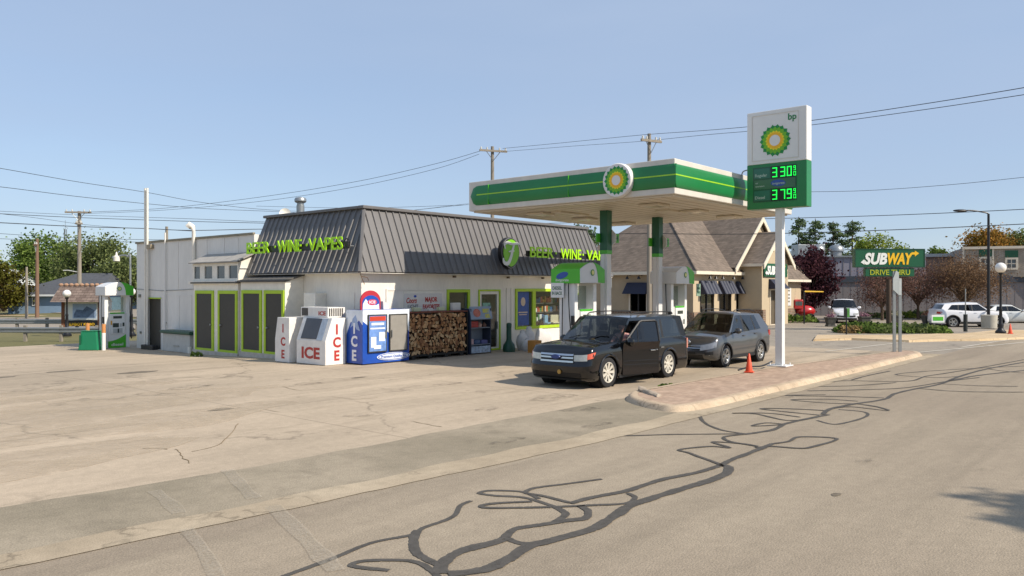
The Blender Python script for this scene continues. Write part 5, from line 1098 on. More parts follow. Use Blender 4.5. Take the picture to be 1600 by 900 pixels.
    def side_pt(xb, xt, f, s): # f 0 belt, 1 roof edge
        yy = g['wb']+(g['wt']-g['wb'])*(f**1.25); return Vector((xb+(xt-xb)*f, s*yy, zb_(xb)+(zre-.0-g.get('drop', 0)*max(0, (xt-posts[0][1])/(posts[-1][1]-posts[0][1])-.2)-zb_(xb))*f))
    rowsf = [0, .06, .86, 1.0] if not g.get('rows') else g['rows']
    pnt = MB(); kinds = {}
    def patch(name, m, rows): 
        q = MB(); q.rings(rows, False, False); kinds.setdefault((name, m), []).append(q)
    for s in (-1, 1):
        for i in range(len(posts)-1):
            a, b_ = posts[i], posts[i+1]; kd = a[2]
            for k in range(3):
                rws = [[side_pt(a[0]+(b_[0]-a[0])*u/4, a[1]+(b_[1]-a[1])*u/4, f, s) for u in range(5)] for f in (rowsf[k], rowsf[k+1])]
                if kd == 'glass' and k == 1:
                    if door and s == -1 and i == 1: continue
                    patch('side_window', g.get('sideglass', M_cgd), rws)
                elif kd == 'black' and k == 1: pnt.cur = 1; pnt.rings(rws, False, False); pnt.cur = 0
                else: pnt.rings(rws, False, False)
    def cross(xb, xt, f, bulge, front):
        out_ = []
        for i in range(nb+1):
            k = -1+2*i/nb; l = side_pt(xb, xt, f, 1); y = l.y*k; bx = bulge*(1-k*k)*(1-.35*f); out_.append(Vector((l.x-(bx if front else -bx), y, l.z+.035*(1-k*k)*f)))
        return out_
    A, Z_ = posts[0], posts[-1]
    rf = [cross(A[0], A[1], f, g.get('fb', .16), True) for f in (0, .05, .35, .65, .93, 1)]
    patch('windshield', g.get('frontglass', M_cg), rf[1:5]); pnt.rings(rf[0:2], False, False); pnt.rings(rf[4:6], False, False)
    rb = [cross(Z_[0], Z_[1], f, g.get('rb', .1), False) for f in (0, .12, .85, 1)]
    patch('rear_window', M_cgd, rb[1:3]); pnt.rings(rb[0:2], False, False); pnt.rings(rb[2:4], False, False)
    # roof skin
    xr = [A[1]+(Z_[1]-A[1])*i/14 for i in range(15)]; rows = [rf[5]]
    for i, x in enumerate(xr[1:-1], 1):
        f_ = (x-A[1])/(Z_[1]-A[1]); l = side_pt(x, x, 1, 1); hh = .035+.03*sin(pi*f_)
        rows.append([Vector((x, l.y*(-1+2*j/nb), l.z+(hh)*(1-abs(-1+2*j/nb)**3))) for j in range(nb+1)])
    rows.append(rb[3]); pnt.cur = 2 if P.get('roofmat') else 0; pnt.rings(rows, False, False)
    cabm = [P['paint'], P.get('pillar', M_trimb), P.get('roofmat', P['paint'])]
    cabin = pnt.build('roof', cabm, t, smooth=True, weld=False)
    for (nm, m), qs in kinds.items():
        for q in qs: q.build(nm, m, t, smooth='full')
    # wheels
    for ax in AX:
        for s in (-1, 1):
            yo = s*(w-.015)
            mb = MB(); mb.lathe((ax, yo, RW), [(RW*.64, -s*.2), (RW*.9, -s*.215), (RW*.985, -s*.19), (RW, -s*.15), (RW, -s*.05), (RW*.98, -s*.015), (RW*.9, 0), (RW*.68, -s*.004), (RW*.66, -s*.03)], 36, 'Y'); wh_ = mb.build('wheel', M_tyre, t, smooth=True)
            mb = MB(); mb.lathe((ax, yo, RW), [(RW*.67, -s*.004), (RW*.68, -s*.018), (RW*.62, -s*.03), (RW*.6, -s*.11), (.02, -s*.11)], 30, 'Y'); mb.build('brake_side', M_trimb, wh_, smooth=True)
            mb = MB(); mb.lathe((ax, yo, RW), [(RW*.6, -s*.03), (RW*.655, -s*.002), (RW*.69, -s*.004), (RW*.69, -s*.02), (RW*.6, -s*.05)], 30, 'Y')
            mb.lathe((ax, yo, RW), [(.001, -s*.012), (RW*.13, -s*.014), (RW*.16, -s*.03), (RW*.16, -s*.06), (.001, -s*.06)], 16, 'Y')
            ns = P.get('spokes', 9)
            for q in range(ns):
                a = 2*pi*q/ns; d = Vector((cos(a), 0, sin(a))); e = Vector((-sin(a), 0, cos(a))); c = Vector((ax, yo, RW)); o_ = Vector((0, -s, 0)); w1, w2 = RW*P.get('sw1', .055), RW*P.get('sw2', .085)
                if P.get('split'):
                    for sg in (-1, 1):
                        q8 = [c+d*RW*.12+e*(-w1+sg*.01)+o_*.025, c+d*RW*.12+e*(w1+sg*.01)+o_*.025, c+d*RW*.63+e*(w2*.5+sg*RW*.13)+o_*.012, c+d*RW*.63+e*(-w2*.5+sg*RW*.13)+o_*.012]; mb.hexa([p+o_*.035 for p in q8]+q8)
                else:
                    q8 = [c+d*RW*.12-e*w1+o_*.028, c+d*RW*.12+e*w1+o_*.028, c+d*RW*.63+e*w2+o_*.012, c+d*RW*.63-e*w2+o_*.012]; mb.hexa([p+o_*.035 for p in q8]+q8)
            mb.build('rim', P.get('rim', M_rim), wh_)
    # helper surfaces that follow the nose, tail and sides
    def nose(y, s, off=.012, rear=False):
        pts = outline(s); y = min(abs(y), w*pw(wid, s)*.999)
        seq = pts[:ny+1] if not rear else pts[-ny-1:][::-1]
        for (x0, y0), (x1, y1) in zip(seq, seq[1:]):
            if y0 <= y <= y1+1e-6: x = x0+(x1-x0)*((y-y0)/(y1-y0) if y1 > y0 else 0); return x-off if not rear else x+off
        return seq[-1][0]-off if not rear else seq[-1][0]+off
    def wrap(name, m, y0, y1, s0, s1, off=.014, rear=False, parent=t, slope=0, nseg=10, ns_=4, both=False, th=.03):
        obs = []
        for sg in ((1, -1) if both else (1,)):
            q = MB(); R_ = []
            for k in range(ns_+1):
                s = s0+(s1-s0)*k/ns_; r = []
                for i in range(nseg+1):
                    y = y0+(y1-y0)*i/nseg; ss = s+slope*(y-y0); x = nose(y, ss, off, rear); r.append(Vector((x, sg*y, zat(max(0, min(L_, x)), ss))))
                R_.append(r)
            q.rings(R_, False, False); sh_ = .0 if not rear else 0
            back = [[p+Vector((th if not rear else -th, 0, 0)) for p in r] for r in R_]
            q.rings([R_[0], back[0]], False, False); q.rings([R_[-1], back[-1]], False, False); q.rings([[r[0] for r in R_], [r[0] for r in back]], False, False); q.rings([[r[-1] for r in R_], [r[-1] for r in back]], False, False)
            obs.append(q.build(name, m, parent, smooth=True))
        return obs
    def sidebox(name, m, x0, x1, z0, z1, off=.004, s=-1, parent=t, bevel=0):
        q = MB(); yy = w*pw(wid, max(0, min(1, ((z0+z1)/2-zb)/(pw(ztop, (x0+x1)/2)-zb)))); q.b(x0, x1, s*(yy-.02), s*(yy+off), z0, z1); return q.build(name, m, parent, bevel=bevel)
    def seam(pts, s=-1, r=.005, m=M_trimb):
        q = MB(); out_ = []
        for x, z in pts: out_.append(Vector((x, s*(w*pw(wid, max(0, min(1, (z-zb)/(pw(ztop, x)-zb))))+.0), z)))
        q.tube(out_, r, 4); return q.build('door_seam', m, t)
    def archlip(m, s=-1, r=.02, a0=-.15, k=1.0):
        for ax in AX:
            q = MB(); q.tube([(ax+RA*k*cos(a), s*(w*.995), RW+RA*k*sin(a)) for a in [a0+(pi-2*a0)*i/20 for i in range(21)]], r, 6); q.build('arch_lip', m, t, smooth=True)
    def mirror(x, s, z, m):
        q = MB(); q.sphere((x, s*(w+.13), z), .13, 12, 8, (.62, .95, .72)); mr_ = q.build('side_mirror', m, t, smooth=True)
        q = MB(); q.tube([(x+.02, s*(w-.06), z-.07), (x+.02, s*(w+.06), z-.04)], .03, 6); q.build('mirror_arm', M_trimb, mr_)
    return t, dict(nose=nose, wrap=wrap, sidebox=sidebox, seam=seam, archlip=archlip, mirror=mirror, zat=zat, outline=outline, body=body, side_pt=side_pt, posts=posts, zbelt=zb_, w=w)
# ---------------- black boxy wagon with its front door open
PB = paint('black_paint', '#06070a', 0, .2, .8)
flex = dict(name='black_wagon', label='black boxy wagon with its front door standing open, parked by the canopy', cat='car', L=5.13, w=.965, zb=.2, rw=.378, axles=(.95, 3.94), H=1.78,
  ztop=[(0, .93), (.25, 1.02), (.7, 1.07), (1.4, 1.1), (2.2, 1.1), (4.2, 1.12), (5.2, 1.12)],
  front=[(0, .16), (.12, .06), (.3, .0), (.52, .0), (.58, .05), (.86, .07), (.93, .1), (1, .2)], rear=[(0, .1), (.2, .0), (.5, .03), (1, .08)],
  wide=[(0, .93), (.08, .975), (.3, 1), (.72, .998), (.88, .985), (1, .94)], cf=.38, cr=.2, pf=3.6, cabin=(1.42, 4.95), crown=.05, seats=[(2.45, 2), (3.4, 3)], paint=PB, rim=M_rimw, spokes=9, sw1=.06, sw2=.1,
  open_door=(1.55, 2.75), pillar=M_trimb,
  gh=dict(posts=[(1.42, 2.12, 'pillar'), (1.56, 2.2, 'glass'), (2.6, 2.62, 'black'), (2.74, 2.74, 'glass'), (3.62, 3.62, 'black'), (3.74, 3.72, 'glass'), (4.62, 4.5, 'pillar'), (4.98, 4.86, 'x')], wb=.905, wt=.79, fb=.2, rb=.05, drop=.03))
t, H = make_car(flex); FU = 15.85; FV = 12.235
t.location = (FU, FV, .0)
H['wrap']('headlamp', M_lamp, .52, .86, .66, .86, .016, both=True); H['wrap']('corner_lamp', M_amber, .862, .955, .7, .86, .012, both=True, ns_=2)
gb = H['wrap']('grille', M_trimb, 0, .5, .62, .9, .006, both=True)
for a, b_ in ((.84, .895), (.745, .8), (.62, .68)):
    for o in H['wrap']('chrome_bar', M_chrome, 0, .51, a, b_, .04, parent=gb[0], both=True, ns_=2): pass
q = MB(); q.lathe((-.005, 0, .79), [(.001, -.03), (.1, -.03), (.11, 0), (.001, 0)], 20, 'X'); q.v = [Vector((p.x, p.y*1.3, .79+(p.z-.79)*.52)) for p in q.v]; q.build('oval_badge', mat('badge_blue', '#263f7c', .3), t)
H['wrap']('lower_intake', mat('intake_black', '#0b0b0c', .7), 0, .72, .1, .28, .004, both=True)
H['wrap']('bumper_lip', PB, 0, .93, .42, .5, .022, both=True); H['wrap']('bumper_skirt', PB, 0, .93, .03, .08, .03, both=True)
q = MB(); q.lathe((.0, -.12, .42), [(.001, -.03), (.055, -.03), (.055, 0), (.001, 0)], 16, 'X'); q.build('front_medallion', mat('brass', '#b09052', .35, .6), t)
for s in (1, -1): q = MB(); q.lathe((.12, s*.66, .4), [(.001, -.05), (.05, -.05), (.06, -.0), (.001, 0)], 12, 'X'); q.build('fog_lamp', M_lamp, t)
H['wrap']('tail_lamp', M_tail, .78, .93, .5, .95, .012, rear=True, both=True)
H['sidebox']('rear_marker', mat('marker_pink', '#c98878', .3), 4.93, 4.99, .78, 1.06, .006, -1)
H['archlip'](PB, -1, .03, -.1, 1.02); H['archlip'](PB, 1, .03, -.1, 1.02)
H['seam']([(2.76, 1.08), (2.76, .36)]); H['seam']([(3.68, 1.1), (3.68, .8), (3.6, .5), (3.5, .36)]); H['seam']([(2.76, .36), (3.5, .36)])
H['sidebox']('rocker', M_trimb, 1.45, 3.42, .2, .3, .006, -1)
for z in (.52, .62): H['seam']([(2.8, z), (3.5, z)], -1, .008, PB)
H['mirror'](1.78, 1, 1.13, PB)
for s in (-1, 1): q = MB(); q.tube(catmull([(.35, s*.72, 1.055), (.8, s*.74, 1.1), (1.35, s*.76, 1.12)], 4), .007, 4); q.build('bonnet_seam', M_trimb, t)
for y0_ in (-.1, .55): q = MB(); q.tube([(1.27, y0_, 1.17), (1.42, y0_-.25, 1.25), (1.47, y0_-.5, 1.26)], .012, 5); q.build('wiper', M_trimb, t)
for s in (-1, 1): q = MB(); q.tube(catmull([(2.35, s*.7, 1.75), (2.5, s*.7, 1.82), (3.3, s*.7, 1.84), (4.4, s*.7, 1.82), (4.55, s*.7, 1.75)], 4), .018, 6); q.build('roof_rail', M_trimb, t, smooth=True)
for s in (-1,): H['sidebox']('handle', M_chrome, 3.45, 3.6, .86, .89, .03, -1)
# opened front door
D = Matrix.Translation((1.55, -.972, 0)) @ Matrix.Rotation(radians(-19), 4, 'Z')
q = MB(D); rs = []
for z in (.27, .32, .45, .6, .75, .9, 1.02, 1.1):
    s_ = max(.3, (z-.2)/.9); yy = .965*(pw(flex['wide'], s_)-1); rs.append([(0, yy, z), (.3, yy, z), (.6, yy, z), (.9, yy, z), (1.2, yy, z), (1.2, yy+.1, z), (0, yy+.1, z)])
q.rings(rs); dr = q.build('front_door', PB, t, smooth=True)
for z in (.52, .62): q = MB(D); q.tube([(.04, .003, z), (1.16, .003, z)], .008, 5); q.build('door_groove', PB, dr)
q = MB(D); q.box(.98, -.02, .87, .16, .035, .03); q.box(1.12, -.012, .88, .04, .03, .03); q.build('handle', M_chrome, dr, bevel=.006)
ytop = -.965+.79-.0
def dp(x, f, o=0): return Vector((x+(.62-.0)*0, -.06+.14*f+o, 1.1+.54*f))
wf = [dp(.05, 0), dp(.62, 1), dp(1.17, 1), dp(1.17, 0)]
q = MB(D)
q.tube([dp(.02, 0), dp(.6, .96), dp(.68, 1), dp(1.12, 1), dp(1.17, .95), dp(1.17, 0)], .03, 6); q.build('window_frame', M_trimb, dr, smooth=True)
q = MB(D); q.quad(dp(.5, .0), dp(.6, .93), dp(1.16, .97), dp(1.16, 0)); q.quad(dp(.1, 0), dp(.5, .0), dp(.6, .93), dp(.6, .9)); q.build('side_window', M_cgd, dr)
q = MB(D); q.tube([dp(.46, 0), dp(.5, .78)], .014, 5); q.build('window_divider', M_trimb, dr)
q = MB(D); q.sphere((.12, -.17, 1.12), .145, 14, 9, (.6, .95, .8)); mr_ = q.build('side_mirror', PB, dr, smooth=True)
q = MB(D); q.tube([(.12, -.0, 1.06), (.12, -.12, 1.08)], .035, 6); q.build('mirror_arm', M_trimb, mr_)
# ---------------- driver reaching out of the open door
def skin_figure(name, joints, edges, radii, m, parent=None, mats=None):
    me = bpy.data.meshes.new(name); me.from_pydata(joints, edges, []); o = bpy.data.objects.new(name, me); COL.objects.link(o)
    sk = o.modifiers.new('s', 'SKIN'); me.skin_vertices.new() if not me.skin_vertices else None
    for i, r in enumerate(radii): me.skin_vertices[0].data[i].radius = (r, r) if not isinstance(r, tuple) else r
    me.skin_vertices[0].data[0].use_root = True
    ss = o.modifiers.new('b', 'SUBSURF'); ss.levels = 2; ss.render_levels = 2
    dg = bpy.context.evaluated_depsgraph_get(); m2 = bpy.data.meshes.new_from_object(o.evaluated_get(dg)); bpy.data.objects.remove(o)
    m2.name = name; o2 = bpy.data.objects.new(name, m2); m2.materials.clear(); m2.materials.append(m)
    if mats:
        for mm in mats[0]: m2.materials.append(mm)
        for p in m2.polygons: p.material_index = mats[1](p.center)
    for p in m2.polygons: p.use_smooth = True
    COL.objects.link(o2)
    if parent: o2.parent = parent
    return o2
M_skin = mat('skin', '#c48f78', .6, var=.06); M_shirt = mat('pink_shirt', '#d9a9a4', .8, var=.1, vs=8); M_jean = mat('jeans', '#2d3648', .85, var=.1); M_hair = mat('dark_hair', '#2c2019', .8, var=.2, vs=20)
pj = [(0, 0, .0), (-.06, 0, .22), (-.1, 0, .42), (-.13, 0, .52), (-.15, 0, .6), (-.11, -.19, .47), (-.3, -.34, .26), (-.42, -.3, .36), (-.47, -.27, .37), (-.11, .19, .47), (-.25, .28, .22), (-.48, .18, .24), (-.54, .15, .25), (-.42, -.1, .03), (-.66, -.12, -.3), (-.42, .1, .03), (-.66, .12, -.3), (-.8, -.12, -.33), (-.8, .12, -.33)]
pe = [(0, 1), (1, 2), (2, 3), (3, 4), (2, 5), (5, 6), (6, 7), (7, 8), (2, 9), (9, 10), (10, 11), (11, 12), (0, 13), (13, 14), (14, 17), (0, 15), (15, 16), (16, 18)]
prd = [(.16, .13), (.15, .12), (.14, .11), .055, .05, .062, .045, .036, .03, .062, .045, .036, .03, .085, .055, .085, .055, .045, .045]
pt = thing('person', 'person in a pink top seated in the black wagon behind its open front door', 'person', (FU+2.42, FV-.47, .78), 0)
def pm_(c):
    if c.x < -.3 and c.z > .2 and abs(c.y) > .05: return 1
    if c.z > .49 and abs(c.y) < .09: return 1
    return 2 if c.z < .06 else 0
skin_figure('body', pj, pe, prd, M_shirt, pt, ([M_skin, M_jean], pm_))
q = MB(Matrix.Translation((-.18, -.02, .7)) @ Matrix.Rotation(.25, 4, 'Y')); q.sphere((0, 0, 0), .1, 18, 14, (1.0, .78, 1.2)); q.sphere((-.1, 0, -.01), .02, 8, 6, (1, .8, 1.3)); q.sphere((.0, .078, 0), .025, 8, 6, (.7, .4, 1)); q.sphere((.0, -.078, 0), .025, 8, 6, (.7, .4, 1)); hd_ = q.build('head', M_skin, pt, smooth=True)
q = MB(Matrix.Translation((-.18, -.02, .7)) @ Matrix.Rotation(.25, 4, 'Y'))
for s in (-1, 1): q.sphere((-.09, s*.032, .018), .012, 8, 6)
q.box(-.096, 0, -.055, .01, .045, .008); q.build('eyes_and_mouth', mat('face_dark', '#3a211c', .5), hd_)
q = MB(Matrix.Translation((-.165, -.02, .735)) @ Matrix.Rotation(.25, 4, 'Y')); q.sphere((0, 0, 0), .108, 16, 10, (1.0, .8, .95)); q.v = [Vector((p.x+.012 if p.z < .72 else p.x, p.y, max(p.z, .71 if p.x < -.2 else .64))) for p in q.v]; q.build('hair', M_hair, pt, smooth=True)
for hx, hy, hz, sg in ((-.48, -.27, .37, -1), (-.55, .15, .25, 1)):
    q = MB(); q.box(hx-.03, hy, hz, .07, .08, .03)
    for k in range(4): q.tube([(hx-.05, hy-.03+.02*k, hz+.005), (hx-.09-.01*(k in (1, 2)), hy-.03+.02*k, hz+.0), (hx-.1, hy-.03+.02*k, hz-.03)], [.01, .009, .007], 6)
    q.tube([(hx-.0, hy-.04*sg, hz), (hx-.03, hy-.065*sg, hz+.005), (hx-.06, hy-.06*sg, hz-.01)], [.012, .01, .008], 6); q.build('hand', M_skin, pt, smooth=True)
q = MB(); q.tube([(1.95+.03*sin(a), -.4+.19*cos(a), 1.06+.19*sin(a)) for a in [2*pi*i/24 for i in range(25)]], .018, 6); q.build('steering_wheel', M_inside, t)
q = MB(); q.box(1.62, .05, 1.13, .16, .12, .06); q.build('dashboard_papers', mat('tan_paper', '#a98250', .7), t, bevel=.02)
# ---------------- grey compact SUV
PG = paint('grey_paint', '#4b4c4e', .35, .32)
tig = dict(name='grey_compact_car', label='dark grey compact SUV parked behind the black wagon under the canopy', cat='car', L=4.43, w=.9, zb=.24, rw=.35, axles=(.88, 3.48), H=1.73,
  ztop=[(0, .78), (.2, .9), (.6, 1.0), (1.15, 1.06), (2.0, 1.03), (3.4, 1.1), (4.5, 1.16)],
  front=[(0, .2), (.12, .07), (.3, .0), (.55, .0), (.75, .05), (.9, .12), (1, .26)], rear=[(0, .1), (.2, .0), (.5, .02), (1, .1)],
  wide=[(0, .9), (.08, .96), (.28, .995), (.5, 1), (.75, .985), (.9, .96), (1, .92)], cf=.42, cr=.3, pf=2.7, cabin=(1.16, 4.18), crown=.06, seats=[(2.1, 2), (2.95, 3)], paint=PG, rim=M_rim, spokes=5, split=True, sw1=.05, sw2=.09,
  pillar=M_trimb, gh=dict(posts=[(1.16, 1.95, 'pillar'), (1.3, 2.02, 'glass'), (2.26, 2.32, 'black'), (2.4, 2.44, 'glass'), (3.12, 3.08, 'black'), (3.22, 3.16, 'glass'), (3.6, 3.42, 'pillar'), (4.24, 3.9, 'x')], wb=.83, wt=.63, fb=.24, rb=.12, drop=.07, sideglass=M_cg, rows=[0, .05, .9, 1]))
t, H = make_car(tig); t.location = (22.63, 12.25, 0)
H['wrap']('headlamp', mat('dark_headlamp', '#8d9094', .1, .3, var=.2, vs=9, coat=1), .42, .86, .57, .81, .02, both=True, slope=.14)
gb = H['wrap']('grille', M_trimb, 0, .42, .62, .8, .008, both=True)
for a, b_ in ((.77, .8), (.68, .71)): H['wrap']('chrome_bar', M_chrome, 0, .42, a, b_, .02, parent=gb[0], both=True, ns_=1)
q = MB(); q.lathe((.045, 0, .8), [(.001, -.05), (.075, -.05), (.08, 0), (.001, 0)], 20, 'X'); q.build('round_badge', M_chrome, t)
H['wrap']('lower_intake', M_trimb, 0, .5, .06, .33, .012, both=True); H['wrap']('side_intake', M_trimb, .56, .8, .3, .46, .008, both=True)
for s in (1, -1): q = MB(); q.lathe((.13, s*.66, .44), [(.001, -.03), (.05, -.03), (.06, 0), (.001, 0)], 12, 'X'); q.build('fog_lamp', M_lamp, t)
H['wrap']('number_plate_holder', M_trimb, 0, .27, .36, .5, .012, both=True)
H['wrap']('tail_lamp', M_tail, .55, .87, .68, .86, .012, rear=True, both=True); H['sidebox']('side_tail_lamp', M_tail, 4.12, 4.26, .88, 1.06, .008, -1)
for s in (-1, 1):
    H['archlip'](M_trimb, s, .03, -.1, 1.03); H['mirror'](1.42, s, 1.13, PG)
    H['seam']([(1.25, 1.02), (1.28, .7), (1.32, .36)], s); H['seam']([(2.34, 1.05), (2.36, .36)], s); H['seam']([(3.22, 1.08), (3.16, .8), (3.05, .6), (2.95, .36)], s); H['seam']([(1.32, .36), (2.95, .36)], s)
    H['sidebox']('rocker', M_trimb, 1.3, 3.05, .26, .36, .01, s); H['sidebox']('handle', PG, 2.1, 2.27, .93, .96, .03, s); H['sidebox']('handle', PG, 3.0, 3.16, .96, .99, .03, s)
    q = MB(); q.tube(catmull([(2.1, s*.55, 1.73), (2.3, s*.56, 1.78), (3.2, s*.56, 1.77), (3.7, s*.55, 1.7)], 4), .016, 6); q.build('roof_rail', M_trimb, t, smooth=True)
# ---------------- white crossover, silver saloon, small white car across the side street
PWt = paint('white_paint', '#dcdde0', 0, .3); PSv = paint('silver_paint', '#b9b8b4', .5, .3)
def place_side(t, pxf, pyf, pxr, pyr, L_, face_left=False):
    """stand the car so that its visible flank runs between two ground points"""
    a = G(pxf, pyf); b_ = G(pxr, pyr); d = (b_-a); return atan2(d.y, d.x), a, b_
ter = dict(tig); ter.update(name='white_crossover', label='white crossover with dark windows parked behind the concrete tub on the right', L=4.6, w=.92, axles=(.92, 3.62), rw=.37, H=1.66, paint=PWt, rim=M_rim, seats=[(2.1, 2), (2.95, 3)])
ter['ztop'] = [(0, .8), (.2, .92), (.7, 1.03), (1.3, 1.09), (2.4, 1.06), (3.5, 1.13), (4.7, 1.18)]; ter['cabin'] = (1.3, 4.35)
ter['gh'] = dict(posts=[(1.3, 2.05, 'pillar'), (1.42, 2.12, 'glass'), (2.35, 2.4, 'black'), (2.43, 2.48, 'glass'), (3.25, 3.2, 'black'), (3.3, 3.25, 'glass'), (3.95, 3.55, 'pillar'), (4.36, 4.05, 'x')], wb=.84, wt=.66, fb=.22, rb=.1, drop=.1, rows=[0, .05, .8, 1])
t, H = make_car(ter)
for s in (-1, 1):
    H['archlip'](M_trimb, s, .045, -.1, 1.04); H['mirror'](1.55, s, 1.13, PWt); H['sidebox']('rocker', M_trimb, 1.3, 3.2, .26, .4, .012, s)
    H['seam']([(2.4, 1.05), (2.42, .42)], s); H['seam']([(3.28, 1.08), (3.15, .42)], s); H['sidebox']('handle', PWt, 2.15, 2.32, .95, .98, .03, s); H['sidebox']('handle', PWt, 3.05, 3.2, .98, 1.01, .03, s)
H['wrap']('tail_lamp', M_tail, .6, .9, .7, .86, .015, rear=True, both=True); H['wrap']('headlamp', M_lamp, .45, .86, .7, .82, .014, both=True); H['wrap']('grille', M_trimb, 0, .42, .3, .78, .01, both=True)
# it faces picture-right: nose to the right, tail left, its right-hand flank towards us
c = W(1507, 55.5, 0); d = RT; tt = radians(-4); t.rotation_euler = (0, 0, CAMROT+pi+tt)
t.location = (W(1569, 51.8, 0).x, W(1569, 51.8, 0).y, -.05)
sed = dict(tig); sed.update(name='silver_saloon', label='silver saloon car parked to the right of the white crossover, cut by the picture edge', L=4.75, w=.9, zb=.18, rw=.33, axles=(.95, 3.65), H=1.42, paint=PSv, boot=True, cf=.5, cr=.4)
sed['ztop'] = [(0, .6), (.3, .72), (1.0, .86), (1.6, .93), (2.6, .93), (3.9, .98), (4.8, .93)]; sed['cabin'] = (1.5, 4.0)
sed['gh'] = dict(posts=[(1.5, 2.3, 'pillar'), (1.62, 2.36, 'glass'), (2.6, 2.62, 'black'), (2.66, 2.68, 'glass'), (3.45, 3.3, 'pillar'), (4.0, 3.4, 'x')], wb=.82, wt=.6, fb=.22, rb=.12, drop=.04, rows=[0, .05, .88, 1])
t, H = make_car(sed)
for s in (-1, 1): H['mirror'](1.75, s, .97, PSv); H['seam']([(2.62, .9), (2.64, .3)], s); H['seam']([(3.45, .92), (3.3, .3)], s); H['sidebox']('handle', PSv, 2.4, 2.55, .82, .85, .03, s)
H['wrap']('headlamp', M_lamp, .5, .85, .62, .85, .012, both=True); H['wrap']('tail_lamp', M_tail, .5, .85, .7, .9, .012, rear=True, both=True)
t.rotation_euler = (0, 0, CAMROT+pi+radians(-8)); pp = W(1628, 57.5, 0); t.location = (pp.x, pp.y, -.1)
sm = dict(tig); sm.update(name='small_white_car', label='small white hatchback facing us between the two stone flower urns', paint=PWt, L=4.1, w=.86)
sm['axles'] = (.85, 3.25); sm['cabin'] = (1.16, 3.9)
sm['gh'] = dict(tig['gh']); sm['gh']['posts'] = [(1.16, 1.85, 'pillar'), (1.3, 1.92, 'glass'), (2.2, 2.2, 'black'), (2.3, 2.3, 'glass'), (3.0, 3.0, 'pillar'), (3.9, 3.6, 'x')]
t, H = make_car(sm); 
for s in (-1, 1): H['mirror'](1.4, s, 1.1, PWt); H['seam']([(2.3, 1.05), (2.3, .36)], s)
H['wrap']('headlamp', M_lamp, .45, .82, .64, .82, .014, both=True); H['wrap']('grille', M_trimb, 0, .6, .42, .6, .012, both=True); H['wrap']('lower_intake', M_trimb, 0, .7, .04, .26, .012, both=True)
pp = W(1322, 56, 0); t.location = (pp.x, pp.y, 0); t.rotation_euler = (0, 0, radians(24))
# ================================================================ RESTAURANT
M_shing = brickmat('roof_shingles', '#6c6258', '#807367', '#4f473f', .3, .14, .004, swap=('XY', 'Z'), bump=.5)
M_stucco = mat('tan_siding', '#a8977d', .85, var=.06, vs=1.5, fine=.06, bs=30); M_cream = mat('cream_stucco', '#b9a88c', .85, var=.05, vs=1.5, fine=.05, bs=30); M_fascia = mat('cream_trim', '#ddd2bd', .6, var=.05)
M_stone = brickmat('field_stone', '#8d6a52', '#6f5a4b', '#9a8f80', .22, .12, .02, swap=('XY', 'Z'), bump=1.0); M_awn = mat('awning_navy', '#23283c', .75, var=.12, vs=6); M_awn2 = mat('awning_stripe', '#4b4e58', .75)
k = 1.17; EU = 37.7*k; EV = 19.9*k; EZ = 3.55; BV = 28.8*k+.6
r = thing('restaurant_building', 'tan restaurant with a steep brown shingle roof, cream gables and navy awnings', 'restaurant', (EU+.5, EV+.5, 0))
wx, wy = EU+.45, EV+.45; WX1 = 64.0
mb = MB(); LW = BV-wy-.4
yy1, yy0 = at_u(968, wx), at_u(1003, wx)
lw_holes = []
for p0, p1 in ((984, 1010), (1036, 1062)):
    a_, b_ = at_u(p0, wx), at_u(p1, wx); lw_holes.append((BV-.4-a_, BV-.4-b_, .55, 2.15))
holed(mb, (wx, BV-.4, 0), LD, UP, LW, 3.6, lw_holes, .15)
fw = [(at_v(a, wy)-wx, at_v(b_, wy)-wx) for a, b_ in ((1094, 1114), (1124, 1141), (1150.5, 1167))]
TU0 = at_u(1170, 0) if False else at_v(1174.5, wy); TV = EV-.9; TUX = at_v(1190, TV)
fh = [(a, b_, .25, 2.25) for a, b_ in fw]
mbf = MB(); holed(mbf, (wx, wy, 0), XD, UP, WX1-wx, 3.6, fh, .15)
mb.build('side_wall', M_stucco, r, world=True); mb = MB(); mb.quad((WX1, wy, 0), (WX1, BV-.4, 0), (WX1, BV-.4, 3.6), (WX1, wy, 3.6)); mb.build('far_wall', M_stucco, r, world=True); mbf.build('front_wall', M_cream, r, world=True)
M_rg = glassmat('restaurant_glass', (.55, .62, .6), .1, .01, .7)
mb = MB(); mb.b(wx+.3, WX1-.3, wy+4, wy+4.1, 0, 3.4); mb.b(wx+4, wx+4.1, wy+.3, BV-.5, 0, 3.4); mb.b(wx+.2, WX1-.3, wy+.2, BV-.6, -.02, .02); mb.build('interior', mat('cafe_inside', '#3d3f3a', .9, var=.3), r, world=True)
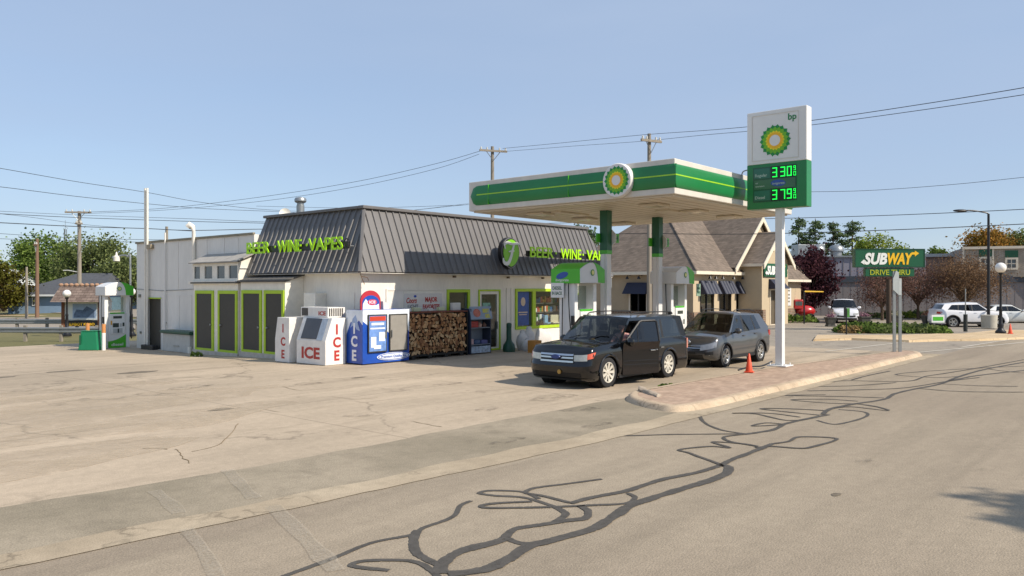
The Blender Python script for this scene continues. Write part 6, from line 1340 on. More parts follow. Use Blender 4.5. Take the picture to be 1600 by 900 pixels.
for (a, b_, c, d) in lw_holes:
    q = MB(); frame(q, (wx, BV-.4, 0), LD, UP, a-.08, b_+.08, c-.08, d+.08, .1, -.02, .03); f = q.build('window', M_fascia, r, world=True)
    q = MB(); slab(q, (wx, BV-.4, 0), LD, UP, a, b_, c, d, -.06, -.05); q.build('pane', M_rg, f, world=True); q = MB(); slab(q, (wx, BV-.4, 0), LD, UP, (a+b_)/2-.04, (a+b_)/2+.04, c, d, -.05, .01); q.build('mullion', M_black, f, world=True)
    q = MB(); m_ = Vector((wx, BV-.4, 0)); A_ = lambda x, o, z: (wx-o, BV-.4-x, z); q.hexa([A_(a-.25, .6, 2.12), A_(b_+.25, .6, 2.12), A_(b_+.25, .01, 2.12), A_(a-.25, .01, 2.12), A_(a-.12, .2, 2.85), A_(b_+.12, .2, 2.85), A_(b_+.12, .01, 2.85), A_(a-.12, .01, 2.85)]); q.build('awning', M_awn, r, world=True)
for (a, b_, c, d) in fh:
    q = MB(); frame(q, (wx, wy, 0), XD, UP, a-.06, b_+.06, c-.06, d+.06, .08, -.02, .03); f = q.build('window', M_black, r, world=True)
    q = MB(); slab(q, (wx, wy, 0), XD, UP, a, b_, c, d, -.06, -.05); q.build('pane', M_rg, f, world=True); q = MB(); slab(q, (wx, wy, 0), XD, UP, (a+b_)/2-.03, (a+b_)/2+.03, c, d, -.05, .01); q.build('mullion', M_black, f, world=True)
    q = MB(); A_ = lambda x, o, z: (wx+x, wy-o, z); q.hexa([A_(a-.2, .55, 2.12), A_(b_+.2, .55, 2.12), A_(b_+.2, .01, 2.12), A_(a-.2, .01, 2.12), A_(a-.2, .12, 2.95), A_(b_+.2, .12, 2.95), A_(b_+.2, .01, 2.95), A_(a-.2, .01, 2.95)]); aw = q.build('awning', M_awn, r, world=True)
    q = MB(); W_ = b_-a+.4
    for i in range(5):
        x = a-.2+W_*(i+.25)/5; q.hexa([A_(x, .555, 2.13), A_(x+W_*.1, .555, 2.13), A_(x+W_*.1, .545, 2.13), A_(x, .545, 2.13), A_(x, .13, 2.955), A_(x+W_*.1, .13, 2.955), A_(x+W_*.1, .115, 2.945), A_(x, .115, 2.945)])
    q.build('awning_stripe', M_awn2, aw, world=True)
# posters seen in the front windows
q = MB(); a, b_ = fw[0]; slab(q, (wx, wy, 0), XD, UP, a+.05, a+(b_-a)*.45, .35, 1.0, -.1, -.09); q.build('window_sticker', M_lg, r, world=True)
q = MB(); slab(q, (wx, wy, 0), XD, UP, a+.05, a+(b_-a)*.45, 1.2, 1.9, -.1, -.09); q.build('window_poster', mat('poster_orange', '#b0702c', .6, var=.4, vs=6), r, world=True)
q = MB()
for a, b_ in fw[1:]: slab(q, (wx, wy, 0), XD, UP, a+.05, a+(b_-a)*.4, .3, .95, -.1, -.09)
q.build('window_notice', M_pw, r, world=True)
# stone plinths between windows
q = MB()
for x0_, x1_ in ((at_v(1076, wy), at_v(1092.5, wy)),): q.b(wx-.06, x1_-.0, wy-.1, wy-.003, 0, 1.0); q.b(wx-.1, wx-.003, wy, BV-.5, 0, 1.0)
q.build('stone_plinth', M_stone, r, world=True)
# gooseneck lamps
for px in (1101, 1110, 1121, 1138, 1152, 1166):
    x = at_v(px, wy); q = MB(); q.tube([(x, wy, 3.3), (x-.1, wy-.35, 3.35), (x-.12, wy-.42, 3.25)], .02, 5); q.lathe((x-.12, wy-.42, 3.08), [(.13, 0), (.05, .16), (.02, .18)], 10); q.build('gooseneck_lamp', M_black, r, world=True)
for px in (985, 1003):
    y = at_u(px, wx); q = MB(); q.tube([(wx, y, 3.3), (wx-.35, y, 3.35), (wx-.42, y, 3.25)], .02, 5); q.lathe((wx-.42, y, 3.08), [(.13, 0), (.05, .16), (.02, .18)], 10); q.build('gooseneck_lamp', M_black, r, world=True)
# roofs: hipped main roof, cross gable, entry tower
sl_ = .85; hd2 = (BV-EV)/2; RZ = EZ+sl_*hd2; RV = EV+hd2; EU1 = 66.0
q = MB(); A = (EU, EV, EZ); B = (EU1, EV, EZ); C = (EU1, BV, EZ); D_ = (EU, BV, EZ); R0 = (EU+hd2, RV, RZ); R1 = (57.5, RV, RZ)
q.quad(D_, A, R0); q.quad(A, B, R1, R0); q.quad(B, C, R1); q.quad(C, D_, R0, R1)
q.build('main_roof', M_shing, r, world=True)
q = MB(); q.b(EU-.02, EU1+.02, EV-.03, EV+.12, EZ-.2, EZ-.004); q.b(EU-.03, EU+.1, EV+.12, BV, EZ-.2, EZ-.004); q.build('eaves_board', M_fascia, r, world=True); q = MB(); q.b(EU+.05, EU1-.05, EV+.05, wy-.003, EZ-.22, EZ-.205); q.b(EU+.05, wx-.003, wy, BV-.3, EZ-.22, EZ-.205); q.build('soffit', M_fascia, r, world=True)
q = MB(); q.tube([A, (R0[0], R0[1], R0[2])], .07, 6); q.tube([R0, R1], .07, 6); q.build('ridge_shingles', M_shing, r, world=True)
GU0, GU1 = 42.3*k, 49.5*k; GA = (GU0+GU1)/2; GZ0 = 3.85; GZ = 7.45; gv = EV-.05
q = MB(); q.quad((GU0, gv, GZ0), (GA, gv, GZ), (GA, RV, GZ), (GU0, RV, GZ0)); q.quad((GA, gv, GZ), (GU1, gv, GZ0), (GU1, RV, GZ0), (GA, RV, GZ)); q.build('gable_roof', M_shing, r, world=True)
q = MB(); q.prism([(GU0+.3, gv+.25, GZ0-.35), (GU1-.3, gv+.25, GZ0-.35), (GA, gv+.25, GZ-.2)], (0, .1, 0)); q.build('gable_wall', M_cream, r, world=True)
def rake(a, b_, wd=.32, th=.07, y=None):
    a = Vector(a); b_ = Vector(b_); q = MB(); q.hexa([a+Vector((0, -th, -wd)), b_+Vector((0, -th, -wd)), b_+Vector((0, 0, -wd)), a+Vector((0, 0, -wd)), a+Vector((0, -th, .03)), b_+Vector((0, -th, .03)), b_+Vector((0, 0, .03)), a+Vector((0, 0, .03))]); q.build('rake_board', M_fascia, r, world=True)
rake((GU0-.15, gv, GZ0-.1), (GA, gv, GZ)); rake((GA, gv-.001, GZ), (GU1+.15, gv-.001, GZ0-.1))
# entry tower standing forward
TV = EV-1.2; T0 = at_v(1174.5, wy+.0); T0 = at_v(1190, TV); 
T1 = T0+4.4; TZ = 4.35; TA = (T0+T1)/2; TZA = 6.35
dh = [(at_v(1203, TV)-T0, at_v(1216, TV)-T0, 0.02, 2.35)]
q = MB(); holed(q, (T0, TV, 0), XD, UP, T1-T0, TZ, dh, .3); q.quad((T0, TV, TZ), (T1, TV, TZ), (TA, TV, TZA-.1)); q.build('tower_front', M_cream, r, world=True)
for x_ in (T0, T1): q = MB(); q.quad((x_, wy, 0), (x_, TV, 0), (x_, TV, TZ), (x_, wy, TZ)); q.build('tower_side', M_cream, r, world=True)
q = MB(); q.quad((T0-.35, TV-.3, TZ-.25), (TA, TV-.3, TZA), (TA, RV, TZA), (T0-.35, RV, TZ-.25)); q.quad((TA, TV-.3, TZA), (T1+.35, TV-.3, TZ-.25), (T1+.35, RV, TZ-.25), (TA, RV, TZA)); q.build('tower_roof', M_shing, r, world=True)
rake((T0-.45, TV-.3, TZ-.3), (TA, TV-.3, TZA)); rake((TA, TV-.301, TZA), (T1+.45, TV-.301, TZ-.3))
q = MB(); q.b(T0-.4, T0-.28, TV-.25, wy, TZ-.42, TZ-.24); q.build('tower_gutter', M_fascia, r, world=True)
q = MB(); q.b(T0-.06, T0+.45, TV-.08, TV-.003, 0, 1.05); q.b(T0-.08, T0-.003, TV-.08, wy-.1, 0, 1.049); q.build('tower_stone', M_stone, r, world=True)
q = MB(); slab(q, (T0, TV, 0), XD, UP, dh[0][0], dh[0][1], .02, 2.35, -.28, -.25); dd = q.build('entry_door', mat('brown_door', '#5d5445', .6, var=.1), r, world=True)
q = MB(); frame(q, (T0, TV, 0), XD, UP, dh[0][0]-.08, dh[0][1]+.08, -.05, 2.43, .09, -.02, .04); q.build('door_casing', M_fascia, r, world=True)
q = MB(); A_ = lambda x, o, z: (T0+x, TV-o, z); a, b_ = dh[0][0]-.25, dh[0][1]+.3; q.hexa([A_(a, .7, 2.45), A_(b_, .7, 2.45), A_(b_, .01, 2.45), A_(a, .01, 2.45), A_(a, .1, 3.1), A_(b_, .1, 3.1), A_(b_, .01, 3.1), A_(a, .01, 3.1)]); q.build('awning', M_awn, r, world=True)
q = MB(); q.lathe((TA-.35, TV-.03, 5.35), [(.001, -.03), (.22, -.03), (.25, 0), (.001, 0)], 18, 'Y'); q.v = [Vector((p.x, p.y, 5.35+(p.z-5.35)*1.5)) for p in q.v]; q.build('gable_vent', M_fascia, r, world=True)
# low right wing with a drive-through menu window
q = MB(); q.b(T1+.1, T1+5.0, TV+1.0, wy-.01, 0, 3.1); q.build('wing_wall', M_cream, r, world=True); q = MB(); q.b(T1+.1, T1+5.06, TV+.94, TV+1.0-.002, 0, 1.0); q.build('wing_stone', M_stone, r, world=True)
q = MB(); q.hexa([(T1, TV+.5, 3.1), (T1+5.6, TV+.5, 3.1), (T1+5.6, wy, 3.1), (T1, wy, 3.1), (T1, TV+1.6, 4.6), (T1+3.6, TV+1.6, 4.6), (T1+3.6, wy, 4.9), (T1, wy, 4.9)]); q.build('wing_roof', M_shing, r, world=True)
q = MB(); q.b(T1, T1+5.62, TV+.44, TV+.5, 2.95, 3.12); q.build('wing_gutter', M_fascia, r, world=True)
mx_ = at_v(1231, TV+.95); q = MB(); slab(q, (0, TV+1, 0), XD, UP, mx_-.55, mx_+.55, 1.2, 2.5, .0, .06); mn = q.build('menu_panel', M_pw, r, world=True); q = MB()
for z in (1.45, 1.7, 1.95, 2.25): slab(q, (0, TV+1, 0), XD, UP, mx_-.4, mx_+.3, z, z+.12, .061, .068)
q.build('menu_print', mat('menu_grey', '#8f8a7c', .6, var=.3, vs=9), mn, world=True)
# sign on the tower: script in white and yellow on green backing
ws = thing('restaurant_wall_sign', 'white and yellow SUBWAY letters on the restaurant entry tower, half hidden by the white post', 'wall sign', (TA, TV, 3.3))
def subway(p, x0, z0, xd, h_, total, tm, off, ext=.05):
    q = MB(); o = Vector(x0); xdv = Vector(xd); q.text('SUB', o, xdv, UP, h_, w=total*.44, bold=.045, shear=.22, ext=ext); q.build('white_letters', tm[0], p, world=True)
    q = MB(); q.text('WAY', o+xdv*total*.46, xdv, UP, h_, w=total*.48, bold=.045, shear=.22, ext=ext)
    q.build('yellow_letters', tm[1], p, world=True)
    n_ = xdv.cross(Vector(UP)).normalized()
    q = MB(); e = o+xdv*total*.93+Vector(UP)*h_*.8; q.prism([e, e+xdv*h_*.28, e+xdv*h_*.28-Vector(UP)*h_*.12, e+xdv*h_*.62+Vector(UP)*h_*.22, e+xdv*h_*.34+Vector(UP)*h_*.42, e+xdv*h_*.3+Vector(UP)*h_*.24, e+Vector(UP)*h_*.24], n_*ext*.5); q.build('yellow_arrow', tm[1], p, world=True)
    q = MB(); e = o+Vector(UP)*h_*.0; q.prism([e+Vector(UP)*h_*.3, e-xdv*h_*.2+Vector(UP)*h_*.3, e-xdv*h_*.2+Vector(UP)*h_*.42, e-xdv*h_*.5+Vector(UP)*h_*.12, e-xdv*h_*.22-Vector(UP)*h_*.12, e-xdv*h_*.18+Vector(UP)*h_*.04, e+Vector(UP)*h_*.04], n_*ext*.5); q.build('white_arrow', tm[0], p, world=True)
M_sw = mat('sign_white', '#e6e8e2', .4, var=.02); M_sy = mat('sign_yellow', '#e9b91f', .4, var=.03); M_sg = mat('sign_green', '#0f5436', .4, var=.05)
q = MB(); q.b(T0+.15, T0+4.0, TV-.12, TV-.03, 3.25, 4.15); q.build('backing', M_sg, ws, world=True, bevel=.03)
subway(ws, (T0+.45, TV-.16, 3.42), 0, XD, .56, 2.9, (M_sw, M_sy), .02)
# ================================================================ LONG GREY BUILDING, RIGHT
def fbase(px0, d0, px1, d1):
    a = W(px0, d0, 0); b_ = W(px1, d1, 0); d = b_-a; return a, d.normalized(), d.length
M_bb = mat('grey_panel', '#7d7878', .8, var=.06, vs=.8, fine=.04, stretch=(1, 1, .2)); M_bb2 = mat('upper_panel', '#8d8a94', .8, var=.06, vs=.8); M_bdark = mat('band_dark', '#3b424b', .6); M_bwall = brickmat('pale_brick', '#9c9083', '#8e8476', '#aaa295', .22, .08, .012, swap=('XY', 'Z'), bump=.3)
o, xd_, Ln = fbase(1215, 73, 1680, 67); lb = thing('long_grey_building', 'long grey panelled warehouse with a dark band along it behind the parked cars', 'warehouse', o)
zt = 5.25; nb_ = Vector((-xd_.y, xd_.x, 0))  # away from the camera
q = MB(); q.hexa([o, o+xd_*Ln, o+xd_*Ln+nb_*18, o+nb_*18]+[p+Vector((0, 0, 3.35)) for p in (o, o+xd_*Ln, o+xd_*Ln+nb_*18, o+nb_*18)]); q.build('lower_wall', M_bb, lb, world=True)
q = MB(); e = o+nb_*.15; L2 = Ln*.52; q.hexa([e+Vector((0, 0, 3.36)), e+xd_*L2+Vector((0, 0, 3.36)), e+xd_*L2+nb_*15+Vector((0, 0, 3.36)), e+nb_*15+Vector((0, 0, 3.36)), e+Vector((0, 0, zt)), e+xd_*L2+Vector((0, 0, zt)), e+xd_*L2+nb_*15+Vector((0, 0, zt)), e+nb_*15+Vector((0, 0, zt))]); q.build('upper_wall', M_bb2, lb, world=True)
q = MB(); e = o-nb_*.12; q.hexa([e+Vector((0, 0, 3.0)), e+xd_*Ln+Vector((0, 0, 3.0)), e+xd_*Ln+nb_*.11+Vector((0, 0, 3.0)), e+nb_*.11+Vector((0, 0, 3.0)), e+Vector((0, 0, 3.55)), e+xd_*Ln+Vector((0, 0, 3.55)), e+xd_*Ln+nb_*.11+Vector((0, 0, 3.55)), e+nb_*.11+Vector((0, 0, 3.55))]); q.build('dark_band', M_bdark, lb, world=True)
q = MB(); i = 0; x = .6
while x < Ln:
    a = o+xd_*x-nb_*.014; q.hexa([a, a+xd_*.035, a+xd_*.035+nb_*.012, a+nb_*.012]+[p+Vector((0, 0, 2.99)) for p in (a, a+xd_*.035, a+xd_*.035+nb_*.012, a+nb_*.012)]); x += .62
    if x < L2: a = o+xd_*x+nb_*.12; q.hexa([p+Vector((0, 0, 3.56)) for p in (a, a+xd_*.05, a+xd_*.05+nb_*.028, a+nb_*.028)]+[p+Vector((0, 0, zt-.1)) for p in (a, a+xd_*.05, a+xd_*.05+nb_*.028, a+nb_*.028)])
q.build('panel_rib', M_bb, lb, world=True)
q = MB(); e = o+nb_*.0; q.hexa([p+Vector((0, 0, zt)) for p in (e, e+xd_*L2, e+xd_*L2+nb_*.3, e+nb_*.3)]+[p+Vector((0, 0, zt+.15)) for p in (e, e+xd_*L2, e+xd_*L2+nb_*.3, e+nb_*.3)]); q.build('roof_edge', M_steel, lb, world=True)
for px in (1277, 1306): p = W(px, 76, zt); q = MB(); q.lathe(p, [(.5, 0), (.5, .7), (.68, .75), (.68, 1.0), (.5, 1.25), (.02, 1.4)], 14); q.build('roof_fan', M_steel, lb, world=True, smooth=True)
p = W(1262, 77, zt); q = MB(); q.box(p.x, p.y, zt+.7, 2.6, 1.8, 1.4, CAMROT); q.build('roof_unit', M_steel, lb, world=True, bevel=.05)
# upper storey block with two windows, right
o2, x2, Ln2 = fbase(1505, 69.5, 1700, 66); n2 = Vector((-x2.y, x2.x, 0)); ub_ = thing('brick_upper_storey', 'pale brick upper storey with green panels above two white framed windows', 'building', o2+Vector((0, 0, 3.4)))
px_to_x = lambda px: ((lambda c: (c-o2).dot(x2))(W(px, 69.5-(px-1505)/195*3.5, 0)))
h1 = [(px_to_x(1529.5), px_to_x(1541+1), 1.05, 1.95), (px_to_x(1572.5), px_to_x(1588), 1.25, 1.95)]; hs_ = [(a, b_, c-.6, d-.6+.35) for a, b_, c, d in h1]
hs_ = [(px_to_x(1532), px_to_x(1546), .65, 1.6), (px_to_x(1572.5), px_to_x(1587), .75, 1.5)]
q = MB(); holed(q, o2+Vector((0, 0, 3.45)), x2, UP, Ln2, 2.55, hs_, .15); e = o2+Vector((0, 0, 3.45)); q.quad(e, e+n2*10, e+n2*10+Vector((0, 0, 2.55)), e+Vector((0, 0, 2.55))); q.quad(e+Vector((0, 0, 2.55)), e+n2*10+Vector((0, 0, 2.55)), e+x2*Ln2+n2*10+Vector((0, 0, 2.55)), e+x2*Ln2+Vector((0, 0, 2.55))); q.build('brick_wall', M_bwall, ub_, world=True)
for a, b_, c, d in hs_:
    q = MB(); frame(q, e, x2, UP, a-.14, b_+.14, c-.14, d+.14, .16, .002, .06); f = q.build('window', M_fascia, ub_, world=True)
    q = MB(); slab(q, e, x2, UP, a, b_, c, d, -.06, -.05); q.build('pane', M_grey_glass, f, world=True); q = MB(); slab(q, e, x2, UP, a, b_, (c+d)/2-.04, (c+d)/2+.04, -.05, .0); slab(q, e, x2, UP, (a+b_)/2-.03, (a+b_)/2+.03, c, d, -.048, -.002); q.build('glazing_bars', M_fascia, f, world=True)
    q = MB(); slab(q, e, x2, UP, a-.14, b_+.14, d+.16, d+.75, .002, .05); q.build('green_panel', M_sg, ub_, world=True)
q = MB(); slab(q, e, x2, UP, -.1, Ln2, 2.4, 2.62, .0, .15); slab(q, e, x2, UP, -.1, .05, 0, 2.4, .001, .08); slab(q, e, x2, UP, px_to_x(1549.5), px_to_x(1552), 0, 2.4, .001, .08); q.build('white_trim', M_fascia, ub_, world=True)
# small brick back block between
o3, x3, L3_ = fbase(1440, 78, 1508, 76); n3 = Vector((-x3.y, x3.x, 0)); q = MB(); q.hexa([o3+Vector((0, 0, 3)), o3+x3*L3_+Vector((0, 0, 3)), o3+x3*L3_+n3*6+Vector((0, 0, 3)), o3+n3*6+Vector((0, 0, 3))]+[p+Vector((0, 0, 5.5)) for p in (o3, o3+x3*L3_, o3+x3*L3_+n3*6, o3+n3*6)]); bk = thing('brick_back_block', 'low weathered brick block with a flat grey roof behind the green roadside sign', 'building', o3); q.build('brick_wall', brickmat('red_brick', '#8f6f62', '#7d6257', '#9a8f85', .22, .08, .012, swap=('XY', 'Z')), bk, world=True)
q = MB(); e3 = o3-n3*.4-x3*.9; q.hexa([p+Vector((0, 0, 5.5)) for p in (e3, e3+x3*(L3_+.8), e3+x3*(L3_+.8)+n3*6, e3+n3*6)]+[p+Vector((0, 0, 5.8)) for p in (e3, e3+x3*(L3_+.8), e3+x3*(L3_+.8)+n3*6, e3+n3*6)]); q.build('flat_roof', M_steel, bk, world=True)
# ================================================================ TREES
def leafgeo(mb, pts, rnd_, size, flat=.0):
    for c in pts:
        s = size*rnd_.uniform(.6, 1.3); a = Vector((rnd_.gauss(0, 1), rnd_.gauss(0, 1), rnd_.gauss(0, 1)*(1-flat))).normalized(); b_ = a.cross(Vector((rnd_.gauss(0, 1), rnd_.gauss(0, 1), rnd_.gauss(0, 1)))).normalized()
        c = Vector(c); mb.add([c-a*s-b_*s*.35, c+a*s*.1-b_*s*.7, c+a*s, c+a*s*.1+b_*s*.7], [(0, 1, 2, 3)])
def tree(name, label, cat, px, dep, h, cw, leaves, m, z=None, trunk=.25, crown0=.25, seed=1, leaf=.16, group=None, trunkm=None, shape='round', clumps=34, cd=None, lean=0, forks=5, spread=1.0, at=None):
    rn = random.Random(seed); p = at or W(px, dep, z); t = thing(name, label, cat, p, 0, group); M_t = trunkm or mat('tree_bark', '#5c4d3e', .95, var=.25, vs=6, bump=.5, bs=20)
    ch = h*(1-crown0); cz = h*crown0+ch/2; cw2 = cw/2; tm = MB()
    tops = []
    if shape == 'pine':
        tm.tube([(0, 0, 0), (0, 0, h*.5), (.1, 0, h*.97)], [trunk, trunk*.65, .04], 7)
    else:
        tm.tube([(0, 0, 0), (lean*.3, 0, h*crown0*.7), (lean*.5, 0, h*crown0+.1)], [trunk, trunk*.75, trunk*.6], 8)
    centres = []
    for i in range(clumps):
        for _ in range(30):
            x, y, zz = rn.uniform(-1, 1), rn.uniform(-1, 1), rn.uniform(-1, 1)
            rr = x*x+y*y+zz*zz
            if shape == 'pine':
                lv = i/clumps; rad = min(1, 1.5*(1-lv)**.6)*(.3+.85*rn.random()); a = rn.uniform(0, 2*pi); x, y, zz = rad*cos(a)*.8, rad*sin(a)*.8, -1+2*lv; break
            if shape == 'vase' and (zz < -.1 and x*x+y*y < .15): continue
            if .25 < rr < 1.0: break
        centres.append((x*cw2*.82, y*cw2*.82*(1 if cd is None else cd/cw), cz+zz*ch/2*.86, rn.uniform(.6, 1.25)))
    nl = 0
    for i, (x, y, zz, rr) in enumerate(centres):
        if shape == 'pine': tm.tube([(0, 0, min(zz+.1, h*.95)), (x*.5, y*.5, zz+.15), (x, y, zz)], [trunk*.25, .04, .015], 4)
        elif i < forks*4 or shape == 'vase':
            b0 = (lean*.5, 0, h*crown0*rn.uniform(.75, 1.1)); md = (x*.4+rn.uniform(-.2, .2), y*.4, (b0[2]+zz)/2+.1*rr); tm.tube(catmull([b0, md, (x*.85, y*.85, zz)], 4), [trunk*.5*(1-j/9)+.01 for j in range(9)], 5)
            if shape == 'vase':
                for _ in range(5): e = (x+rn.uniform(-.8, .8), y+rn.uniform(-.8, .8), zz+rn.uniform(-.4, .7)); tm.tube([(x*.6, y*.6, (zz+md[2])/2), (x*.85, y*.85, zz), e], [.03, .02, .008], 3)
    tm.build('trunk', M_t, t, smooth=True)
    lm = MB(); per = max(4, leaves//len(centres)); base_r = cw2*(.36 if shape != 'pine' else .19)*spread; leaf *= .62; per = int(per*2.5)
    for x, y, zz, rr in centres:
        pts = []
        for _ in range(int(per*rr)):
            a, b_, c = rn.gauss(0, .5), rn.gauss(0, .5), rn.gauss(0, .42); r2 = base_r*rr
            pts.append((x+a*r2*(1.35 if shape == 'pine' else 1), y+b_*r2*(1.35 if shape == 'pine' else 1), zz+c*r2*(.5 if shape == 'pine' else .85)))
        leafgeo(lm, pts, rn, leaf, .5 if shape == 'pine' else .2)
    lm.build('crown', m, t); return t
Lg = leafmat('leaf_green', '#44592c', '#84994e', .38); Lg2 = leafmat('leaf_olive', '#525c3a', '#8a955e', .38); Ly = leafmat('leaf_yellowgreen', '#5e7430', '#a4ad52', .35); Lp = leafmat('leaf_plum', '#38242b', '#5d3d42', .25); La = leafmat('leaf_autumn', '#6c5f2c', '#b88a48', .35); Lb = leafmat('leaf_rust', '#5c4540', '#86695c'); Lpi = leafmat('needle_green', '#4a5c44', '#788a60', .38); Lbr = leafmat('leaf_rust_tan', '#5f4b3c', '#917558')
GR = 'trees beyond the far left street'
tree('broadleaf_tree', 'tall bright green tree right of the white gabled house', 'tree', 66, 108, 9.9, 9.5, 5200, Lg, 0, .35, .12, 3, .3, GR, clumps=44)
tree('broadleaf_tree', 'wide olive green tree behind the diesel pump and kiosk', 'tree', 152, 100, 8.8, 11, 6000, Lg2, 0, .35, .06, 5, .27, GR, clumps=50)
tree('broadleaf_tree', 'dull green tree between the tall bright tree and the wide olive one', 'tree', 108, 118, 7.6, 8, 3000, Lg2, 0, .3, .05, 8, .3, GR)
tree('broadleaf_tree', 'olive tree touching the upper left shop corner', 'tree', 196, 96, 6.9, 8, 4200, Lg2, 0, .3, .0, 9, .25, GR)
tree('broadleaf_tree', 'yellow-green tree cut by the left picture edge above the white house', 'tree', -16, 108, 7.6, 6.5, 2600, Ly, 0, .3, .1, 12, .3, GR)
tree('broadleaf_tree', 'low green tree behind the roof of the white gabled house', 'tree', 28, 125, 6.0, 9, 2600, Lg, 0, .3, .0, 14, .3, GR)
tree('broadleaf_tree', 'rounded low tree right of the tall bright green one, above the dark roof', 'tree', 128, 108, 5.6, 8, 2600, Lg2, 0, .3, .0, 22, .28, GR)
tree('ornamental_shrub', 'brown-green overgrown bush at the left end of the blue house', 'bush', 5, 86, 5.2, 6, 2600, leafmat('leaf_mixed', '#3a3018', '#6c6c30'), 0, .2, .0, 15, .25)
GR2 = 'trees behind the long grey building'
for i, (px, top, wd_, lb_) in enumerate(((1247, 334, 4.6, 'dark pine leftmost of the row behind the grey building, beside the white post'), (1273, 337, 4.8, 'dense green pine second in the row above the round roof fans'), (1301, 341, 4.6, 'thin-crowned pine third in the row, above the right roof fan'), (1331, 339, 5.2, 'pine at the right end of the row, with a bare lower trunk'))):
    tree('pine_tree', lb_, 'pine tree', px, 100, 2.5+(450-top)*100/1250, wd_, 1500, Lpi, 0, .2, .26, 30+i, .2, GR2, shape='pine', clumps=44)
tree('broadleaf_tree', 'yellow-green tree right behind the roadside sign panel', 'tree', 1376, 96, 9.4, 7.6, 3600, Ly, 0, .3, .3, 41, .25, GR2)
tree('broadleaf_tree', 'small dark green tree above the low brick block', 'tree', 1465, 104, 8.2, 4.6, 2400, Lg, 0, .3, .3, 42, .25, GR2)
tree('broadleaf_tree', 'small pale green tree peeking over the building right of the dark one', 'tree', 1502, 112, 7.4, 4.2, 1500, Lg2, 0, .3, .3, 43, .25, GR2)
tree('broadleaf_tree', 'orange-green autumn tree above the upper storey windows', 'tree', 1553, 100, 10.3, 8.5, 4200, La, 0, .3, .4, 44, .24, GR2)
tree('broadleaf_tree', 'green and orange tree at the right picture edge above the upper storey', 'tree', 1604, 98, 9.9, 7, 2800, Lg2, 0, .3, .4, 45, .24, GR2)
tree('plum_tree', 'dark purple-leaved tree between the restaurant and the grey building', 'tree', 1261, 63, 5.7, 5.4, 4200, Lp, 0, .18, .1, 50, .2, clumps=52, spread=.8)
for px, dep, h_, cw_, lb_, sd, mm in ((1384-6, 62, 4.3, 5.6, 'rust-brown crab apple tree left of the roadside sign post', 51, Lb), (1434, 64, 4.4, 5.4, 'rust-brown crab apple tree just right of the roadside sign post', 52, Lb), (1507, 63, 4.7, 8.2, 'widest brown crab apple tree, behind the white crossover', 53, Lbr)):
    tree('crab_apple_tree', lb_, 'tree', px, dep, h_, cw_, 3600 if cw_ < 8 else 6500, mm, 0, .13, .28, sd, .085, 'crab apple trees along the grey building', shape='vase', clumps=26 if cw_ < 8 else 38, forks=6, spread=1.15, cd=4.5)
tree('street_tree', 'leafy tree beyond the road, known by its shadow on the asphalt', 'tree', 0, 0, 10.6, 3.2, 3600, Lg, 0, .2, .64, 60, .2, at=Vector((13.1, -10.95, 0)), clumps=24)
tree('broadleaf_tree', 'dark tree top showing over the shop roof under the canopy edge', 'tree', 902, 92, 10.2, 5.0, 2600, Lpi, 0, .3, .4, 61, .24, clumps=26)
tree('broadleaf_tree', 'small yellow-green tree top between the canopy column and restaurant roof', 'tree', 962, 96, 9.0, 3.0, 1200, Ly, 0, .3, .4, 62, .24, clumps=18)
# shrubs: ground cover island and foundation planting
def bush(px, dep, wx_, wy_, h_, m, lab, name='shrub', n=1400, leaf=.09, seed=1, group=None, z=0, at=None, cat='shrub'):
    rn = random.Random(seed); p = at or W(px, dep, z); q = MB(); c, s = cos(CAMROT), sin(CAMROT)
    for _ in range(n):
        a = rn.uniform(0, 2*pi); r_ = sqrt(rn.random()); bump_ = .75+.4*mnoise.noise(Vector((r_*cos(a)*wx_*1.1+seed, r_*sin(a)*wy_*1.1, 0))); x, y = r_*cos(a)*wx_/2, r_*sin(a)*wy_/2; zz = h_*bump_*sqrt(max(0, 1-r_**3))*rn.uniform(.3, 1)
        leafgeo(q, [(p.x+x*c-y*s, p.y+x*s+y*c, p.z+zz)], rn, leaf, .1)
    return tag(q.build(name, m), lab, cat, group)
for i, (px, w_, h_) in enumerate(((1346, 3.2, .75), (1372, 3.2, .62), (1398, 3.4, .6), (1424, 3.2, .66), (1447, 2.6, .5))):
    bush(px, 45.0, w_, 2.6, h_, Lg2 if i % 2 else Lg, ['low juniper clump at the left end of the sign bed, beside dry grass', 'low juniper clump just left of the brown sign post', 'low juniper clump right under the steel sign posts', 'low juniper clump right of the steel posts, the tallest on that side', 'thin juniper clump at the right tip of the sign bed'][i], 'juniper_shrub', 1500, .09, 70+i, 'junipers in the bed round the roadside sign')
bush(1330, 44.4, 1.4, 1.2, .55, leafmat('leaf_straw', '#8a7550', '#b59a6c'), 'dry straw-coloured grass clump left of the junipers', 'dry_grass_clump', 500, .1, 80, cat='grass clump')
for i, (px, dep, w_, h_, m_) in enumerate(((1246, 58, 3.0, .7, Lg), (1376, 66, 3.2, .6, Lg2), (1382+6, 66, 1.4, .9, Lpi), (1417, 66, 2.2, .7, Ly), (1436, 66, 2.2, .9, Lpi), (1365, 67, 2.0, .5, Lg2))):
    bush(px, dep, w_, 1.4, h_, m_, ['rounded green shrub beside the restaurant wing', 'low green shrub under the left crab apple tree', 'dark upright shrub right behind the brown sign post', 'yellow-green shrub between sign post and urn', 'dark shrub at the trunk of the middle crab apple', 'small shrub at the foot of the left crab apple tree'][i], 'shrub', 700, .1, 90+i)
bush(1040, 20.3, .5, .3, .1, Lg, 'tuft of weeds growing in the kerb joint near the black car', 'weed_tuft', 60, .05, 101, cat='weed', at=G(1042, 606)+Vector((0, 0, .02)))
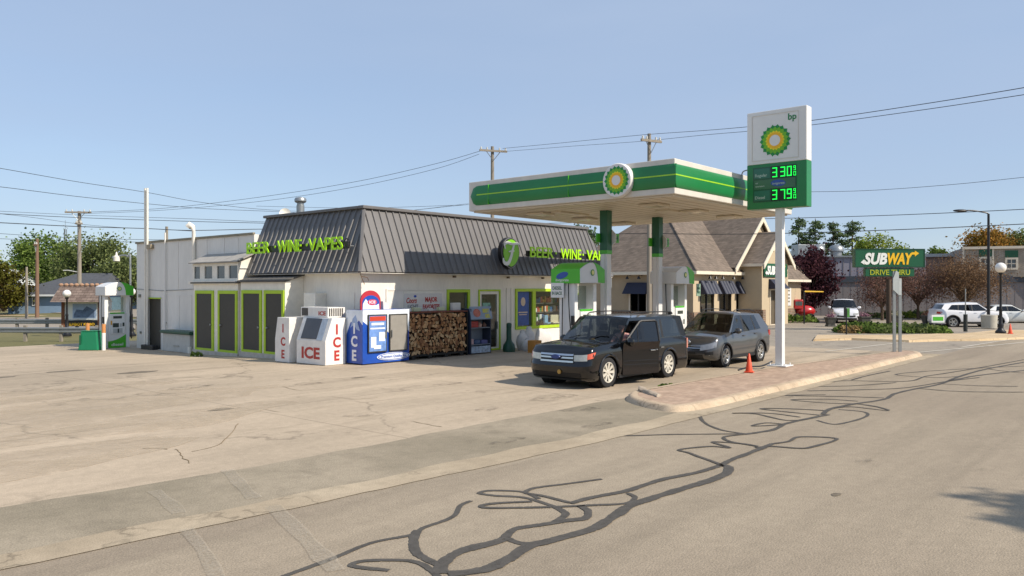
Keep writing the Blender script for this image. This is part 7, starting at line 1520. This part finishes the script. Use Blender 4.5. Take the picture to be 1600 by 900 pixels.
bush(320, 31, .5, .3, .25, Lg, 'tuft of weeds at the corner of the cooler doors', 'weed_tuft', 70, .06, 102, cat='weed', at=G(307, 557))
# ================================================================ ROADSIDE SIGN, LAMPS, POSTS, RIGHT
M_bp = mat('brown_post', '#4a3a2c', .7, var=.15)
p = W(1388, 46.5, 0); c = Vector((p.x, p.y, 0)); rs_ = thing('roadside_sign', 'green roadside SUBWAY sign with a smaller DRIVE THRU panel on one brown post', 'roadside sign', c, CAMROT)
q = MB(); q.cyl((0, 0, 0), (0, 0, 3.0), .14); q.build('post', M_bp, rs_, smooth=True)
k = 46.5/1250
q = MB(); q.b(-55*k, 54*k, -.2, .2, 2.5+32*k, 2.5+61*k); tp_ = q.build('upper_panel', M_sg, rs_, bevel=.03)
q = MB(); q.b(-38*k, 38*k, -.16, .16, 2.5+18*k, 2.5+31*k); lp_ = q.build('lower_panel', M_sg, rs_, bevel=.02)
q = MB(); frame(q, (0, -.2, 0), XD, UP, -55*k, 54*k, 2.5+32*k, 2.5+61*k, .05, .002, .02); q.build('panel_rim', mat('rim_green', '#123f2c', .4), tp_)
o_ = Vector((-41*k, -.215, 2.5+37.5*k)); h_ = 17*k
q = MB(); q.text('SUB', o_, XD, UP, h_, w=36*k, bold=.045, shear=.22, ext=.02); q.build('white_letters', M_sw, tp_)
q = MB(); q.text('WAY', o_+Vector((36.5*k, 0, 0)), XD, UP, h_, w=40*k, bold=.045, shear=.22, ext=.02); q.prism([(33*k, -.22, 2.5+52*k), (38*k, -.22, 2.5+52*k), (38*k, -.22, 2.5+49*k), (44.5*k, -.22, 2.5+54*k), (38*k, -.22, 2.5+58*k), (38*k, -.22, 2.5+55.5*k), (33*k, -.22, 2.5+55.5*k)], (0, .01, 0)); q.build('yellow_letters', M_sy, tp_)
q = MB(); q.prism([(-39*k, -.22, 2.5+41*k), (-41*k, -.22, 2.5+44.5*k), (-46*k, -.22, 2.5+40*k), (-40*k, -.22, 2.5+36*k), (-41*k, -.22, 2.5+38*k), (-36*k, -.22, 2.5+38*k), (-36*k, -.22, 2.5+41*k)], (0, .01, 0)); q.build('white_arrow', M_sw, tp_)
q = MB(); q.text('DRIVE THRU', (0, -.175, 2.5+20.5*k), XD, UP, 8*k, w=62*k, bold=.012, ext=.02, anchor='c'); q.build('green_letters', mat('sign_lime', '#a8b02c', .4), lp_)
# two steel posts with narrow signs seen nearly edge-on
p = G(1401, 554.5); dep = CAMH*F/104.5; k = dep/1250
sp = thing('edge_on_road_sign', 'silver backs of narrow road signs on two steel posts', 'road sign', (p.x, p.y, .12), CAMROT)
for x, z0, z1 in ((-4*k, 0, 25*k+2.4), (5*k, -.02, 13*k+2.4)):
    q = MB(); q.b(x-.03, x+.03, -.02, .02, z0, z1); q.b(x-.05, x-.03, -.02, .04, z0, z1); q.b(x+.03, x+.05, -.02, .04, z0, z1); q.build('post', M_steel, sp)
q = MB(); q.prism([(-7*k, -.05, 2.38-11*k+.2), (2*k, -.05, 2.38-11*k), (2*k, -.05, 2.38+13*k), (2.2*k, -.05, 2.38+24*k), (-1*k, -.05, 2.38+26.5*k), (-2.5*k, -.05, 2.38+26.5*k), (-7*k, -.05, 2.38+14*k)], (0, .02, 0)); q.build('sign_back', mat('sign_back_grey', '#b4bab8', .5, .2, var=.06), sp)
q = MB(); q.b(-7*k, 6*k, -.055, -.052, 2.38+13*k, 2.38+14*k); q.b(2.3*k, 6.2*k, -.045, -.025, 2.38-11*k, 2.38+15*k); q.build('second_sign', mat('sign_back_pale', '#c2c7c4', .5, .2, var=.06), sp)
# tall curved-arm street light
p = W(1544, 50, .05); t = thing('street_light', 'tall dark street light rising from the concrete tub, its arm reaching left', 'street light', p, CAMROT); k = 50/1250
q = MB(); q.cyl((0, 0, .3), (0, 0, 177*k), .1, .07, 10); q.build('pole', M_black, t, smooth=True)
q = MB(); q.tube(catmull([(0, 0, 177*k), (-.2, 0, 179*k), (-.9, 0, 182*k), (-1.3, 0, 182.5*k)], 4), .045, 6); q.build('arm', M_black, t, smooth=True)
q = MB(); q.sphere((-1.75, 0, 182*k), .4, 12, 8, (1.2, .4, .22)); q.build('lamp_head', M_black, t, smooth=True)
p = W(1545, 49.2, .05); q = MB(); q.lathe(p, [(.001, 0), (.42, 0), (.46, .78), (.4, .8), (.38, .72), (.001, .72)], 24); tag(q.build('concrete_tub', mat('tub_concrete', '#b5b0a2', .85, var=.1, vs=3, bump=.2), smooth=True), 'round concrete tub at the foot of the tall street light', 'tub')
M_globe = mat('globe_white', '#eeeae2', .3, var=.03, coat=.5)
def globe_lamp(p, h, r, lab, rz=0, full=True):
    t = thing('globe_lamp', lab, 'globe lamp', p, rz, 'black post lamps with white globes')
    q = MB(); q.lathe((0, 0, 0), [(.26, 0), (.26, .1), (.16, .2), (.12, .3), (.15, .42), (.09, .55), (.075, 1.2), (.09, 1.25), (.06, 1.35), (.05, h-.15), (.1, h-.08), (.1, h)], 14); q.build('pole', M_black, t, smooth=True)
    q = MB(); q.sphere((0, 0, h+r*.9), r, 22, 14); q.build('globe', M_globe, t, smooth='full'); return t
p = G(1563, 523.5); d = CAMH*F/73.5; globe_lamp((p.x, p.y, .1), 95*d/1250, 8*d/1250, 'globe lamp on the corner pavement beside the right orange cone')
# thin marker with a dark sleeve
p = G(1508, 519.5); d = 2.5*1250/69.5; t = thing('marker_post', 'thin pole rising from a fat dark sleeve in front of the white crossover', 'marker post', (p.x, p.y, .05)); q = MB(); q.cyl((0, 0, 0), (0, 0, 27*d/1250), .11); q.build('sleeve', M_dg if False else mat('sleeve_dark', '#2c302e', .6), t, smooth=True); q = MB(); q.cyl((0, 0, .9), (0, 0, 67*d/1250), .03); q.build('pole', M_steel, t, smooth=True)
# stone urns with flowers
M_urn = mat('urn_stone', '#4b4a45', .85, var=.2, vs=6, bump=.4, bs=30); M_fl = leafmat('leaf_flower', '#6b4a58', '#c59aa8'); M_fl2 = leafmat('leaf_flower_pale', '#8a8a66', '#cfc7b0')
for i, (px, dep, sc_, lb_, mm) in enumerate(((1297, 52, .55, 'stone urn of pink flowers left of the small white car', M_fl), (1350, 52, .6, 'stone urn of pink flowers right of the small white car', M_fl), (1401, 54, .6, 'stone urn with pale flowers behind the steel sign posts', M_fl2), (1449, 53.5, .6, 'dark red-brown urn behind the tail of the white crossover', Lb))):
    p = W(px, dep, 0); t = thing('flower_urn', lb_, 'flower urn', p, CAMROT, 'stone urns along the pavement'); t.scale = (sc_,)*3
    q = MB(); q.hexa([(-.5, -.5, 0), (.5, -.5, 0), (.5, .5, 0), (-.5, .5, 0), (-.42, -.42, .25), (.42, -.42, .25), (.42, .42, .25), (-.42, .42, .25)]); q.hexa([(-.4, -.4, .25), (.4, -.4, .25), (.4, .4, .25), (-.4, .4, .25), (-.52, -.52, .95), (.52, -.52, .95), (.52, .52, .95), (-.52, .52, .95)]); q.b(-.58, .58, -.58, .58, .952, 1.08); q.build('urn', M_urn, t, bevel=.03)
    q = MB(); rn = random.Random(200+i); leafgeo(q, [(rn.gauss(0, .28), rn.gauss(0, .28), 1.1+abs(rn.gauss(0, .2))) for _ in range(260)], rn, .07); q.build('flowers', mm, t)
# real-estate style yard signs
p = G(1322, 522.5); d = 2.5*1250/72.5; k = d/1250; t = thing('yard_sign', 'dark post with a small green hanging panel before the small white car', 'yard sign', (p.x, p.y, 0), CAMROT)
q = MB(); q.cyl((0, 0, 0), (0, 0, 40*k), .04, n=8); q.build('post', M_black, t); q = MB(); q.b(-4*k, -.3*k, -.02, .02, 26*k, 42*k); q.build('dark_panel', M_black, t); q = MB(); q.b(.2*k, 5*k, -.02, .02, 27*k, 41*k); q.build('green_panel', mat('panel_leaf', '#4a8a3a', .5, var=.4, vs=6), t)
p = W(1465, 50, .1); k = 50/1250; t = thing('lawn_sign', 'small white and green lawn sign before the tail of the white crossover', 'lawn sign', p, CAMROT)
q = MB(); q.b(-10*k, 10*k, -.02, .02, 6*k, 18*k); bd_ = q.build('board', M_sw, t, bevel=.005); q = MB(); q.b(-8*k, 8*k, -.03, -.022, 9*k, 15*k); q.build('green_field', M_lg, bd_)
q = MB(); q.b(-6*k, -5.6*k, -.01, .01, 0, 6*k); q.b(5.6*k, 6*k, -.01, .01, 0, 6*k); q.build('wire_legs', M_steel, t)
# drive-through height bar and the red machine
p = W(1256, 56, 0); k = 56/1250; t = thing('height_bar', 'thin dark pole with a yellow clearance bar across the drive-through lane', 'height bar', p, CAMROT)
q = MB(); q.cyl((0, 0, 0), (0, 0, 2.5-4*k), .06, n=8); q.build('pole', M_black, t, smooth=True); q = MB(); q.cyl((0, 0, 2.5-5.5*k), (30*k, 0, 2.5-6*k), .06, .04, 8); q.build('yellow_bar', M_sy, t, smooth=True)
M_redp = paint('red_enamel', '#b3201f'); p = W(1250, 60, 0); t = thing('red_machine', 'small bright red machine with an upright cab beside the restaurant wing', 'machine', p, CAMROT)
q = MB(); q.b(-.6, .1, -.4, .4, .9, 1.65); q.build('cab', M_redp, t, bevel=.08); q = MB(); q.sphere((.35, 0, .75), .62, 16, 10, (1.25, .8, .75)); q.build('rounded_hood', M_redp, t, smooth=True); q = MB(); q.b(-.5, .02, -.41, -.405, 1.2, 1.5); q.build('cab_window', M_grey_glass, t)
for x in (-.4, .6): q = MB(); q.lathe((x, -.42, .3), [(.001, -.1), (.3, -.1), (.32, .0), (.001, .0)], 16, 'Y'); q.build('wheel', M_tyre, t)
# ================================================================ UTILITY POLES AND LINES
M_pole = mat('pole_wood', '#8d8578', .9, var=.2, vs=4, bump=.3, stretch=(1, 1, .15)); M_wire = mat('power_wire', '#2c2e30', .6)
M_pole2 = mat('pole_brown', '#7a604e', .9, var=.2, vs=4, stretch=(1, 1, .15)); M_ins = mat('insulator', '#c9c9c2', .3)
def upole(px, dep, ytop, r, arms, lab, m=M_pole, z=0, extra=None):
    p = W(px, dep, z); h_ = CAMH+(450-ytop)*dep/F-z; t = thing('utility_pole', lab, 'utility pole', p, CAMROT, 'wooden utility poles'); q = MB(); q.cyl((0, 0, 0), (0, 0, h_), r, r*.7, 10); q.build('pole', m, t, smooth=True)
    for (dy, half, rz_) in arms:
        z_ = h_-dy; q = MB(Matrix.Rotation(rz_, 4, 'Z')); q.b(-half, half, -r-.1, -r, z_-.07, z_+.07); a = q.build('crossarm', m, t)
        q = MB(Matrix.Rotation(rz_, 4, 'Z'))
        for x in (-half+.12, -half*.45, half*.45, half-.12): q = MB(Matrix.Rotation(rz_, 4, 'Z')); q.lathe((x, -r-.05, z_+.07), [(.05, 0), (.07, .06), (.05, .12), (.06, .16), (.001, .2)], 8); q.build('insulator', M_ins, a, smooth=True)
        q = MB(Matrix.Rotation(rz_, 4, 'Z')); q.tube([(-half*.5, -r-.03, z_-.05), (0, -r-.02, z_-.7)], .025, 4); q.tube([(half*.5, -r-.03, z_-.05), (0, -r-.02, z_-.7)], .025, 4); q.build('brace', M_steel, a)
    return t
pA = upole(769, 58, 229, .17, [(.35, 1.05, .35)], 'utility pole with a crossarm rising behind the shop, left of the canopy emblem')
q = MB(); q.tube([(-.1, -.2, 8.6+.8), (-.5, -.25, 8.7), (-.4, -.2, 8.2), (-.65, -.2, 8.6)], .04, 6); q.build('hanging_hardware', M_steel, pA)
pB = upole(1014, 47, 209, .15, [(.45, .75, .5)], 'grey utility pole just left of the right canopy column')
q = MB(); q.b(-.75, .1, -.25, -.12, 9.25, 9.4); q.build('lower_bracket', M_pole, pB)
pC = upole(123.5, 70, 330, .2, [(.12, 1.1, .1), (1.1, .3, .3)], 'tall pale utility pole with a crossarm rising behind the kiosk', z=-.3)
q = MB(); q.tube([(-.1, -.2, 4.2), (-.9, -.2, 4.35), (-1.3, -.2, 4.33)], .04, 5); q.build('lamp_bracket', M_ins, pC)
upole(57.5, 76, 373, .19, [(.6, .2, 0)], 'brown utility pole standing between the white and blue houses', M_pole2, z=-.3)
upole(41, 74, 417, .14, [], 'short leaning grey pole stub before the blue house wall', z=-.3)
upole(260, 60, 354, .14, [], 'top of a wooden pole showing over the rear block of the shop')
def wire(pts, r=.022, lab='', sag=0):
    P = [W(px, d, None, py) for px, py, d in pts]; q = MB(); q.tube(catmull(P, 8), r*.72, 5)
    return tag(q.build('power_line', M_wire, smooth=True), lab, 'power line', 'overhead power lines')
wire([(-80, 250, 34), (0, 263, 36), (120, 284, 40), (225, 300, 44), (320, 317, 50), (440, 329, 56), (600, 332, 70), (732, 318, 80)], .018, 'highest dark wire falling from the upper left picture edge')
wire([(-80, 285, 34), (0, 292, 36), (120, 307, 40), (225, 318, 44), (320, 326, 50), (440, 331, 56), (560, 337, 64)], .018, 'second wire from the upper left edge, crossing the white double mast')
wire([(-80, 326, 60), (0, 330, 62), (123, 336, 70), (300, 342, 60), (420, 347, 58), (560, 352, 58)], .02, 'thin straight wire at crossarm height of the tall pale pole')
wire([(-80, 331, 50), (0, 334, 52), (123, 340, 58), (300, 346, 60), (420, 349, 60), (560, 354, 60)], .028, 'dark wire just under the crossarm of the tall pale pole')
wire([(-80, 344, 45), (0, 348, 47), (123, 354, 52), (225, 357, 55), (300, 360, 56), (420, 358, 60), (560, 360, 64)], .035, 'thick dark cable passing above the blue house')
wire([(0, 334, 60), (60, 341, 62), (123, 350, 69.9), (180, 355, 66), (225, 357, 60), (300, 361, 34.5)], .02, 'service wire from the tall pale pole to the gooseneck vent')
wire([(-80, 360, 110), (0, 365, 110), (80, 370, 110), (200, 374, 110), (400, 376, 110)], .04, 'faint far wire over the white gabled house, upper of two')
wire([(-80, 370, 110), (0, 373, 110), (80, 376, 110), (200, 378, 110), (400, 380, 110)], .04, 'faint far wire over the white gabled house, lower of two')
wire([(123, 332, 70), (260, 325, 68), (420, 306, 66), (560, 283, 62), (680, 256, 60), (750, 236, 58)], .022, 'upper of the two wires between the tall pale pole and the pole behind the shop')
wire([(123, 334, 70), (260, 328, 68), (420, 313, 66), (560, 291, 62), (680, 264, 60), (748, 241, 58)], .02, 'lower of the two wires between the tall pale pole and the pole behind the shop')
wire([(785, 232, 58), (870, 224, 54), (950, 216, 50), (1014, 210, 47), (1100, 204, 42), (1170, 198, 36), (1270, 188, 31), (1440, 163, 27), (1600, 137, 24), (1700, 118, 22)], .018, 'upper wire passing over the canopy and behind the price sign')
wire([(785, 237, 58), (900, 228, 54), (1000, 221, 50), (1100, 211, 42), (1170, 205, 36), (1270, 195, 31), (1440, 172, 27), (1600, 148, 24), (1700, 132, 22)], .016, 'lower wire passing over the canopy and behind the price sign')
wire([(1240, 300, 60), (1350, 298, 58), (1480, 289, 55), (1600, 277, 52), (1700, 266, 50)], .022, 'single wire right of the green part of the price sign')
wire([(400, 322, 70), (560, 325, 66), (730, 320, 60)], .018, 'thin wire just above the ridge of the shop roof')
wire([(790, 350, 58), (900, 348, 60), (1014, 345, 62), (1120, 343, 60), (1230, 341, 58), (1400, 336, 52), (1600, 327, 46), (1700, 320, 44)], .03, 'upper cable across the restaurant roof to the right edge')
wire([(600, 349, 58), (760, 361, 58), (900, 365.5, 54), (1014, 365, 50), (1120, 366, 47), (1230, 364.5, 45), (1400, 359, 42), (1600, 350, 40), (1700, 344, 38)], .03, 'lower cable across the restaurant roof to the right edge')
wire([(560, 340, 60), (660, 327, 60), (750, 318, 60), (768, 318, 58)], .016, 'thin service wire climbing from the shop roof to the pole behind it')
# ================================================================ LEFT BACKGROUND
# guardrail with posts
ga, gb_ = W(-40, 43.5, -.36), W(160, 43.5, -.36); gd = (gb_-ga).normalized(); gl = (gb_-ga).length; gn = Vector((gd.y, -gd.x, 0))
def rail(a, d, n_, ln, z, name, lab):
    t = thing('guardrail', lab, 'guardrail', a); prof = [(0, -.15), (.06, -.12), (.06, -.06), (0, -.02), (0, .02), (.06, .06), (.06, .12), (0, .15)]
    q = MB(); q.rings([[a+d*x+n_*(o_+.08)+Vector((0, 0, z+h_)) for o_, h_ in prof] for x in (0, ln)], False, False); q.rings([[a+d*x+n_*(o_+.074)+Vector((0, 0, z+h_)) for o_, h_ in prof] for x in (0, ln)], False, False); q.build('rail_beam', M_steel, t, world=True)
    x = .8
    while x < ln: q = MB(); c = a+d*x; q.box(c.x, c.y, a.z+z/2+.1, .14, .16, z+.3, CAMROT); q.build('post', M_pole, t, world=True); x += 1.95
    return t
rail(ga, gd, gn, gl, .58, 'g', 'long steel guardrail along the lot edge left of the green bin'); rail(W(-40, 52, -.36), gd, gn, 12, .68, 'g', 'second steel guardrail farther back across the verge')
sheet('verge', -60, 12, 44, 47.0, -.0, leafmat('verge_grass', '#5a5a30', '#8a8550', 0) if False else M_field, 2.0)
# far street on the left, running across the view
def cam_rect(name, px0, px1, d0, d1, z, m):
    q = MB(); pts = [W(px0, d0, z), W(px1, d0, z), W(px1, d1, z), W(px0, d1, z)]; q.quad(*pts); return tag(q.build(name, m), kind='structure')
cam_rect('left_street', -350, 330, 56, 78, -.352, M_side)
cam_rect('left_footpath', -350, 330, 82, 84, -.34, M_walk)
# visitor kiosk with shingled roof and picture board
p = W(128, 51, -.36); k = 51/1250; t = thing('notice_kiosk', 'wooden notice kiosk with a shingled roof and a blue picture board', 'kiosk', p, CAMROT)
M_kw = mat('kiosk_wood', '#7a5038', .85, var=.2, vs=5)
for x in (-29*k, 28*k): q = MB(); q.b(x-.1, x+.1, -.1, .1, 0, 2.1); q.build('post', M_kw, t)
M_ks = brickmat('kiosk_shingles', '#8a7a70', '#6f6058', '#4c423c', .35, .16, .01, swap=('X', 'Z'))
zb0, zt0 = 1.62+.36, 2.65+.36
q = MB(); q.quad((-38*k, -.9, zb0), (36*k, -.9, zb0), (32*k, 0, zt0), (-34*k, 0, zt0)); q.quad((36*k, .9, zb0), (-38*k, .9, zb0), (-34*k, 0, zt0), (32*k, 0, zt0)); q.quad((-38*k, -.9, zb0), (-34*k, 0, zt0), (-38*k, .9, zb0)); q.quad((36*k, -.9, zb0), (36*k, .9, zb0), (32*k, 0, zt0)); rf = q.build('roof', M_ks, t)
q = MB()
for i in range(9): x = -33*k+i*8*k; q.sphere((x, 0, zt0+.05), .12, 8, 6, (1.3, 1, .9))
q.build('ridge_stones', mat('ridge_tan', '#a8866c', .9, var=.2), rf)
q = MB(); q.b(-27.8*k, 26*k, -.06, -.02, 1.0-.15, 2.0+.0); bd_ = q.build('picture_board', M_sw, t); q = MB(); q.b(-14*k, 23*k, -.07, -.062, 1.02-.1, 1.85); q.build('printed_sky', mat('print_sky', '#9fb4cf', .6, var=.2, vs=3), bd_)
q = MB(); q.prism([(-12*k, -.078, 1.2), (-8*k, -.078, 1.5), (2*k, -.078, 1.45), (8*k, -.078, 1.7), (20*k, -.078, 1.45), (20*k, -.078, .98), (-12*k, -.078, .98)], (0, .004, 0)); q.build('printed_house', mat('print_house', '#5f7490', .6, var=.45, vs=5), bd_)
q = MB(); q.b(-26*k, 26*k, -.05, -.02, .42, .78); lb_ = q.build('lower_strip', M_black, t); q = MB(); q.text('ILMBOT KOBO', (-20*k, -.056, .48), XD, UP, .16, w=40*k, bold=.03, ext=.004); q.build('yellow_lettering', M_sy, lb_); 
p = W(104, 47.5, -.36); globe_lamp(p, 61*47.5/1250, 6*47.5/1250+.0, 'globe lamp standing in front of the wooden kiosk'); p = W(205, 47.5, -.36); globe_lamp(p, 64*47.5/1250, 6*47.5/1250, 'globe lamp half hidden behind the diesel pump topper')
p = W(203, 52, -.36); k = 52/1250; t = thing('hooked_lamp', 'grey curved-arm lamp rising behind the diesel pump at the shop corner', 'street light', p, CAMROT); q = MB(); q.tube(catmull([(0, 0, 0), (0, 0, 2.86+42*k), (-3*k, 0, 2.86+49*k), (-9*k, 0, 2.86+51*k), (-18*k, 0, 2.86+50*k)], 5), .06, 7); q.build('pole', M_steel, t, smooth=True)
q = MB(); q.lathe((-21.5*k, 0, 2.86+42*k), [(.001, 0), (.2, .0), (.21, .3), (.08, .36), (.06, .5), (.03, .6)], 12); q.build('lamp_head', M_trim, t, smooth=True)
# houses
M_bluew = mat('blue_siding', '#7a92aa', .8, var=.08, vs=2); M_ws = mat('white_clapboard', '#cfd3d3', .75, var=.06); M_droof = mat('dark_shingles', '#4d5055', .95, var=.15, vs=2, fine=.12, bs=5); M_groof = mat('grey_shingles', '#7f7d75', .95, var=.15, vs=2, fine=.1, bs=5)
k = 88/1250; p = W(48, 88, -.36); t = thing('blue_house', 'low blue house with a broad dark hipped roof beyond the left street', 'house', p, CAMROT)
q = MB(); hx = [(-40*k, 0), (105*k, 0)]; zw = 36*k-.4; q.b(-36*k, 105*k, 0, 9, 0, zw); q.build('wall', M_bluew, t)
q = MB(); z0, z1 = zw-.0, 65*k; q.quad((-40*k, -.6, z0), (110*k, -.6, z0), (95*k, 4.5, z1+.0), (40*k, 4.5, z1)); q.quad((-40*k, 9.6, z0), (-40*k, -.6, z0), (40*k, 4.5, z1)); q.quad((110*k, 9.6, z0), (-40*k, 9.6, z0), (40*k, 4.5, z1), (95*k, 4.5, z1)); q.quad((110*k, -.6, z0), (110*k, 9.6, z0), (95*k, 4.5, z1)); q.build('roof', M_droof, t)
q = MB(); q.b(0*k, 110*k, -.62, -.5, z0-.18, z0+.02); q.b(-40*k, 0*k, -.621, -.5, z0-.18, z0+.0); q.build('gutter', M_ws, t)
for x0_, x1_ in ((-34*k, -20*k), (2*k, 12*k)):
    q = MB(); q.b(x0_, x1_, -.08, -.003, .9, 1.95); f = q.build('window', M_ws, t); q = MB(); q.b(x0_+.15, x1_-.15, -.1, -.082, 1.0, 1.85); q.build('pane', M_grey_glass, f); q = MB(); q.b((x0_+x1_)/2-.04, (x0_+x1_)/2+.04, -.12, -.1, 1.0, 1.85); q.b(x0_+.15, x1_-.15, -.119, -.1, 1.4, 1.46); q.build('glazing_bars', M_ws, f)
k = 102/1250; p = W(6, 102, -.36); t = thing('white_gabled_house', 'white gabled house at the left picture edge with one small window', 'house', p, CAMROT)
q = MB(); q.prism([(-24*k, 0, 0), (30*k, 0, 0), (30*k, 0, 38*k+.3), (0, 0, 62*k), (-24*k, 0, 44*k)], (0, 10, 0)); q.build('wall', M_ws, t)
q = MB(); q.hexa([(-1*k, -.4, 63*k), (33*k, -.4, 37*k), (33*k, 10.4, 37*k), (-1*k, 10.4, 63*k), (-1*k, -.4, 65*k), (34*k, -.4, 39*k), (34*k, 10.4, 39*k), (-1*k, 10.4, 65*k)]); q.hexa([(-1*k, -.4, 63*k), (-28*k, -.4, 43*k), (-28*k, 10.4, 43*k), (-1*k, 10.4, 63*k), (-1*k, -.4, 65*k), (-29*k, -.4, 45*k), (-29*k, 10.4, 45*k), (-1*k, 10.4, 65*k)]); q.build('roof', M_ws, t)
q = MB(); q.b(-4*k, 2*k, -.08, -.003, 38*k, 48*k); f = q.build('window', M_ws, t); q = MB(); q.b(-3.2*k, 1.2*k, -.1, -.082, 38.8*k, 47.2*k); q.build('pane', M_grey_glass, f)
k = 112/1250; p = W(56, 112, -.36); t = thing('grey_roofed_house', 'house showing only its long grey roof behind the brown pole', 'house', p, CAMROT)
q = MB(); q.b(-38*k, 32*k, 1, 9, 0, 42*k); q.build('wall', M_ws, t); q = MB(); q.quad((-40*k, 0, 40*k), (34*k, 0, 40*k), (34*k, 5, 63*k), (-40*k, 5, 63*k)); q.quad((34*k, 10, 40*k), (-40*k, 10, 40*k), (-40*k, 5, 63*k), (34*k, 5, 63*k)); q.build('roof', M_groof, t)
# far radio mast
p = W(101.5, 260, 0); k = 260/1250; q = MB()
for a in (0, 2.1, 4.2): q.tube([(p.x+.9*cos(a), p.y+.9*sin(a), 0), (p.x+.35*cos(a), p.y+.35*sin(a), 2.5+92*k), ], .12, 4)
for i in range(22): z_ = i*1.0+1; q.tube([(p.x+.8*cos(i*2.1), p.y+.8*sin(i*2.1), z_), (p.x+.8*cos(i*2.1+2.1), p.y+.8*sin(i*2.1+2.1), z_+1)], .07, 3)
q.tube([(p.x, p.y, 2.5+90*k), (p.x, p.y, 2.5+106*k)], .06, 4); tag(q.build('radio_mast', M_steel), 'faint grey lattice radio mast far behind the left trees', 'radio mast')
# distant tree belt closing the horizon
def belt(name, px0, px1, dep, h_, m, lab, n=5000, seed=1, leaf=.5):
    rn = random.Random(seed); q = MB()
    for _ in range(n):
        px = rn.uniform(px0, px1); d = dep+rn.uniform(-6, 10); hh = h_*(.72+.4*mnoise.noise(Vector((px*.021, seed, 0)))+.15*mnoise.noise(Vector((px*.11, seed, 4)))); p = W(px, d, 0); leafgeo(q, [(p.x, p.y, -.4+hh*rn.random()**.75)], rn, leaf, .1)
    return tag(q.build(name, m), lab, 'tree belt', kind='stuff')
belt('distant_trees', -500, 330, 165, 8.5, Lg2, 'distant mass of trees closing the left horizon', 5200, 1, .8); belt('distant_trees', 700, 2300, 185, 8.0, Lg2, 'distant mass of trees closing the horizon behind the restaurant', 6500, 2, .9)
